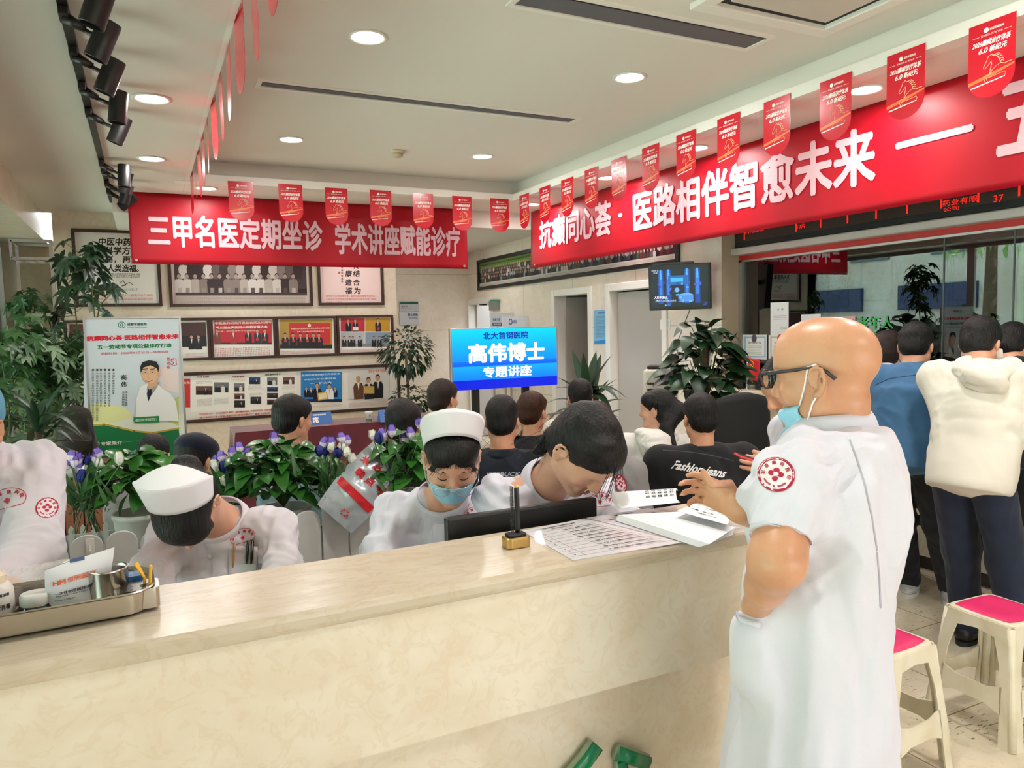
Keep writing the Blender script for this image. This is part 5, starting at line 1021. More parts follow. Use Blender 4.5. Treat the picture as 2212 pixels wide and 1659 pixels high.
zz = mth('PINGPONG', mth('MULTIPLY', mth('ADD', sp_.outputs[0], mth('MULTIPLY', sp_.outputs[1], .3)), 1.), .012); ww = mth('FRACT', mth('MULTIPLY', mth('ADD', sp_.outputs[2], zz), 62.)); st_ = mth('GREATER_THAN', ww, .5)
mx_ = nt.nodes.new('ShaderNodeMix'); mx_.data_type = 'RGBA'; nt.links.new(st_, mx_.inputs['Factor']); mx_.inputs['A'].default_value = (*lin((36, 33, 30)), 1); mx_.inputs['B'].default_value = (*lin((176, 166, 146)), 1); nt.links.new(mx_.outputs['Result'], bs.inputs['Base Color'])
t, J, c, R, top = sitter('person in a black and cream herringbone jacket with short dark hair', (957, 862), 4.7, CF*.8+CR*.5, .05, M['hairb'], hb, sh=.18); collar(J, hb, t, .08, .05)
t, J, c, R, top = sitter('person in a black denim jacket with white back lettering, between the two nurses', (1085, 908), 3.75, CF*.95+CR*.1, .12, M['hair'], M['navyc'], sh=.185)
word_on(top, 1086, 1026, 'JEEPBUCK', .17, .026, 'b8bcc4', 'l', CR, 0, 0, .35).word('YOUTH WEAR', .02, -.024, .07, .010, '9aa0a8').build('back_lettering', M['printm'], t)
t, J, c, R, top = sitter('person with brown hair in a black quilted jacket with orange diamond stitching', (1150, 890), 4.5, CF*.8+CR*.4, .1, hair_mat('dark_brown_hair', (44, 22, 12), (70, 36, 20)), M['blackc'])
bv = bvh_of(top); d = Decal(bv, on(bv, 1150, 940, 4), CR, -ray(1150, 940))
for i in range(-7, 8):
    for q in (-1, 1): d.strip([(i*.045+q*-.13, -.13), (i*.045, 0), (i*.045+q*.13, .13)], .0022, 'a8643c')
d.build('quilt_stitching', M['printm'], t)
t, J, c, R, top = sitter('person in a cream varsity jacket with a striped collar facing the big screen', (1252, 858), 5.0, CF*.95-CR*.12, .0, M['hair'], M['creamc'], sh=.18, fine=True)
collar(J, M['white'], t, .071, .036); b = MB()
for k in range(2):
    n0 = J['neck']-J['up']*.006+J['up']*.012*k; b.tube([n0+(J['L']*math.cos(a)+J['F']*math.sin(a)*.92)*(.079-.003*k) for a in np.linspace(0, 2*PI, 30)], .003, 5)
b.build('collar_stripe', M['black'], t)
t, J, c, R, top = sitter('person with long brown-black hair and a grey hooded top behind the bent nurse', (1290, 922), 3.72, CF*.9+CR*.35, .15, M['hairb'], M['greyc'], 'long', extra=lambda c, R: (cone(c+R@V3(0, -.06, -.02), c+R@V3(0, -.085, -.16), .07, .05, k=.03),))
sculpt('hood', [cone(J['neck']-J['fwd']*.07+J['L']*.06, J['neck']-J['fwd']*.10-J['up']*.05, .05, .06, k=.04), cone(J['neck']-J['fwd']*.07-J['L']*.06, J['neck']-J['fwd']*.10-J['up']*.05, .05, .06, k=.04), cone(J['neck']-J['fwd']*.10-J['up']*.04, J['neck']-J['fwd']*.11-J['up']*.15, .07, .03, k=.04)], .009, M['greyc'], t, .03, folds(.006, 16, J['L'], 3))
t, J, c, R, top = sitter('person in a white hooded top with a black ponytail, head turned to the screen', (1420, 885), 4.45, CF*.85+CR*.2, .05, M['hair'], M['whitec'], 'long', headF=-CR*.85+CF*.5, fine=True, skin='skinl', hs=.97, extra=lambda c, R: (cone(c+R@V3(0, -.09, .03), c+R@V3(.0, -.135, -.01), .045, .045, k=.02), cone(c+R@V3(0, -.135, -.01), at(1440, 925, 4.34), .045, .04, k=.03), cone(at(1440, 925, 4.34), at(1458, 965, 4.26), .036, .014, k=.03)))
sculpt('hood', [cone(J['neck']-J['fwd']*.06+J['L']*.08+J['up']*.02, J['neck']-J['fwd']*.12-J['up']*.04, .05, .07, k=.05), cone(J['neck']-J['fwd']*.06-J['L']*.08+J['up']*.01, J['neck']-J['fwd']*.12-J['up']*.04, .05, .07, k=.05), cone(J['neck']-J['fwd']*.12-J['up']*.04, J['neck']-J['fwd']*.12-J['up']*.14, .085, .04, k=.05)], .009, M['whitec'], t, .03, folds(.008, 15, J['L'], 3))
word_on(top, 1420, 970, 'OFFICIAL', .10, .016, '50586a', 'l', CR, -.3).build('back_lettering', M['printm'], t)
t, J, c, R, top = sitter('person in a black denim jacket with white script across the back, by the office chair', (1512, 902), 3.8, CF*.95-CR*.1, .12, M['hair'], M['blackc'], sh=.215, loose=.032)
d = word_on(top, 1510, 1016, 'Fashion jeans', .255, .058, 'f2f2f2', 'l', CR, -.20, 0, .5, bold=.03); d.strip([(x/100, .085-.004*(x/10)**2-.018*x/10) for x in range(-17, 18, 2)], .003, '4a4c52'); d.build('back_lettering', M['printm'], t)
# ---------------------------------------------------------------- the steel waiting bench
def bench(x0, y, n, label, fx, fy):
    t = thing('waiting_bench', label, 'bench', (x0+n*.29, y, 0)); st = M['chrome']; pm = mat('perforated_steel', (96, 98, 100), .35, .8)
    for i in range(n):
        x = x0+i*.58; MB().grid(lambda u, v: V3(x+.03+.52*u, y-.02-.10*v+.02*math.cos(PI*v), .44+.40*v), 3, 8).build('seat_back', pm, t, smooth=True, solid=.006)
        MB().grid(lambda u, v: V3(x+.03+.52*u, y-.0+.44*v, .43-.02*math.sin(PI*v)), 3, 8).build('seat', pm, t, smooth=True, solid=.006)
        MB().tube([(x+.01, y-.125, .845), (x+.57, y-.125, .845)], .016, 10).build('back_rail', st, t, smooth=True)
    MB().bx(x0, x0+n*.58, y+.16, y+.22, .36, .41).build('beam', st, t)
    for x in (x0+.15, x0+n*.58-.15):
        MB().tube([(x, y+.19, .37), (x, y+.19, .05)], .025, 10).tube([(x, y-.08, .03), (x, y+.19, .06), (x, y+.46, .03)], .022, 10).build('leg', st, t, smooth=True)
    for i in range(n+1): MB().tube([(x0+i*.58, y-.09, .60), (x0+i*.58, y+.10, .63), (x0+i*.58, y+.30, .62), (x0+i*.58, y+.34, .50)], .014, 8).build('armrest', st, t, smooth=True)
bench(1.2, 3.34, 3, 'perforated steel waiting bench between the planter and the dark jackets', 0, 1)
# ---------------------------------------------------------------- standing at the pharmacy window
M['blackt'] = cloth('black_trouser_cloth', (20, 20, 24), (26, 26, 31)); sole = mat('white_sole', (214, 212, 206), .5); shoe_g = mat('grey_sneaker', (150, 152, 154), .6, c2=(226, 224, 220), nscale=14)
def stander(label, npx, D, F, lean, hpx, hD, pitch, hairm, topm, legm, feet, headF=None, kind='short', **k):
    nk = at(*npx, D); F = unit([F[0], F[1], 0]); up = unit(Z3*math.cos(lean)+F*math.sin(lean)); nh = (nk[2]-.93)/math.cos(lean); hip = nk-up*nh
    L = np.array([-F[1], F[0], 0]); a = {}
    for i, s_ in enumerate('lr'): fx, fy = feet[i]; a['a'+s_] = V3(fx, fy, .08); hh = hip+L*(.085 if s_ == 'l' else -.085); a['k'+s_] = np.array([*(.5*hh[:2]+.5*np.array([fx, fy])+F[:2]*.03), .50])
    a.update(k.pop('arms', {})); r = sitter(label, hpx, hD, F, pitch, hairm, topm, kind, neck=nk, nh=nh, lean=lean, stand=True, arms=a, legm=legm, headF=headF, **k); return r
f1, f2 = onz(1962, 1285, 0), onz(2052, 1302, 0)
t, J, c, R, top = stander('person in a blue denim shirt and black trousers leaning on the pharmacy ledge', (1972, 800), 3.95, unit(V3(.9, .42, 0)), .28, (1978, 748), 4.0, .35, M['hair'], M['bluedenim'], M['blackt'], [f1[:2], f2[:2]], sh=.20, loose=.028, arms=dict(el=at(1900, 905, 4.15), wl=at(1930, 860, 4.45), er=at(2040, 930, 3.85), wr=at(2060, 850, 4.1)), topname='denim_shirt')
shoes(J, shoe_g, sole, t); collar(J, M['bluedenim'], t, .078, .04); bv = bvh_of(top); b = MB()
b.tube([on(bv, x, y, 4) for x, y in dense(((1890, 832), (1920, 818), (1960, 812), (2000, 808), (2040, 806)))], .0022, 5); b.build('yoke_seam', mat('denim_seam', (34, 62, 96), .8), t)
f1, f2 = onz(2150, 1268, 0), onz(2215, 1290, 0)
t, J, c, R, top = stander('person in a cream hooded sweatshirt and dark jeans at the pharmacy ledge', (2128, 795), 3.45, unit(V3(.97, .22, 0)), .30, (2118, 742), 3.55, .4, M['hair'], M['creamc'], M['denimd'], [(3.60, 2.26), (3.56, 1.99)], sh=.20, loose=.028, arms=dict(el=at(2072, 925, 3.46), wl=at(2075, 915, 3.8), er=at(2250, 930, 3.25), wr=at(2240, 860, 3.55)), topname='sweatshirt')
shoes(J, M['black'], M['dark'], t)
sculpt('hood', [cone(at(2078, 800, 3.46), at(2110, 812, 3.34), .045, .055, k=.05), cone(at(2185, 790, 3.34), at(2130, 815, 3.32), .05, .055, k=.05), cone(at(2110, 812, 3.34), at(2155, 830, 3.27), .05, .045, k=.05), cone(at(2080, 790, 3.5), at(2150, 765, 3.53), .04, .04, k=.04)], .009, M['creamc'], t, .03, folds(.009, 13, V3(.4, -.8, .2), 3))
f1, f2 = onz(1915, 1225, 0), onz(1945, 1238, 0)
t, J, c, R, top = stander('person in a white coat at the pharmacy ledge, mostly hidden behind the denim shirt', (1908, 800), 4.3, unit(V3(.95, .2, 0)), .2, (1918, 762), 4.35, .3, M['hairb'], M['coat'], M['blackt'], [f1[:2], f2[:2]], kind='long', sh=.17, arms=dict(er=at(1960, 910, 4.35), wr=at(1985, 880, 4.55)), topname='white_coat'); shoes(J, M['white'], sole, t)
t, J, c, R, top = stander('person in black clothes beyond the cream sweatshirt at the right edge', (2200, 790), 3.95, unit(V3(.97, .1, 0)), .22, (2188, 748), 4.05, .45, M['hair'], M['blackc'], M['blackt'], [(4.16, 2.66), (4.12, 2.32)], sh=.19, loose=.03, arms=dict(er=at(2290, 900, 3.75), wr=at(2290, 850, 4.0))); shoes(J, M['black'], M['dark'], t)
# white coat with the red phone, behind the doctor
t, J, c, R, top = stander('person in a white coat looking down at a red phone behind the bald doctor', (1742, 915), 2.95, -CR*.9-CF*.15, .16, (1706, 832), 2.88, .55, M['hair'], M['coat'], M['blackt'], [(2.52, 2.22), (2.60, 2.42)], kind='long', sh=.165, loose=.016, arms=dict(el=at(1735, 1080, 2.75), wl=at(1690, 1006, 2.72), dl=-CR*.8+Z3*.15, nl=-CF*.9+CR*.2, er=at(1760, 1080, 3.1), wr=at(1740, 1050, 2.95), dr=-CR*.8), topname='white_coat', res=.008, fine=True); shoes(J, M['white'], sole, t)
p = at(1622, 990, 2.70); ph = thing('phone', 'red mobile phone held up behind the bald doctor', 'phone', p); Q = rot_head(-CR, -.1); pr = unit(CR*.86+Z3*-.28); pu = unit(np.cross(-CF, pr))
MB().prism(rrect(-.066, -.004, .066, .004, .0035), p, pr, pu, unit(np.cross(pr, pu)), .07).build('phone_case', mat('red_phone_case', (214, 34, 44), .35), ph, bevel=.002); MB().prism(rrect(-.060, .0043, .060, .005, .0003), p+unit(np.cross(pr, pu))*.004, pr, pu, unit(np.cross(pr, pu)), .062).build('phone_screen', M['black'], ph)
# ================================================================== plants
def leaf(b, p, d, up, L, Wd, droop=.3, kind='heart', n=6, fold=.25, col=None):
    d = unit(d); s = unit(np.cross(d, up)); nn = np.cross(s, d); V = []; F = []
    for i in range(n+1):
        t = i/n; w = {'heart': math.sin(PI*min(1, t*.92+.08))**.7*(1-t*.35)*1.05, 'lance': math.sin(PI*t**.8)**.85, 'strap': (1-t**3)*(.55+.45*min(1, t*4))}[kind]*Wd*.5
        if i == n: w = .0005
        c = p+d*L*t*(1-.12*droop*t)-np.array([0, 0, 1])*L*droop*t*t+nn*0; f = nn*fold*w
        V += [c-s*w+f, c, c+s*w+f]
    for i in range(n):
        for k in (0, 1): a = i*3+k; F.append((a, a+1, a+4, a+3))
    return b.add(V, F, col)
def leaf_mat(name, c, c2, rough=.35): return mat(name, c, rough, c2=c2, nscale=5, spec=.5)
M['pothos'] = leaf_mat('glossy_green_leaf', (38, 92, 34), (66, 128, 48), .28); M['dkleaf'] = leaf_mat('dark_green_leaf', (22, 48, 28), (34, 66, 36), .4); M['midleaf'] = leaf_mat('mid_green_leaf', (46, 84, 46), (74, 116, 62), .4); M['stem'] = mat('green_stem', (70, 98, 48), .6); M['bark'] = mat('bark', (104, 84, 66), .8, c2=(84, 66, 50), nscale=20)
def pothos(name, label, c, rad, n, seed, L=(.07, .11), pot=None, group=None, up=.5, m='pothos', squash=(1, .58, .75), cat='plant', drop=.5, stems=True):
    rs = random.Random(seed); c = np.asarray(c, float); t = thing(name, label, cat, (c[0], c[1], pot[1] if pot else 0), group); b = MB(); st = MB()
    for i in range(n):
        th = rs.uniform(0, 2*PI); ph = math.asin(rs.uniform(-.55, 1)); r = rad*rs.uniform(.35, 1.)**.6; o = V3(math.cos(th)*math.cos(ph)*squash[0], math.sin(th)*math.cos(ph)*squash[1], math.sin(ph)*squash[2])*r; p = c+o
        d = unit(V3(o[0], o[1], 0)*1.2/rad+V3(rs.uniform(-.5, .5), rs.uniform(-.5, .5), rs.uniform(-.5, .5)*up+.15)); q = rs.uniform(*L); leaf(b, p, d, V3(rs.uniform(-.3, .3), rs.uniform(-.3, .3)-.25, 1), q, q*.74, drop*rs.uniform(.4, 1.4), 'heart', 6, rs.uniform(.1, .4))
        if stems and i % 2 == 0: st.tube([c+V3(0, 0, -rad*.6), c+o*.5+V3(0, 0, rad*.1), p], .0026, 4)
    b.build('foliage', M[m], t, smooth=True)
    if stems: st.build('vine_stems', M['stem'], t, smooth=True)
    if pot:
        r0, z0, z1 = pot; MB().lathe([(0, z0), (r0*.72, z0), (r0*.8, z0+.01), (r0, z1-.02), (r0*1.05, z1-.02), (r0*1.05, z1), (r0*.95, z1), (r0*.9, z1-.03), (0, z1-.035)], (c[0], c[1], 0), 32).build('pot', M['potw'], t, smooth=True)
    return t
M['potw'] = mat('white_plastic_pot', (206, 208, 206), .4); PY = 3.0
for px, py, D, rad, n, sd, lb in ((300, 1040, 2.98, .165, 130, 3, 'leafy pothos in a white pot behind the bowed nurse cap'), (610, 1030, 2.95, .20, 190, 5, 'big leafy pothos in a white pot left of the silver parcel bag'), (895, 1000, 2.98, .165, 130, 8, 'leafy pothos in a white pot between the silver bag and the nurse with glasses')):
    c = at(px, py, D); pothos('potted_pothos', lb, c, rad, n, sd, pot=(.10, .72, c[2]-.12), group='pothos plants on the planter ledge')
def tulips(label, heads, D, seed):
    rs = random.Random(seed); base = at(np.mean([h[0] for h in heads]), max(h[1] for h in heads)+70, D); base[2] = .87; t = thing('tulip_bunch', label, 'artificial flowers', base, 'artificial tulip bunches on the planter ledge'); lf = MB()
    for px, py, k in heads:
        p = at(px, py, D+rs.uniform(-.04, .04)); d = unit(V3(rs.uniform(-.3, .3), rs.uniform(-.3, .3), 1)); s, u, _ = frame(d); h = rs.uniform(.042, .052); b = MB(); w = {'v': ('efe6f6', '8a6cd0'), 'w': ('f6f6ea', 'eef0dc'), 'n': ('1e2a78', '2a2f8c')}[k]
        for j in range(6):
            a = j*PI/3+rs.uniform(-.1, .1); o = .012 if j % 2 else .009; x = s*math.cos(a)+u*math.sin(a); y = -s*math.sin(a)+u*math.cos(a)
            prof = [(.002, 0, .004), (.9, .25, .011), (1.15, .55, .0125), (.95, .82, .009), (.75, 1., .0025)]
            for (r0, z0, w0), (r1, z1, w1), cc in zip(prof[:-1], prof[1:], (w[0], w[0], w[1] if k == 'v' else w[0], w[1])): b.add([p+x*o*r0-y*w0+d*h*z0, p+x*o*r0*1.12+d*h*z0, p+x*o*r0+y*w0+d*h*z0, p+x*o*r1+y*w1+d*h*z1, p+x*o*r1*1.12+d*h*z1, p+x*o*r1-y*w1+d*h*z1], [(0, 1, 4, 5), (1, 2, 3, 4)], cc)
        b.build('bloom', M['petal'], t, smooth=True); lf.tube([p, (p+base)/2+V3(0, 0, .03), base+V3(rs.uniform(-.05, .05), rs.uniform(-.03, .03), 0)], .0022, 5)
        for _ in range(3): leaf(lf, p*.6+base*.4+V3(rs.uniform(-.03, .03), rs.uniform(-.03, .03), rs.uniform(-.06, .02)), V3(rs.uniform(-.6, .6), rs.uniform(-.6, .6), 1), V3(0, -1, .2), rs.uniform(.08, .14), .016, .15, 'strap')
        for _ in range(10):
            q = p*.5+base*.5+V3(rs.uniform(-.06, .06), rs.uniform(-.05, .05), rs.uniform(-.05, .02)); leaf(lf, q, V3(rs.uniform(-1, 1), rs.uniform(-1, 1), .6), V3(0, 0, 1), .03, .006, .2, 'lance', 2)
    lf.build('stems_and_leaves', M['midleaf'], t, smooth=True)
M['petal'] = attr_mat('petal', .55)
tulips('violet and white artificial tulips beside the coat sleeve at the left', [(152, 998, 'v'), (142, 1020, 'v'), (170, 1004, 'v'), (205, 1000, 'v'), (216, 990, 'v'), (168, 1022, 'v'), (150, 1035, 'w'), (215, 1012, 'w'), (190, 1010, 'n'), (173, 1042, 'n'), (258, 1005, 'w'), (182, 1030, 'w'), (198, 1048, 'n'), (160, 1010, 'v')], 2.86, 1)
tulips('violet and white artificial tulips just right of the bowed nurse cap', [(463, 1005, 'v'), (484, 1000, 'v'), (503, 990, 'v'), (518, 980, 'v'), (530, 992, 'v'), (466, 1020, 'w'), (486, 1022, 'n'), (497, 1040, 'v'), (487, 1050, 'w'), (545, 1000, 'w')], 2.86, 2)
tulips('violet, white and navy artificial tulips left of the silver bag', [(592, 960, 'v'), (697, 972, 'v'), (716, 966, 'v'), (738, 958, 'v'), (750, 964, 'v'), (714, 978, 'w'), (692, 986, 'n'), (703, 986, 'n'), (733, 990, 'n'), (736, 978, 'w'), (750, 988, 'w'), (762, 1004, 'w')], 2.86, 3)
tulips('violet and white artificial tulips in front of the cropped black hair', [(808, 952, 'w'), (822, 960, 'n'), (832, 952, 'v'), (846, 945, 'v'), (910, 928, 'v'), (872, 962, 'v'), (888, 950, 'v')], 2.87, 4)
# picket planter
t = thing('picket_planter', 'white picket planter box behind the nurses holding the pothos and tulips', 'planter', (.7, 2.85, 0)); FY = 2.80
i = 0; x = -.62
while x < 1.85:
    z = .938-.004*(i % 2)+.012*math.sin(i*1.7); ol = [(-.048, 0), (.048, 0), (.048, z-.045)]+[(.048*math.cos(a)*(1 if a else 1), z-.045+.045*math.sin(a)**.8) for a in np.linspace(.15, PI-.15, 9)]+[(-.048, z-.045)]
    MB().prism(ol, (x, FY, .02), (1, 0, 0), Z3, (0, 1, 0), .012).build('picket', M['fence'], t, bevel=.002); x += .1025; i += 1
b = MB(); b.bx(-.66, 1.85, FY+.015, FY+.03, .25, .31); b.bx(-.66, 1.85, FY+.015, FY+.03, .66, .72); b.build('rail', M['fence'], t)
b = MB(); b.bx(-.66, 1.85, FY+.03, FY+.28, .66, .70); b.bx(-.66, 1.85, FY+.27, FY+.28, 0, .82); b.bx(-.66, -.64, FY+.03, FY+.28, 0, .82); b.bx(1.83, 1.85, FY+.03, FY+.28, 0, .82); b.build('box', M['fence'], t)
hk = ony(195, 1183, FY-.003); b = MB(); b.bx(hk[0]-.012, hk[0]+.012, FY-.006, FY, hk[2]-.03, hk[2]+.03); b.tube([hk+V3(0, -.004, .01), hk+V3(0, -.012, -.015), hk+V3(0, -.024, -.02), hk+V3(0, -.026, -.004)], .004, 8); b.build('adhesive_hook', M['white'], t, smooth=False)
t = thing('lattice_planter', 'small white lattice flower box beside the left coat sleeve', 'planter', (*at(180, 1165, 2.98)[:2], .7)); b = MB(); p0 = at(180, 1165, 2.98)
for k in range(-3, 4):
    xx = p0[0]+k*.04; ol = [(-.010, -.12), (.010, -.12), (.010, .045), (0, .06), (-.010, .045)]; MB().prism(ol, (xx, p0[1], p0[2]), (1, 0, 0), Z3, (0, 1, 0), .008).build('slat', M['fence'], t)
b.bx(p0[0]-.15, p0[0]+.15, p0[1]+.008, p0[1]+.016, p0[2]-.0, p0[2]+.02); b.bx(p0[0]-.15, p0[0]+.15, p0[1]+.008, p0[1]+.016, p0[2]-.10, p0[2]-.08); b.build('rail', M['fence'], t); MB().bx(p0[0]-.14, p0[0]+.14, p0[1]+.016, p0[1]+.10, p0[2]-.12, p0[2]+.0).build('trough', M['fence'], t)
# silver courier bag
c0 = [at(695, 1086, 2.83), at(770, 1112, 2.78), at(848, 1022, 2.86), at(820, 985, 2.92)]; t = thing('parcel_bag', 'crumpled silver parcel bag with red print wedged in the planter', 'bag', (c0[1]+c0[0])/2)
bu = unit(c0[2]-c0[1]); bn = unit(-ray(770, 1050)); bw = unit(np.cross(bn, bu)); bc_ = (c0[0]+c0[1]+c0[2]+c0[3])/4
def bag(sgn):
    def fn(u, v):
        x = (u-.5)*.32; y = (v-.5)*(.165+.03*math.sin(u*3)); e = (1-abs(2*u-1)**2.2)*(1-abs(2*v-1)**2.2); q = np.array([[u*7, v*5, sgn]]); w = .010*vnoise(q)[0]+.006*abs(vnoise(q*2.4+3)[0])
        return bc_+bu*x+bw*y+bn*(sgn*(.034*e+.003)+w*(.4+e))
    return fn
b = MB(); f1_ = bag(1); b.grid(f1_, 40, 24); f2_ = bag(-1); b.grid(lambda u, v: f2_(1-u, v), 40, 24); b.build('bag_skin', mat('silver_poly', (182, 190, 196), .28, .35), t, smooth=True)
b = MB()
def bagp(u, v): return f1_(u, v)+bn*.003
b.grid(lambda u, v: bagp(.30+.10*u+.03*v, .06+.88*v), 6, 18); b.build('red_stripe', mat('red_poly', (214, 24, 36), .35), t, smooth=True); b = MB()
for ch, u_, v_, sz in (('晚', .60, .70, .085), ('点', .60, .46, .085), ('号', .60, .18, .10), ('米', .76, .80, .085), ('必', .78, .52, .08)):
    g, f, _ = glyphs(ch, .045); b.add([bagp(u_+(gy-.5)*sz*1.5, v_+(.5-gx)*sz*2.4) if False else bagp(u_-(gy-.5)*-sz*1.2, v_-(gx-.5)*sz*2.3) for gx, gy in g], f)
for a in range(10): b.tube([bagp(.13+.05*math.cos(a*.63), .42+.10*math.sin(a*.63)), bagp(.13+.025*math.cos(a*.63), .42+.05*math.sin(a*.63))], .0018, 4)
b.build('red_print', mat('red_poly_ink', (206, 22, 40), .4), t)
# ---------------------------------------------------------------- larger plants
def schefflera(label, stems, seed, L=.10, n=7, m='midleaf', name='umbrella_plant', dens=1., pot=None, group=None):
    rs = random.Random(seed); b = MB(); st = MB(); p0 = np.asarray(stems[0][0][0], float); t = thing(name, label, 'plant', (p0[0], p0[1], 0), group)
    for pts, k in stems:
        pts = [np.asarray(q, float) for q in pts]; st.tube(pts, [.009]+[.005]*(len(pts)-1), 6)
        for i in range(int(k*dens)):
            s_ = rs.uniform(.15, 1.); j = min(int(s_*(len(pts)-1)), len(pts)-2); f = s_*(len(pts)-1)-j; o = pts[j]*(1-f)+pts[j+1]*f; a = rs.uniform(0, 2*PI); d = unit(V3(math.cos(a), math.sin(a), rs.uniform(-.1, .9))); e = o+d*rs.uniform(.08, .20); st.tube([o, e], .0022, 4); ax = unit(d+V3(0, 0, .4)); s1, s2, _ = frame(ax)
            for q in range(n):
                w = 2*PI*q/n+a; leaf(b, e, s1*math.cos(w)+s2*math.sin(w)+ax*.15, ax, L*rs.uniform(.75, 1.1), L*.34, rs.uniform(.2, .6), 'lance', 4)
    b.build('foliage', M[m], t, smooth=True); st.build('stems', M['stem'], t, smooth=True)
    if pot: MB().lathe([(0, 0), (pot*.75, 0), (pot, pot*1.6), (pot*.92, pot*1.6), (pot*.85, pot*1.45), (0, pot*1.45)], (p0[0], p0[1], 0), 28).build('pot', M['potw'], t, smooth=True)
    return t
W_ = lambda px, py, y: ony(px, py, y)
schefflera('tall umbrella plant climbing in front of the framed calligraphy, behind the poster', [([(-.52, 6.6, .3), W_(205, 690, 6.6), W_(196, 600, 6.6), W_(182, 545, 6.6)], 20), ([(-.55, 6.6, .3), W_(165, 690, 6.7), W_(156, 610, 6.7), W_(160, 555, 6.7)], 22), ([(-.5, 6.6, .9), W_(215, 660, 6.5), W_(240, 635, 6.5)], 4)], 4, .115, 7, 'dkleaf', pot=.16)
schefflera('bushy umbrella plant filling the window corner left of the poster', [([(-.86, 6.3, .3), W_(55, 840, 6.3), W_(40, 760, 6.3), W_(25, 710, 6.3)], 34), ([(-.84, 6.3, .3), W_(92, 850, 6.3), W_(85, 790, 6.3), W_(75, 740, 6.3)], 38), ([(-.80, 6.4, .3), W_(125, 880, 6.4), W_(130, 810, 6.4), W_(132, 750, 6.4)], 34), ([(-.90, 6.1, .3), W_(20, 880, 6.1), W_(8, 800, 6.1), W_(0, 745, 6.1)], 26), ([(-.66, 6.4, .3), W_(158, 860, 6.5), W_(162, 800, 6.5), W_(165, 765, 6.5)], 22)], 9, .098, 7, 'midleaf', pot=.2, dens=1.5)
schefflera('pale green umbrella plant standing on the wall rack by the window', [([(-1.02, 9.06, 1.78), (-1.0, 9.06, 1.95), (-.98, 9.06, 2.02)], 16), ([(-1.04, 9.06, 1.78), (-1.08, 9.06, 1.97)], 12)], 5, .10, 7, 'midleaf')
def strappy(label, c, n, L, seed, w=.05, m='dkleaf', name='dracaena_plant', tilt=(.25, 1.3), pot=.14):
    rs = random.Random(seed); t = thing(name, label, 'plant', (c[0], c[1], 0)); b = MB()
    for i in range(n):
        a = 2*PI*i/n*2.4+rs.uniform(-.3, .3); e = rs.uniform(*tilt); d = V3(math.cos(a)*math.sin(e), math.sin(a)*math.sin(e), math.cos(e)); leaf(b, np.asarray(c)+V3(0, 0, rs.uniform(-.25, .1)), d, V3(0, 0, 1) if e > .4 else V3(.5, .5, .4), L*rs.uniform(.7, 1.1), w, rs.uniform(.15, .55)*math.sin(e)*1.3, 'lance', 8, .3)
    b.build('foliage', M[m], t, smooth=True); MB().tube([(c[0], c[1], .2), (c[0]+.01, c[1], c[2]*.6), c], .018, 8).build('trunk', M['bark'], t, smooth=True)
    MB().lathe([(0, 0), (pot*.75, 0), (pot, pot*1.8), (pot*.92, pot*1.8), (pot*.85, pot*1.65), (0, pot*1.65)], (c[0], c[1], 0), 28).build('pot', M['potw'], t, smooth=True); return t
strappy('dark strap-leaved dracaena between the big screen and the doors', at(1268, 870, 5.75), 34, .50, 3, .075)
strappy('dark long-leaved plant drooping below the window corner, left of the poster base', at(82, 930, 4.1), 40, .34, 6, .04, tilt=(.5, 1.6), name='palm_plant')
def ball_tree(label, c1, r1, c2, r2, base, seed):
    rs = random.Random(seed); t = thing('ficus_tree', label, 'plant', base); b = MB()
    for c, r, n in ((c1, r1, 420), (c2, r2, 260)):
        for i in range(n):
            o = RNG.normal(size=3); o = unit(o)*r*rs.uniform(.55, 1.05)**.5*np.array([1, 1, .9]); leaf(b, np.asarray(c)+o, unit(o)+V3(rs.uniform(-.4, .4), rs.uniform(-.4, .4), -.4), unit(o)+V3(0, 0, .6), .075, .042, .4, 'lance', 3)
    b.build('foliage', M['dkleaf'], t, smooth=True); MB().tube([base, (base[0]+.02, base[1], c2[2]), c1], .016, 8).build('trunk', M['bark'], t, smooth=True); MB().lathe([(0, 0), (.14, 0), (.18, .3), (.165, .3), (.15, .27), (0, .27)], (base[0], base[1], 0), 28).build('pot', M['potw'], t, smooth=True)
c1 = ony(876, 758, 8.2); c2 = ony(886, 868, 8.2); ball_tree('two-tiered ficus tree with dark round crowns at the end of the framed wall', c1, .30, c2, .21, (c1[0], 8.2, 0), 2)
c = at(1522, 800, 5.15); pothos('pothos_pole', 'tall pothos on a moss pole in front of the pharmacy corner', c, .40, 120, 21, (.13, .20), None, None, .4, 'dkleaf', (.62, .55, .85), 'plant', .6); t = COL.objects['pothos_pole']; MB().tube([(c[0], c[1], .2), (c[0], c[1], c[2]+.25)], .03, 10).build('moss_pole', M['bark'], t, smooth=True); MB().lathe([(0, 0), (.15, 0), (.19, .3), (.175, .3), (.16, .27), (0, .27)], (c[0], c[1], 0), 28).build('pot', M['potw'], t, smooth=True)
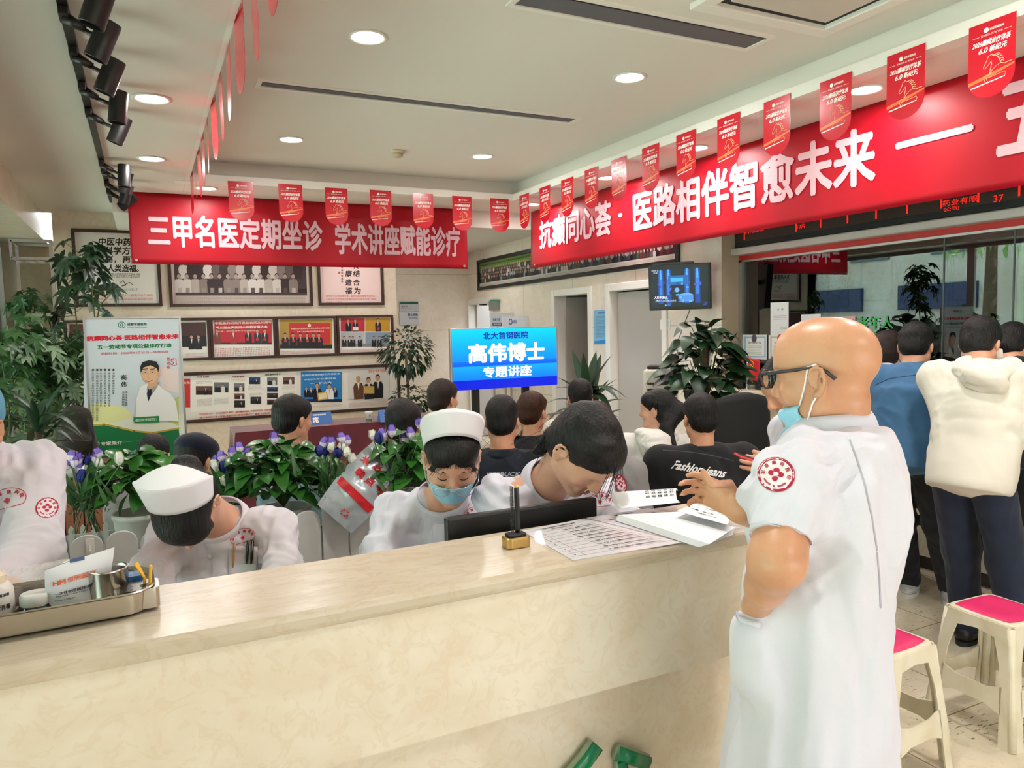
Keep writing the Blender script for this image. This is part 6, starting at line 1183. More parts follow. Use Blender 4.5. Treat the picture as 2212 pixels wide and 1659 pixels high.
# street tree seen through the side window and mirrored in the pharmacy glass
rs = random.Random(31); t = thing('street_tree', 'leafy street tree outside the side window, seen as a reflection', 'tree', (-6.2, 9.2, -.05)); b = MB()
for i in range(900):
    o = unit(RNG.normal(size=3))*rs.uniform(.3, 1)**.5; p = V3(-6.2, 9.2, 4.6)+o*np.array([1.7, 2.0, 1.8]); leaf(b, p, unit(o)+V3(rs.uniform(-.6, .6), rs.uniform(-.6, .6), -.3), V3(0, 0, 1), .20, .11, .3, 'lance', 2)
b.build('foliage', leaf_mat('spring_leaf', (120, 168, 84), (150, 190, 110)), t); MB().tube([(-6.2, 9.2, -.05), (-6.15, 9.2, 1.6), (-6.2, 9.2, 4.5)], [.16, .13, .06], 10).build('trunk', M['bark'], t, smooth=True)
# ================================================================== printed things, placed in their wall planes
class WPic(Pic):
    """picture lying in the plane y=const ('y') or x=const ('x'); shapes may be given in photograph pixels of that plane"""
    def __init__(s, ax, val):
        s.ax, s.val = ax, val; super().__init__((0, val, 0) if ax == 'y' else (val, 0, 0), (1, 0, 0) if ax == 'y' else (0, -1, 0), (0, 0, 1))
    def q(s, px, py): p = ony(px, py, s.val) if s.ax == 'y' else onx(px, py, s.val); d = p-s.o; return (float(d@s.u), float(d@s.w))
    def R(s, x0, y0, x1, y1, col): return s.poly([s.q(x0, y1), s.q(x1, y1), s.q(x1, y0), s.q(x0, y0)], col)
    def box_(s, x0, y0, x1, y1): a, b = s.q(x0, y1), s.q(x1, y0); return a[0], a[1], b[0], b[1]
    def T(s, body, x0, y0, x1, y1, col, bold=.02, skew=0.): return s.txt(body, *s.box_(x0, y0, x1, y1), col, bold, skew=skew)
    def S(s, x0, y0, x1, y1, rows, col, **k): return s.scribble(*s.box_(x0, y0, x1, y1), rows, col, **k)
    def P(s, pts, col): return s.poly([s.q(*p) for p in pts], col)
    def Ln(s, pts, w, col): return s.line([s.q(*p) for p in pts], w, col)
    def Mn(s, x, y, hpx, *a, **k): p = s.q(x, y); h = s.q(x, y-hpx)[1]-p[1]; return s.man(p[0], p[1], h, *a, **k)
def framed(label, ax, val, quad, draw, wpx=.035, m='brown', cat='picture frame', name='framed_picture', group=None, back='f0ece6', deep=.03, glassy=True):
    """quad: pixel outline x0,y0,x1,y1 of the outer frame, laid square in the wall plane"""
    f = (lambda x, y: ony(x, y, val)) if ax == 'y' else (lambda x, y: onx(x, y, val)); a, b = f(quad[0], quad[3]), f(quad[2], quad[1])
    if len(quad) > 4: a[2] = quad[4]; b[2] = quad[5]
    u = V3(1, 0, 0) if ax == 'y' else V3(0, -1, 0); n = V3(0, -1, 0) if ax == 'y' else V3(-1, 0, 0); wd = abs(float((b-a)@u)); h = b[2]-a[2]; t = thing(name, label, cat, (a+b)/2, group); bb = MB(); fw = wpx
    def bar(x0, x1, z0, z1):
        o = a+u*x0; o[2] = a[2]+z0; bb.prism([(0, 0), (x1-x0, 0), (x1-x0, z1-z0), (0, z1-z0)], o, u, Z3, n, deep)
    bar(0, wd, 0, fw); bar(0, wd, h-fw, h); bar(0, fw, fw, h-fw); bar(wd-fw, wd, fw, h-fw); bb.build('frame', M[m], t, bevel=.004)
    pc = WPic(ax, val-.006 if ax == 'y' else val-.006); o2 = a+u*fw; o2[2] = a[2]+fw; pc.poly([((o2-pc.o)@pc.u, o2[2]), ((o2-pc.o)@pc.u+wd-2*fw, o2[2]), ((o2-pc.o)@pc.u+wd-2*fw, a[2]+h-fw), ((o2-pc.o)@pc.u, a[2]+h-fw)], back); draw(pc, ((o2-pc.o)@pc.u, o2[2], wd-2*fw, h-2*fw)); pc.build('picture', M['print'], t)
    return t
WY = 8.9
def d_calli(p, b):
    for r, (ln, x0, x1) in enumerate((('中医中药来', 214, 300), ('用科学方法', 206, 300), ('提高，再用', 206, 300), ('为人类造福。', 216, 300))): p.T(ln, x0, 515+19*r, x1, 530+19*r, '141414', .03, .12)
    p.T('为中国民间中医医药研究开发协会题', 220, 590, 302, 600, '2a2a2a', 0, .3); p.Ln([(258, 612), (266, 606), (272, 616), (263, 618), (280, 610), (288, 616)], .006, '1c1c1c'); p.T('一九八五年六月', 268, 622, 296, 629, '2a2a2a', 0, .2)
    p.T('原中央书记处书记、全国人大副委员长习仲勋', 190, 635, 330, 641, 'd84638', .0); p.T('同志1985年6月20日为中国民间中医医药研究开', 190, 643, 330, 649, 'd84638', .0); p.T('发协会题词', 190, 651, 232, 657, 'd84638', .0)
framed('large framed black calligraphy with red caption behind the umbrella plant', 'y', WY, (164, 500, 342, 663), d_calli, .032)
def d_group(p, b):
    x0, z0, w, h = b; p.rect(x0+.03, z0+.09, x0+w-.03, z0+h-.02, '4a3c3c'); pz = p.q(400, 633)[1]
    p.rect(x0+.03, pz, x0+w-.03, pz+.05, '2a2222')
    rs = random.Random(3)
    for r, (yy, n) in enumerate(((596, 15), (632, 15))):
        for i in range(n): xx = 388+17.6*i+(9 if r == 0 else 0); tone = rs.choice(['cfc4bf', 'd8ceca', '6a5c5a', '8c7e7a', '3c3232', 'b8aca6']); p.Mn(xx, yy+(6 if r == 0 else 0), 44, tone, tone, 'b09a90', '2a2222')
        if r == 1:
            for i in range(n): xx = 388+17.6*i; p.R(xx-4, 622, xx+4, 632, rs.choice(['9a8e88', '5a4c4a', 'c0b4ae']))
    p.S(376, 636, 660, 656, 7, '5a4848', glyph=.5)
framed('wide framed sepia group photograph with two rows of people under the banner', 'y', WY, (367, 470, 668, 663), d_group, .032, back='d8c8c0')
def d_cal2(p, b):
    p.T('结合为', 0, 0, 1, 1, 'd0b0a8') if 0 else None
    for ch, x, y in (('传', 770, 574), ('结', 770, 591), ('合', 770, 610), ('为', 772, 628), ('康', 753, 591), ('造', 753, 610), ('福', 753, 628)): p.T(ch, x-7, y-7, x+7, y+7, '1a1616', .03, .1)
    for i in range(6): p.T('题', 737, 576+6*i, 741, 580+6*i, '4a3c3a')
    p.R(731, 587, 735, 591, 'c03a3a'); p.T('原中共中央政治局常委、国务院副总理李岚清同志', 704, 637, 810, 642, 'c8443c', 0); p.T('于辛卯年为中国民间中医药研究开发协会第六届会', 704, 644, 812, 649, 'c8443c', 0); p.T('员代表大会题词', 704, 651, 738, 656, 'c8443c', 0)
framed('framed pink calligraphy in two columns under the right end of the banner', 'y', WY, (688, 480, 823, 660), d_cal2, .032, back='ecd0cc')
def d_m0(p, b): x0, z0, w, h = b; p.rect(x0+.01, z0+.12, x0+w-.01, z0+h-.02, '4a2a2a'); p.rect(x0+.01, z0+.12, x0+w-.01, z0+.24, '241c1e'); p.Mn(415, 755, 34, '1c1a20'); p.Mn(430, 755, 34, '202028'); p.S(400, 762, 448, 772, 3, 'c04838')  # dark red print with a darker lower band and two figures
framed('framed photograph partly hidden by the poster, first of the middle row', 'y', WY, (380, 686, 452, 780), d_m0, .03)
framed('edge of a dark framed picture peeking out left of the poster', 'y', WY, (142, 690, 300, 782), lambda p, b: p.R(150, 700, 290, 770, '705048'), .03)
def d_m1(p, b):
    p.R(463, 692, 587, 744, 'c42430'); p.T('中医医药研究开发协会成立30周年', 464, 693, 587, 701, 'f6e6d8', .03); p.T('第三届全国民间中医药发展大会', 466, 703, 578, 711, 'f6e6d8', .03); p.T('主题：民间中医药与大健康服务', 470, 713, 556, 717, 'f0c8b8')
    p.R(463, 740, 587, 744, '3a2420')
    for x, c in ((505, 'b03038'), (537, '23222a'), (557, '2c2c36'), (573, '23262e'), (470, '8a4038')): p.Mn(x, 742, 34, c, 'e8e0d8')
    for x in (535, 556, 572): p.R(x-3, 730, x+3, 736, 'c83438')
    p.S(465, 748, 586, 771, 5, 'd05a4a', glyph=.7)
framed('framed red conference photograph with a large gold title, second of the middle row', 'y', WY, (457, 684, 594, 778), d_m1, .03)
def d_m2(p, b):
    p.R(605, 689, 718, 752, 'b8963c'); p.R(625, 698, 714, 742, 'd03034'); p.ell(*p.q(668, 703), .02, .02, 'f0d8c8'); p.T('中国民间中医药研究开发协会成立30周年纪念', 629, 707, 712, 712, 'f4dcc8'); p.T('暨第三届全国民间中医药发展大会', 642, 714, 700, 718, 'f4dcc8')
    p.R(605, 744, 718, 753, '2a2022')
    for i, x in enumerate((617, 634, 650, 664, 678, 690)): p.Mn(x, 752, 35, '1e1c22', 'eae4e0', tie='8a2a30'); p.R(x-3, 733, x+3, 739, 'c83a3c')
    p.S(608, 755, 716, 766, 3, 'd05a4a', glyph=.7)
framed('framed photograph of six suited people before a red screen, third of the middle row', 'y', WY, (598, 682, 725, 773), d_m2, .03)
def d_m3(p, b):
    p.R(736, 687, 788, 716, 'c03038'); p.R(789, 687, 842, 716, 'c8962c'); p.R(736, 718, 788, 749, 'b8bcc0'); p.R(789, 718, 842, 749, '8a9cb0'); p.R(742, 742, 842, 749, '8c8c8c')
    for x in (753, 768): p.Mn(x, 716, 29, '1e1c22', tie='602428')
    p.R(762, 706, 774, 714, 'ece6dc'); p.Mn(817, 716, 30, '1e1c22', tie='902a30'); p.R(814, 707, 820, 714, 'c83038')
    for x in (744, 756, 763, 778, 808, 820): p.Mn(x, 749, 24, '2a2a30')
    p.S(738, 752, 842, 762, 3, 'd05a4a', glyph=.7)
framed('framed sheet of four small photographs beside the ficus, last of the middle row', 'y', WY, (729, 680, 848, 768), d_m3, .03)
def d_board(p, b):
    p.R(395, 818, 411, 880, 'd03a38'); p.T('文化', 396, 824, 410, 830, 'f4d8c8', .03); p.P([(412, 806), (640, 800), (640, 884), (412, 890)], 'f2efe8')
    p.T('人民日报', 424, 811, 452, 817, '9a2420', .03); p.S(424, 822, 460, 830, 2, '404040', glyph=.5)
    for x0, y0, x1, y1, c in ((423, 834, 459, 853, '6a4a44'), (462, 826, 494, 848, '707478'), (505, 828, 528, 846, '787c80'), (538, 815, 562, 830, '2a4878'), (577, 815, 599, 832, '787c80'), (611, 814, 636, 830, '7a5048'), (506, 850, 528, 862, '7a4a3c'), (577, 836, 600, 846, '24508c'), (577, 849, 600, 860, '383c44'), (577, 863, 600, 874, '50343a'), (541, 857, 564, 872, '3c4048'), (506, 865, 529, 880, '34302e'), (614, 855, 638, 865, '4c2a26')): p.R(x0, y0, x1, y1, c); p.R(x0+2, (y0+y1)/2, x1-2, y1-1, '2c2a2c'); p.Mn((x0+x1)/2+4, y1, (y1-y0)*.9, 'd8d8d8' if c.startswith('7') else '1e1e24')
    for x0, y0, x1, y1, n in ((426, 860, 458, 878, 7), (463, 858, 494, 874, 6), (536, 832, 566, 842, 4), (538, 848, 566, 855, 3), (610, 832, 638, 842, 4), (611, 845, 637, 853, 3), (500, 818, 530, 825, 2), (574, 808, 602, 812, 1)): p.S(x0, y0, x1, y1, n, '6a6a6c', glyph=.45)
    p.T('中国报道网', 501, 811, 527, 816, '8a2420', .03); p.T('国际癫痫关爱日', 573, 806, 605, 811, '303030', .02)
    p.T('2019年6月26日，《人民日报社》报道，“国际癫痫关爱日”公益活动启动，对贫困癫痫孩子', 430, 886, 600, 893, 'd0402e'); p.T('“爱心帮助孩子多一点爱”成都启动公益活动暨人心；香港《凤凰网》报道', 430, 893, 596, 900, 'd0402e'); p.T('大战。此次活动由公益中国爱心联盟（凤凰网）。', 430, 899, 560, 906, 'd0402e')
    p.R(650, 803, 738, 868, '2e7ec0'); p.T('民间中医医药研究开发协会', 652, 805, 734, 813, 'd8e8f4'); p.T('术研究专业委员会', 656, 815, 726, 822, 'd8e8f4'); p.T('一次扩大会', 670, 824, 716, 831, 'e8f0f8', .02)
    for x in (662, 672, 690, 724, 716): p.Mn(x, 858, 24, '23242c')
    p.Mn(686, 868, 44, '1c1c22', tie='303040'); p.Mn(712, 868, 42, 'eceaea', tie='202840'); p.R(651, 862, 738, 868, '182c54'); p.P([(684, 849), (706, 846), (708, 862), (687, 866)], 'c8a050'); p.P([(687, 851), (704, 848), (706, 860), (689, 863)], 'ecdfb8')
    p.S(652, 872, 738, 883, 3, 'd0503e', glyph=.6); p.R(753, 800, 840, 862, 'd8d4d0'); p.T('新华网', 795, 797, 836, 806, 'd88a70', .02)
    p.Mn(775, 862, 52, '6a4632', skin='c8966e', hair='c89c58'); p.Mn(797, 862, 50, '2a2628', tie='8a3030'); p.Mn(817, 860, 54, '1e1e22', tie='703030'); p.R(785, 834, 808, 850, 'c4a45c'); p.S(754, 865, 838, 880, 4, 'd0503e', glyph=.6)
framed('long framed board of newspaper cuttings and award photographs along the lower wall', 'y', WY, (380, 785, 862, 916), d_board, .035, back='e8e4dc')
# poster stand
PYD = 5.9; a = ony(178, 685, PYD); b_ = ony(390, 685, PYD); x0, x1, zt = a[0], b_[0], 1.752
t = thing('poster_stand', 'floor-standing poster in a silver frame showing a doctor portrait and green footer', 'poster stand', ((x0+x1)/2, PYD, 0)); b = MB()
for q in ((x0, x0+.012, PYD, PYD+.022, .06, zt), (x1-.012, x1, PYD, PYD+.022, .06, zt), (x0+.012, x1-.012, PYD+.0005, PYD+.0215, zt-.012, zt), (x0+.012, x1-.012, PYD+.0005, PYD+.0215, .06, .072)): b.bx(*q)
b.build('frame', M['alu'], t); MB().bx(x0+.01, x1-.01, PYD+.008, PYD+.018, .07, zt-.01).build('backboard', M['white'], t); b = MB()
for x in (x0+.12, x1-.12): b.tube([(x, PYD-.16, .012), (x, PYD+.01, .07), (x, PYD+.20, .012)], .012, 8)
b.build('foot', M['alu'], t, smooth=True)
p = WPic('y', PYD+.004); p.R(181, 689, 387, 1010, 'd4dfe6'); zz0 = .08
lo = lambda px: p.q(px, 800)[0]
p.poly([(x0+.013, .08), (x1-.013, .08), (x1-.013, p.q(300, 900)[1]), (x0+.013, p.q(300, 905)[1])], 'e6ecdc'); p.poly([p.q(181, 880), p.q(215, 870), p.q(270, 880), p.q(290, 900), p.q(240, 915), p.q(181, 912)], 'e6e8a8'); p.poly([p.q(340, 790), p.q(386, 800), p.q(386, 850), p.q(350, 840)], 'eedcd8'); p.poly([p.q(365, 870), p.q(386, 855), p.q(386, 920), p.q(350, 905)], 'c4d67a')
W1 = [(181, 928), (200, 920), (225, 918), (255, 924), (290, 932), (330, 936), (386, 926)]
p.poly([p.q(*q) for q in W1]+[(x1-.013, .08), (x0+.013, .08)], '0f7440'); p.Ln([(q[0], q[1]-1) for q in W1], .012, 'c8a43c')
p.ell(*p.q(263, 702), .024, .024, '1c6a48'); p.ell(*p.q(263, 702), .019, .019, 'dce8e8'); p.P([(258, 702), (263, 697), (268, 702), (263, 707)], '1c6a48'); p.R(262, 699, 264, 705, 'dce8e8'); p.T('成都军盛医院', 275, 697, 317, 704, '1c5a44', .03); p.T('Chengdu Junsheng Hospital', 275, 706, 317, 709, '3a5a54')
p.T('抗癫同心荟·医路相伴智愈未来', 187, 721, 386, 737, 'd8142c', .05); p.T('五一劳动节专项公益诊疗行动', 210, 741, 370, 755, '0c7a3e', .05); p.T('活动时间：2026年04月25日—05月05日', 217, 757, 363, 767, 'd02434', .015)
p.T('劳动节', 0, 0, 1, 1, 'd02434') if 0 else None
for ch, y in (('劳', 776), ('动', 785), ('节', 794)): p.T(ch, 360, y-4, 367, y+4, 'd83848', .02)
p.T('51', 370, 776, 381, 788, 'd83040', .01); c_ = p.q(376, 782); p.line([(c_[0]+.026*math.cos(i*.3), c_[1]+.026*math.sin(i*.3)) for i in range(3, 20)], .003, 'd83848')
for k, (ln, x) in enumerate((('中国抗癫痫协会理事', 245), ('清华大学生物医学工程系博士后', 236), ('中国协和医科大学神经病学博士', 227), ('北京大学首钢医院神经内科主任', 218), ('中国抗癫痫协会神经电生理和脑电图分会委员', 210), ('北京医学会脑电图和神经电生理分会常务委员', 201))):
    p.ell(*p.q(x, 799), .008, .008, '4a5048')
    for i, ch in enumerate(ln): y = 807+i*5.3; p.T(ch, x-2.4, y-2.4, x+2.4, y+2.4, '2c342c', .0)
for ch, y in (('高', 815), ('伟', 830)): p.T(ch, 262, y-6, 273, y+6, '1e2420', .02)
for i, ch in enumerate('北京首钢医院'): p.T(ch, 264, 845+5.3*i, 269, 849.6+5.3*i, '2c342c')
for i, ch in enumerate('博士主任医师'): p.T(ch, 271, 845+5.6*i, 275.5, 849.4+5.6*i, '2c342c')
# portrait of the doctor on the poster
p.P([(292, 908), (295, 860), (303, 836), (318, 828), (336, 826), (352, 840), (368, 850), (380, 868), (386, 910)], 'f2f4f4'); p.P([(318, 834), (330, 826), (345, 825), (336, 842), (322, 860), (317, 842)], '9aa0a4'); p.P([(320, 840), (327, 838), (328, 850), (320, 868), (317, 850)], '1c2438'); p.P([(318, 822), (342, 818), (340, 832), (322, 842)], 'd8aa88')
p.ell(*p.q(324, 806), .056, .072, 'e6bc98'); p.P([(304, 806), (303, 792), (308, 782), (322, 778), (338, 781), (344, 792), (342, 806), (339, 796), (325, 789), (310, 794)], '1e1c1c'); p.ell(*p.q(342, 808), .010, .018, 'dca884')
for x in (314, 330): c_ = p.q(x, 804); p.line([(c_[0]+.018*math.cos(i*.42), c_[1]+.012*math.sin(i*.42)) for i in range(16)], .002, '80786c'); p.ell(*c_, .006, .004, '2a2220', 8); p.line([(c_[0]-.015, c_[1]+.022), (c_[0]+.015, c_[1]+.024)], .005, '2a2422')
p.Ln([(321, 808), (319, 815), (323, 817)], .003, 'c89474'); p.Ln([(314, 822), (321, 825), (329, 821)], .005, 'b8685c')
p.P([(289, 900), (288, 908), (292, 914), (344, 912), (344, 898), (292, 901)], '1c8a4c'); p.T('会诊时间：', 292, 902, 338, 911, 'e8f4e8', .01)
p.ell(*p.q(210, 958), .014, .014, 'dcefe0'); p.ell(*p.q(210, 958), .011, .011, '0f7440'); p.T('›', 208.5, 955.5, 211.5, 960.5, 'dcefe0', .04); p.T('专家简介', 218, 951, 264, 963, 'f0f6ee', .02); p.T('EXPERT PROFILE', 268, 950, 319, 955, '8cc09a')
for i, ln in enumerate(('2007年承担了北京市首发基金一项，参与', '国家自然基金两项的研究。北京医学会', '神经电生理和脑电图分会常委', '协会理事，北京抗癫痫协会', '评审专家，癫痫中心', '培训讲师')): p.T(ln, 214, 974+8.6*i, 360-18*i, 981+8.6*i, 'cfe6d2')
p.build('poster_print', M['printm'], t)
# ================================================================== big screen on a stand
SY = 6.9; a, b_ = ony(972, 707, SY), ony(1204, 707, SY); sx0, sx1 = a[0], b_[0]; sz1 = ony(1087, 707, SY)[2]; sz0 = ony(1090, 836, SY)[2]
t = thing('display_screen', 'large lit blue display on a stand announcing a lecture in white characters', 'screen', ((sx0+sx1)/2, SY+.03, 0)); MB().bx(sx0, sx1, SY, SY+.05, sz0, sz1).build('casing', M['alu'], t, bevel=.004)
p = WPic('y', SY-.001); gx = lambda f: sx0+(sx1-sx0)*f; rr = lambda x0_, y0_, x1_, y1_, c: p.rect(gx(x0_), sz0+(sz1-sz0)*y0_, gx(x1_), sz0+(sz1-sz0)*y1_, c)
N_ = 26
def mixc(c1, c2, f): return ''.join('%02x' % int(int(c1[i:i+2], 16)*(1-f)+int(c2[i:i+2], 16)*f) for i in (0, 2, 4))
for i in range(N_):
    f = i/(N_-1); c_ = mixc('00d2ff', '0a8cff', f/.55) if f < .55 else (mixc('0a70ff', '0a52f8', (f-.55)/.08) if f < .63 else (mixc('0ea8ff', '0a7cff', (f-.63)/.24) if f < .87 else '0420d8')); rr(.012, 1-(f*.955+.022)-.037, .988, 1-(f*.955+.022)+.003, c_)
tx = lambda body, x0_, y0_, x1_, y1_, c, bd: p.txt(body, gx(x0_), sz0+(sz1-sz0)*y0_, gx(x1_), sz0+(sz1-sz0)*y1_, c, bd)
tx('北大首钢医院', .29, .805, .71, .925, '0a1c9c', .03); tx('高伟博士', .15, .42, .87, .74, 'eef4ff', .045); tx('专题讲座', .28, .17, .74, .355, 'eef4ff', .035); p.build('screen_picture', M['screen'], t)
pxm = ony(1028, 850, SY+.06)[0]; MB().bx(pxm-.035, pxm+.035, SY+.05, SY+.10, .05, sz0+.3).bx((sx0+sx1)/2-.035+.25, (sx0+sx1)/2+.035+.25, SY+.05, SY+.10, .05, sz0+.3).build('stand_post', M['black'], t); MB().bx(sx0+.2, sx1-.2, SY-.2, SY+.35, 0, .05).build('stand_base', M['black'], t)
# ================================================================== wall television
tc0 = onx(1467, 620, 4.02); tn = unit(V3(-.90, -.62, -.08)); tu_ = unit(np.cross(Z3, tn)); tw_ = np.cross(tn, tu_)
dD = float((tc0-V3(0, 0, EYE))@(-_b)); wT = 118*dD/1610/abs(float(tu_@_r))*1.0; hT = 98*dD/1610
t = thing('television', 'small wall television tilted down over the doors, showing a blue studio', 'television', tc0)
def tv(x, z, o=0.): return tc0+tu_*x*wT/2+tw_*z*hT/2+tn*o
MB().prism([(-wT/2, -hT/2), (wT/2, -hT/2), (wT/2, hT/2), (-wT/2, hT/2)], tc0-tn*.04, tu_, tw_, tn, .05).build('casing', M['black'], t, bevel=.006)
p = Pic(tv(-.93, -.86, .0115), tu_, tw_); pw, ph_ = wT*.93, hT*.88; rs = random.Random(8); q_ = lambda x, z: (x*pw, z*ph_); p.rect(0, 0, pw, ph_, '060a18')
for x in (.14, .28, .60, .78): p.rect(*q_(x, .08), *q_(x+.09, .92), '10409c'); p.rect(*q_(x+.02, .3), *q_(x+.07, .85), '2a78d8'); p.rect(*q_(x+.03, .70), *q_(x+.06, .94), '48a8f0')
p.rect(*q_(.32, .55), *q_(.66, .78), '1c5ca8'); p.rect(*q_(.36, .62), *q_(.58, .72), '38b0e0'); p.rect(*q_(.34, .32), *q_(.60, .52), '0a1020'); p.ell(*q_(.47, .42), .02, .02, '70a8e0'); p.ell(*q_(.62, .28), pw*.13, ph_*.05, '6aa8e8'); p.rect(*q_(.49, .12), *q_(.75, .28), '4a88d8')
for i in range(26): x, z = rs.uniform(.02, .95), rs.uniform(.02, .6); p.rect(*q_(x, z), *q_(x+rs.uniform(.02, .06), z+rs.uniform(.02, .08)), rs.choice(['2038a0', '3060d0', '6048c0', '58b8f0']))
p.txt('CCTV 13', *q_(.03, .90), *q_(.15, .945), 'd8e4f4', .02); p.txt('新闻', *q_(.06, .85), *q_(.13, .885), 'd8e4f4'); p.txt('人形机器人', *q_(.06, .21), *q_(.30, .28), 'f0f4fa', .02); p.txt('全国首个人形机器人训练场', *q_(.08, .13), *q_(.45, .18), 'c8d8ee'); p.build('screen_picture', M['screen'], t)
MB().box(tv(-.2, 1.04, -.02), (.34, .05, .02), np.array([tu_, tn, tw_]).T).build('top_shelf', M['black'], t); MB().tube([tv(0, .2, -.04), tc0+V3(.16, .10, .1), V3(DX, tc0[1]+.12, tc0[2]+.1)], .02, 8).tube([tv(-.1, 1.1, 0), tv(-.05, 1.5, -.05), (tc0[0]+.1, tc0[1], 2.72)], .004, 5).build('wall_arm', M['black'], t, smooth=True)
MB().tube([tv(.3, -1, -.03), onx(1463, 740, 4.29), onx(1462, 840, 4.29), onx(1460, 900, 4.29)], .005, 5).build('power_cable', mat('grey_cable', (110, 104, 98), .6), t, smooth=True)
# panoramic group photograph over the doors
def d_pano(p, b):
    x0, z0, w, h = b; p.rect(x0, z0+.05, x0+w, z0+h, '5a7a38'); p.rect(x0, z0+.05, x0+w, z0+h*.66, '2c2c2c'); rs = random.Random(2); C_ = ['1e2026', '2a2c34', '3c3a40', '24303c', '5a2a2c', '7c8a94', 'b8b4b0', '3a4a3a', '18181c', '46545c']
    for r in range(5):
        for i in range(int(w/.052)):
            x = x0+.04+.052*i+(r % 2)*.026; z = z0+.05+(4-r)*.044; c_ = rs.choice(C_); p.k = r*6; p.poly([(x-.022, z), (x-.022, z+.045), (x, z+.058), (x+.022, z+.045), (x+.022, z)], c_); p.ell(x, z+.070, .0115, .014, rs.choice(['b48a70', 'c49a80', 'a07860']), 8)
    for i in range(7): p.k = 0; p.rect(x0+w*i/7+.1, z0+h*.62, x0+w*i/7+.14, z0+h*.98, '3c3428')
    p.k = 60; p.rect(x0, z0, x0+w, z0+.045, 'b8b4ac'); p.scribble(x0+.03, z0+.006, x0+w-.03, z0+.036, 2, '5a5650', .5)
framed('very wide black framed panoramic group photograph high above the doors', 'x', DX, (1033, 557, 1470, 560, 2.15, 2.57), d_pano, .045, 'black', back='c8c4bc')
# ================================================================== notices and small signs
def notice(name, label, cat, ax, val, quad, draw, m=None, thick=.004, group=None):
    f = (lambda x, y: ony(x, y, val)) if ax == 'y' else (lambda x, y: onx(x, y, val)); a, b = f(quad[0], quad[3]), f(quad[2], quad[1]); u = V3(1, 0, 0) if ax == 'y' else V3(0, -1, 0); n = V3(0, -1, 0) if ax == 'y' else V3(-1, 0, 0); wd = float((b-a)@u); h = b[2]-a[2]; t = thing(name, label, cat, (a+b)/2, group)
    MB().prism([(0, 0), (wd, 0), (wd, h), (0, h)], a+n*.0, u, Z3, n, thick).build('sheet', m or M['paper'], t)
    p = WPic(ax, val-thick-.0004)
    if draw: draw(p); p.build('print', M['printm'], t)
    return t
def d_er(p): p.R(864, 652, 903, 657, '1c5a44'); p.T('急诊科', 867, 660, 880, 664, '505458', .02); p.T('Emergency Department', 867, 666, 890, 668, '808488')
notice('wall_sign', 'grey sign with a green top band on the recessed wall by the ficus', 'sign', 'y', 10.19, (863, 651, 904, 673), d_er, mat('grey_sign', (182, 186, 192), .35), .015)
def d_ns(p): p.T('禁止吸烟', 881, 677, 902, 683, '20285c', .03); p.T('NO SMOKING', 884, 685, 902, 689, '20285c', .02)
notice('no_smoking_sign', 'pale no smoking sign just above the ficus crown', 'sign', 'y', 10.19, (863, 674, 904, 702), d_ns, mat('pale_sign', (196, 200, 208), .35), .01)
notice('door_sign', 'small grey sign with a green top beside the farthest door', 'sign', 'x', DX-.001, (1059, 648, 1079, 671), lambda p: p.R(1059, 647, 1079, 651, '2c8a64'), mat('grey_green_sign', (120, 128, 124), .35), .02)
IY = 8.3
def board(label, quad, draw, y):
    t = notice('information_board', label, 'sign board', 'y', y, quad, draw, mat('pale_board', (206, 212, 222), .35), .02); a, b = ony(quad[0], quad[1], y), ony(quad[2], quad[1], y); bb = MB()
    for x in (a[0]+.03, b[0]-.03): bb.bx(x-.012, x+.012, y, y+.02, 0, a[2]-.1)
    bb.build('leg', M['alu'], t)
def d_b1(p): p.T('电梯介绍', 1065, 687, 1080, 694, '3a4878', .02); p.P([(1064, 697), (1084, 697), (1084, 704), (1064, 704)], '2c4a8c'); p.T('服务指南', 1066, 698, 1082, 703, 'd8e0f0')
board('pale information board standing behind the big screen, the left one', (1060, 676, 1106, 740), d_b1, 8.7)
def d_b2(p): p.ell(*p.q(1103, 695), .025, .04, '3a5890', 16); p.ell(*p.q(1103, 695), .014, .026, 'ccd6e4', 12); p.T('成都军盛', 1107, 691, 1117, 699, '3a5890', .02)
board('pale information board with a blue round emblem behind the big screen, the right one', (1085, 683, 1140, 740), d_b2, 8.3)
def d_blue(p): p.R(1284, 670, 1313, 672, '88b8dc'); p.T('患者须知', 1292, 674, 1306, 678, '1c3a70', .02); p.S(1287, 681, 1311, 731, 16, '22406c', glyph=.5, ragged=.6); p.P([(1284, 737), (1313, 733), (1313, 742), (1284, 742)], '2c88c8')
notice('wall_notice', 'tall light blue notice on the wall between the two near doors', 'notice', 'x', DX-.001, (1284, 669, 1314, 743), d_blue, mat('blue_notice', (128, 186, 222), .4))
notice('wall_notice', 'small white paper notice on the wall under the television', 'notice', 'x', DX-.001, (1427, 690, 1448, 712), lambda p: p.S(1429, 693, 1446, 710, 7, '606468', glyph=.5), M['paper'])
GP = GX-.003
notice('glass_notice', 'tall white notice taped inside the pharmacy glass, the left one', 'notice', 'x', GP, (1665, 652, 1704, 724), lambda p: (p.T('公　告', 1679, 666, 1692, 671, '404448', .02), p.S(1671, 680, 1700, 692, 3, '787c80', glyph=.45), p.S(1686, 705, 1702, 712, 2, '606468', glyph=.45)), M['paper'])
notice('glass_notice', 'white notice on the pharmacy glass behind the doctor forehead', 'notice', 'x', GP, (1731, 678, 1774, 740), lambda p: p.S(1738, 690, 1771, 708, 4, '787c80', glyph=.45), M['paper'])
notice('glass_notice', 'pink notice on the pharmacy glass just above the bald head', 'notice', 'x', GP, (1781, 683, 1848, 750), lambda p: p.S(1786, 688, 1844, 700, 2, '905860', glyph=.45), mat('pink_paper', (226, 172, 172), .6))
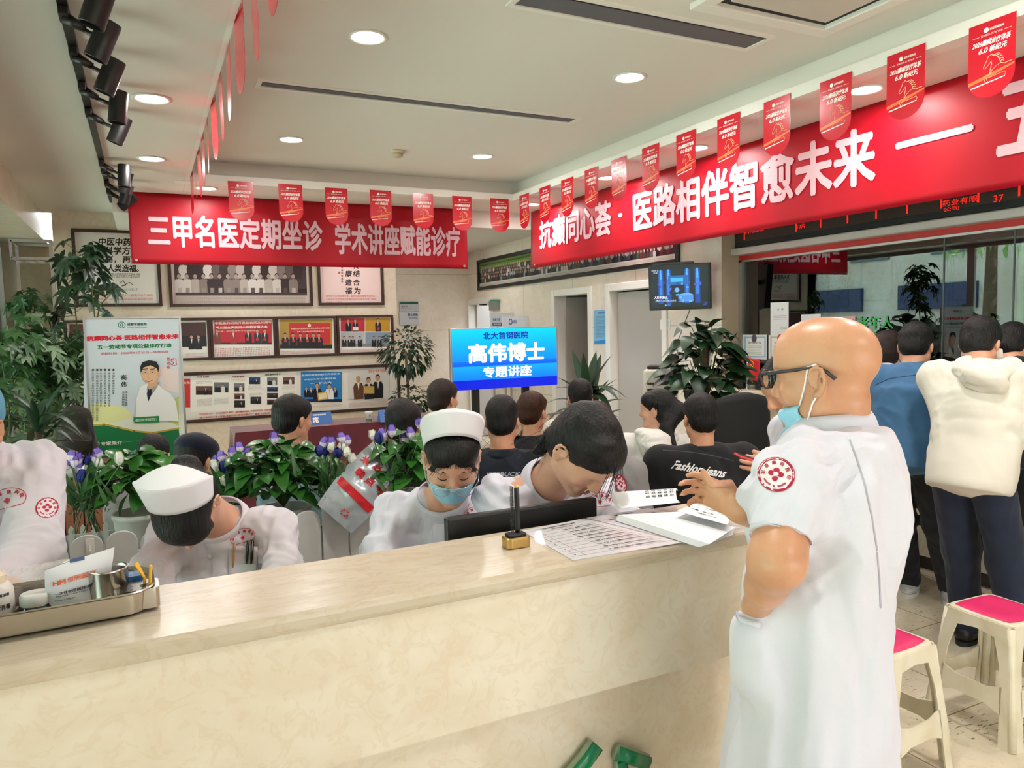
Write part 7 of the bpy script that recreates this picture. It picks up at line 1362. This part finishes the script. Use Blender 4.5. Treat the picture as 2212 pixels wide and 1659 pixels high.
def d_cert(p, x0, c_): p.R(x0+3, 727, x0+49, 772, c_); p.R(x0+6, 730, x0+46, 769, 'eef0ee'); p.ell(*p.q(x0+24, 731), .03, .035, '5a4a5a' if x0 < 1640 else 'b05a40', 10); p.T('医疗机构执业许可证', x0+12, 738, x0+40, 742, '40485c', .02); p.S(x0+10, 746, x0+42, 766, 6, '70787c', glyph=.45)
notice('certificate', 'bluish certificate low on the pharmacy glass above the little red flag', 'certificate', 'x', GP, (1605, 723, 1657, 775), lambda p: d_cert(p, 1605, '9cc0dc'), M['paper'])
notice('certificate', 'cream certificate low on the pharmacy glass beside the doctor glasses', 'certificate', 'x', GP, (1661, 724, 1713, 776), lambda p: d_cert(p, 1661, 'c8b89c'), M['paper'])
gb = MB()
for body, q in (('老年人', (1850, 682, 1930, 711)), ('残疾人', (1850, 716, 1930, 743))):
    a, b = onx(q[0], q[3], GP-.002), onx(q[2], q[1], GP-.002); gb.text(body, (GP-.004, (a[1]+b[1])/2, (a[2]+b[2])/2), (0, -1, 0), Z3, abs(b[1]-a[1]), b[2]-a[2], .02)
tag(gb.build('glass_lettering', mat('green_vinyl', (46, 176, 78), .5)), 'green lettering for the elderly and disabled on the pharmacy glass', 'lettering')
# LED board over the pharmacy window
LXP = 4.44; t = thing('led_board', 'long black scrolling board with red characters behind the right banner', 'led display', (LXP, 2., 2.3)); ly = onx(1570, 520, LXP)[1]
MB().bx(LXP, LXP+.075, -2., ly, 2.228, 2.715).build('casing', M['black'], t, bevel=.006); MB().bx(LXP-.002, LXP, -1.95, ly-.07, 2.276, 2.70).build('matrix_panel', mat('brown_matrix', (58, 38, 30), .5), t)
p = WPic('x', LXP-.004)
for x in (1608, 1720, 1773, 1831, 1893, 1960, 2033, 2113, 2201): a = p.q(x, 440)[0]; p.rect(a-.006, 2.29, a+.006, 2.40, 'ff2a20')
p.T('药业有限', 2036, 421, 2112, 447, 'ff2a20', 0); p.T('公司', 2038, 444, 2072, 458, 'ff2a20', 0); p.T('37', 2146, 419, 2168, 438, 'ff2a20', .01); p.T('10片', 1722, 482, 1740, 495, 'ff2a20', 0); p.T('阿司匹林', 1610, 488, 1650, 506, 'ff2a20', 0); p.build('red_characters', M['screen'], t)
# ================================================================== red table, cup, name plates
t = thing('speaker_table', 'long table under a dark red cloth against the framed wall', 'table', (1.62, 7.1, 0)); TX0, TX1, TY0, TY1 = .66, 2.60, 6.84, 7.32
def cl(u, v):
    per = [(TX0, TY1), (TX0, TY0), (TX1, TY0), (TX1, TY1)]; s_ = u*3; k = min(int(s_), 2); f = s_-k; x = per[k][0]*(1-f)+per[k+1][0]*f; y = per[k][1]*(1-f)+per[k+1][1]*f; nx, ny = ((-1, 0), (0, -1), (1, 0))[k]; w = (1-v)*(.03*math.sin(u*60)+.02*math.sin(u*97+1)+.03); return V3(x+nx*w, y+ny*w, .755*v+.02*(1-v))
b = MB(); b.grid(cl, 150, 8); b.bx(TX0, TX1, TY0, TY1, .745, .757); b.build('tablecloth', mat('dark_red_velvet', (104, 10, 32), .75, c2=(84, 6, 26), nscale=4, sheen=.4), t, smooth=False, auto=40); b = MB()
for x in (TX0+.08, TX1-.08):
    for y in (TY0+.06, TY1-.06): MB().bx(x-.02, x+.02, y-.02, y+.02, 0, .745).build('leg', M['blackm'], t)
p = onz(797, 911, .757); t = thing('paper_cup', 'white paper cup with a green band on the red table', 'cup', p); MB().lathe([(0, 0), (.027, 0), (.037, .092), (.039, .094), (.036, .094), (.026, .004), (0, .004)], p, 28).build('cup_body', M['paper'], t, smooth=True); MB().lathe([(.0288, .012), (.0310, .030)], p, 28, closed=True).build('green_band', mat('cup_green', (96, 128, 96), .5), t); MB().lathe([(0, .0), (.008, .0)], p+V3(0, -.0345, .06), 12, (0, -1, .1), closed=True).build('cup_mark', mat('cup_mark', (90, 120, 100), .5), t)
for px, py, body, lb in ((843, 909, '杜', 'blue and white name plate on the red table beside the ficus'), (690, 916, '席', 'blue name plate on the red table right of the pale blue shirt')):
    p = onz(px, py, .757); t = thing('name_plate', lb, 'name plate', p); MB().prism([(-.06, 0), (.06, 0), (0, .11)], p+V3(-.11, 0, 0), (0, 1, 0), Z3, (1, 0, 0), .22).build('plate', mat('plate_blue', (58, 108, 178), .4), t); n = unit(V3(0, -.11, .06)); q = p+V3(0, -.03, .055)+n*.001; v = unit(np.cross(n, V3(1, 0, 0)))
    MB().text(body, q-v*.012+V3(-.04, 0, 0), (1, 0, 0), v, .06, .06, .04).text('成都军盛医院', q+v*.038, (1, 0, 0), v, .12, .016, .02).build('plate_lettering', M['white_ink'], t)
# ================================================================== floor-standing things
c = at(1424, 862, 5.45); t = thing('water_dispenser', 'slim cream tower dispenser with slots, left of the tall pothos', 'dispenser', (c[0], c[1], 0)); uu = unit(V3(.75, -.66, 0)); vv = V3(.66, .75, 0); zt = at(1424, 796, 5.45)[2]; Rr = np.array([uu, vv, Z3]).T
MB().box((c[0], c[1], zt/2), (.21, .24, zt), Rr).build('body', mat('cream_plastic', (222, 214, 198), .4), t, bevel=.02, segs=3); b = MB(); fpos = V3(c[0], c[1], 0)-vv*.1205
for i in range(4):
    for q in (-.062, .0, .0): pass
    for q in (-.05, .045): b.box(fpos+uu*q+Z3*(zt-.10-.045*i), (.05, .004, .016), Rr)
b.build('slot', mat('dark_slot', (60, 56, 52), .5), t, bevel=.004); MB().box((c[0], c[1], zt+.012), (.16, .16, .024), Rr).build('lid', M['black'], t, bevel=.008); MB().text('自动饮水', fpos+uu*.04+Z3*(zt-.05)-vv*.001, uu, Z3, .06, .014, .02).build('print', M['ink'], t)
c = at(1572, 968, 4.4); t = thing('office_chair', 'black office chair with a tall back behind the black denim jacket', 'chair', (c[0], c[1], 0)); F_ = unit(CF*.96-CR*.25); L_ = np.array([-F_[1], F_[0], 0]); zc = .47
def bk(u, v): q = (u-.5)*2; w = .25*(1-.30*v*v)*(1 if v < .9 else 1-(v-.9)*1.6); return V3(c[0], c[1], 0)+L_*q*w+F_*(-.02-.16*v+.05*q*q)+Z3*(.56+.66*v-.03*q*q*v)
MB().grid(bk, 18, 18).build('backrest', M['blackm'], t, smooth=True, solid=.035); MB().prism(rrect(-.24, -.24, .24, .24, .08), V3(c[0], c[1], zc)+F_*.22, L_, F_, Z3, .07).build('seat', M['blackm'], t, bevel=.02); MB().tube([V3(c[0], c[1], .08)+F_*.22, V3(c[0], c[1], zc)+F_*.22], .028, 12).build('column', M['chrome'], t, smooth=True)
for i in range(5):
    a = i*2*PI/5; d = V3(math.cos(a), math.sin(a), 0); o = V3(c[0], c[1], 0)+F_*.22; l = MB().tube([o+Z3*.10, o+d*.28+Z3*.07], [.024, .016], 8).build('leg', M['black'], t, smooth=True); MB().cyl(o+d*.28+V3(-d[1], d[0], 0)*.02+Z3*.028, o+d*.28-V3(-d[1], d[0], 0)*.02+Z3*.028, .028, n=14).build('caster', M['black'], l, smooth=False)
c = at(163, 935, 4.9); t = thing('backpack', 'dark olive backpack resting among the plants left of the poster', 'bag', (c[0], c[1], c[2]-.2)); sculpt('bag_body', [cone(c+V3(0, 0, -.10), c+V3(0, 0, .08), .13, .10, flat=((0, 1, 0), .7)), ell(c+V3(0, -.08, -.06), (.10, .06, .08), k=.03)], .01, cloth('olive_cloth', (52, 50, 42), (40, 38, 32)), t, .03, folds(.008, 10, Z3, 3)); MB().tube([c+V3(-.05, 0, .16), c+V3(0, 0, .22), c+V3(.05, 0, .16)], .009, 6).tube([c+V3(.08, -.09, .10), c+V3(.11, -.13, -.02), c+V3(.08, -.10, -.14)], .010, 6).build('strap', M['blackm'], t, smooth=True)
t = thing('slatted_box', 'reddish slatted wooden box under the backpack by the poster', 'box', (c[0], c[1], 0)); b = MB()
for i in range(9): b.bx(c[0]-.24+.055*i, c[0]-.24+.055*i+.045, c[1]-.16, c[1]-.145, .02, c[2]-.21)
b.build('slats', mat('red_wood_slat', (168, 112, 84), .6, c2=(146, 92, 66), nscale=4), t); MB().bx(c[0]-.25, c[0]+.26, c[1]-.14, c[1]+.16, .0, c[2]-.205).build('carcass', mat('brown_wood', (120, 80, 60), .6), t)
# wall rack in the window corner
t = thing('metal_rack', 'pale steel tube wall rack with two open shelves in the window corner', 'rack', (-.97, 9.0, 0)); b = MB(); x0, x1, y0, y1 = -1.16, -.815, 8.98, 9.40
for x in (x0, x1):
    for y in (y0, y1):
        if x == x0 and y == y0:
            b.bx(x-.012, x+.012, y-.012, y+.012, 2.42, 2.6); b.bx(x-.012, x+.012, y-.012, y+.012, 1.68, 1.85); continue
        b.bx(x-.015, x+.015, y-.015, y+.015, 0, 2.6)
b.build('post', M['chrome'], t)
for z in (2.6, 2.42, 1.85, 1.68, .5):
    b = MB()
    for q in ((x0, x1, y0-.012, y0+.012), (x0, x1, y1-.012, y1+.012), (x0-.012, x0+.012, y0, y1), (x1-.012, x1+.012, y0, y1)): b.bx(*q, z-.014, z+.014)
    if z in (2.42, 1.68, .5):
        for k in range(1, 4): b.bx(x0+(x1-x0)*k/4-.008, x0+(x1-x0)*k/4+.008, y0, y1, z-.008, z+.008)
    b.build('shelf_frame', M['chrome'], t)
# ================================================================== things on the pharmacy ledge
LZ0 = 1.075
p = onx(1601, 838, 4.38); t = thing('thermos_flask', 'black thermos flask on the pharmacy ledge by the red flag', 'flask', (4.38, p[1], LZ0)); MB().lathe([(0, 0), (.034, 0), (.036, .01), (.036, .17), (.030, .18)], (4.38, p[1], LZ0), 26).build('flask_body', M['black'], t, smooth=True); MB().lathe([(.029, .178), (.030, .20), (.024, .208), (0, .21)], (4.38, p[1], LZ0), 26).build('steel_cap', M['chrome'], t, smooth=True)
def deskflag(px, label, s_=1., x=4.36, emblem=True):
    y = onx(px, 830, x)[1]; t = thing('desk_flag', label, 'flag', (x, y, LZ0)); MB().lathe([(0, 0), (.03, 0), (.03, .006), (.006, .01), (.0035, .02), (.0035, .27), (0, .275)], (x, y, LZ0), 18).build('pole', M['chrome'], t, smooth=True)
    def fl(u, v): return V3(x-.002-.02*math.sin(u*5)*(.3+u), y-.005-.125*u*.9, LZ0+.262-.185*v-.03*u*u-.0*v+.02*u*v)
    MB().grid(fl, 14, 12).build('cloth', mat('red_flag_cloth', (206, 16, 34), .5), t, smooth=True, solid=.001)
    if emblem:
        b = MB(); g = lambda a, c_: fl(.42+a*.22, .26+c_*.16)+V3(-.003, 0, 0)
        b.tube([g(math.cos(k), -math.sin(k)) for k in np.linspace(-2.3, 1.5, 14)], [.0015]+[.003]*11+[.002, .001], 5); b.tube([g(-.95, .9), g(.2, -.25)], .0024, 5); b.tube([g(-.25, -.75), g(.35, -.1)], .0034, 5); b.tube([g(.75, .9), g(-.3, -.35)], .0024, 5); b.build('yellow_emblem', mat('flag_yellow', (246, 200, 40), .5), t, smooth=True)
deskflag(1614, 'small red desk flag with a yellow emblem on the pharmacy ledge'); deskflag(1580, 'second small red desk flag half hidden by the pothos leaves', x=4.42, emblem=False)
p = onx(1660, 838, 4.42); t = thing('card_terminal', 'low black card terminal lying on the pharmacy ledge', 'card reader', (4.42, p[1], LZ0)); MB().bx(4.39, 4.46, p[1]-.12, p[1]+.12, LZ0, LZ0+.055).build('casing', M['black'], t, bevel=.008); MB().bx(4.387, 4.39, p[1]-.10, p[1]+.10, LZ0+.012, LZ0+.045).build('display', M['dark'], t)
a = onx(2092, 1064, 4.395); notice('bench_sign', 'bright blue panel on the front of the pharmacy bench between two customers', 'sign', 'x', 4.399, (2076, 1030, 2108, 1096), None, mat('blue_panel', (38, 150, 196), .4))
# ================================================================== plastic stools
pink = mat('pink_seat_pad', (222, 52, 108), .3, spec=.5)
ivory = mat('worn_ivory_plastic', (226, 218, 196), .35, c2=(204, 192, 160), nscale=7, nmix=(.45, .8))
def stool(c, rz, label):
    t = thing('plastic_stool', label, 'stool', (c[0], c[1], 0), 'white plastic stools with pink seats', rz); H = .465; a0, a1 = .135, .185; b = MB(); w = lambda z: a1+(a0-a1)*z/H
    o_ = MB().prism(rrect(-a0, -a0, a0, a0, .035), (0, 0, H-.028), (1, 0, 0), (0, 1, 0), Z3, .024); o_.build('seat_frame', ivory, t, world=False, bevel=.008, segs=3)
    def pad(u, v): x, y = (u-.5)*2, (v-.5)*2; r = .122; q = 1-.10*(x*x*y*y); return V3(x*r*q, y*r*q, H-.002+.010*(1-x**4)*(1-y**4)-.008*math.exp(-(x*x+y*y)*1.5))
    MB().grid(pad, 20, 20).build('seat_pad', pink, t, smooth=True, world=False)
    for k in range(4):                                      # four sides, each a skirt with two legs and an opening
        R4 = np.array([[math.cos(k*PI/2), -math.sin(k*PI/2), 0], [math.sin(k*PI/2), math.cos(k*PI/2), 0], [0, 0, 1]]); s = MB()
        def side(x, z): return R4@V3(x, -w(z), z)
        def strip(pts_o, pts_i):
            n = len(pts_o); V = [side(*q) for q in pts_o]+[side(*q) for q in pts_i]; s.add(V, [(i, (i+1), n+i+1, n+i) for i in range(n-1)])
        e = lambda z: w(z)-.012
        zi, zo = .41, H-.012; zl = .20
        outer = [(-e(.0)-.0, .0), (-e(.15), .15), (-e(.3), .3), (-e(zo), zo), (0, zo), (e(zo), zo), (e(.3), .3), (e(.15), .15), (e(0), 0)]
        inner = [(-e(0)+.045, 0), (-e(.15)+.038, .15), (-e(.3)+.036, .3), (-e(.39)+.055, zi-.01), (0, zi), (e(.39)-.055, zi-.01), (e(.3)-.036, .3), (e(.15)-.038, .15), (e(0)-.045, 0)]
        strip(outer, inner); zb = (.14, .205); q = [(-e(.17)+.03, zb[0]-.02), (-.06, zb[0]), (.06, zb[0]), (e(.17)-.03, zb[0]-.02)]; r = [(-e(.2)+.03, zb[1]+.02), (-.06, zb[1]), (.06, zb[1]), (e(.2)-.03, zb[1]+.02)]; strip(r, q)
        so = s.build('side_panel', ivory, t, world=False, smooth=False); m1 = so.modifiers.new('thick', 'SOLIDIFY'); m1.thickness = .006; m1.offset = 0
        cr = R4@V3(1, -1, 0); l = MB(); l.tube([V3(cr[0]*(w(z)-.012), cr[1]*(w(z)-.012), z) for z in (0.0, .15, .3, H-.02)], [.017, .016, .015, .016], 10); l.build('leg', ivory, t, world=False, smooth=True)
    return t
s1 = onz(2160, 1315, .46); stool(s1, -.05, 'white plastic stool with pink seat at the right edge, before the black shoe')
s2 = onz(1945, 1395, .46); stool(V3(2.35, 1.80, 0), .06, 'white plastic stool with a pink seat half hidden by the doctor coat')
bpy.data.objects.remove(_to); bpy.data.curves.remove(_tc)
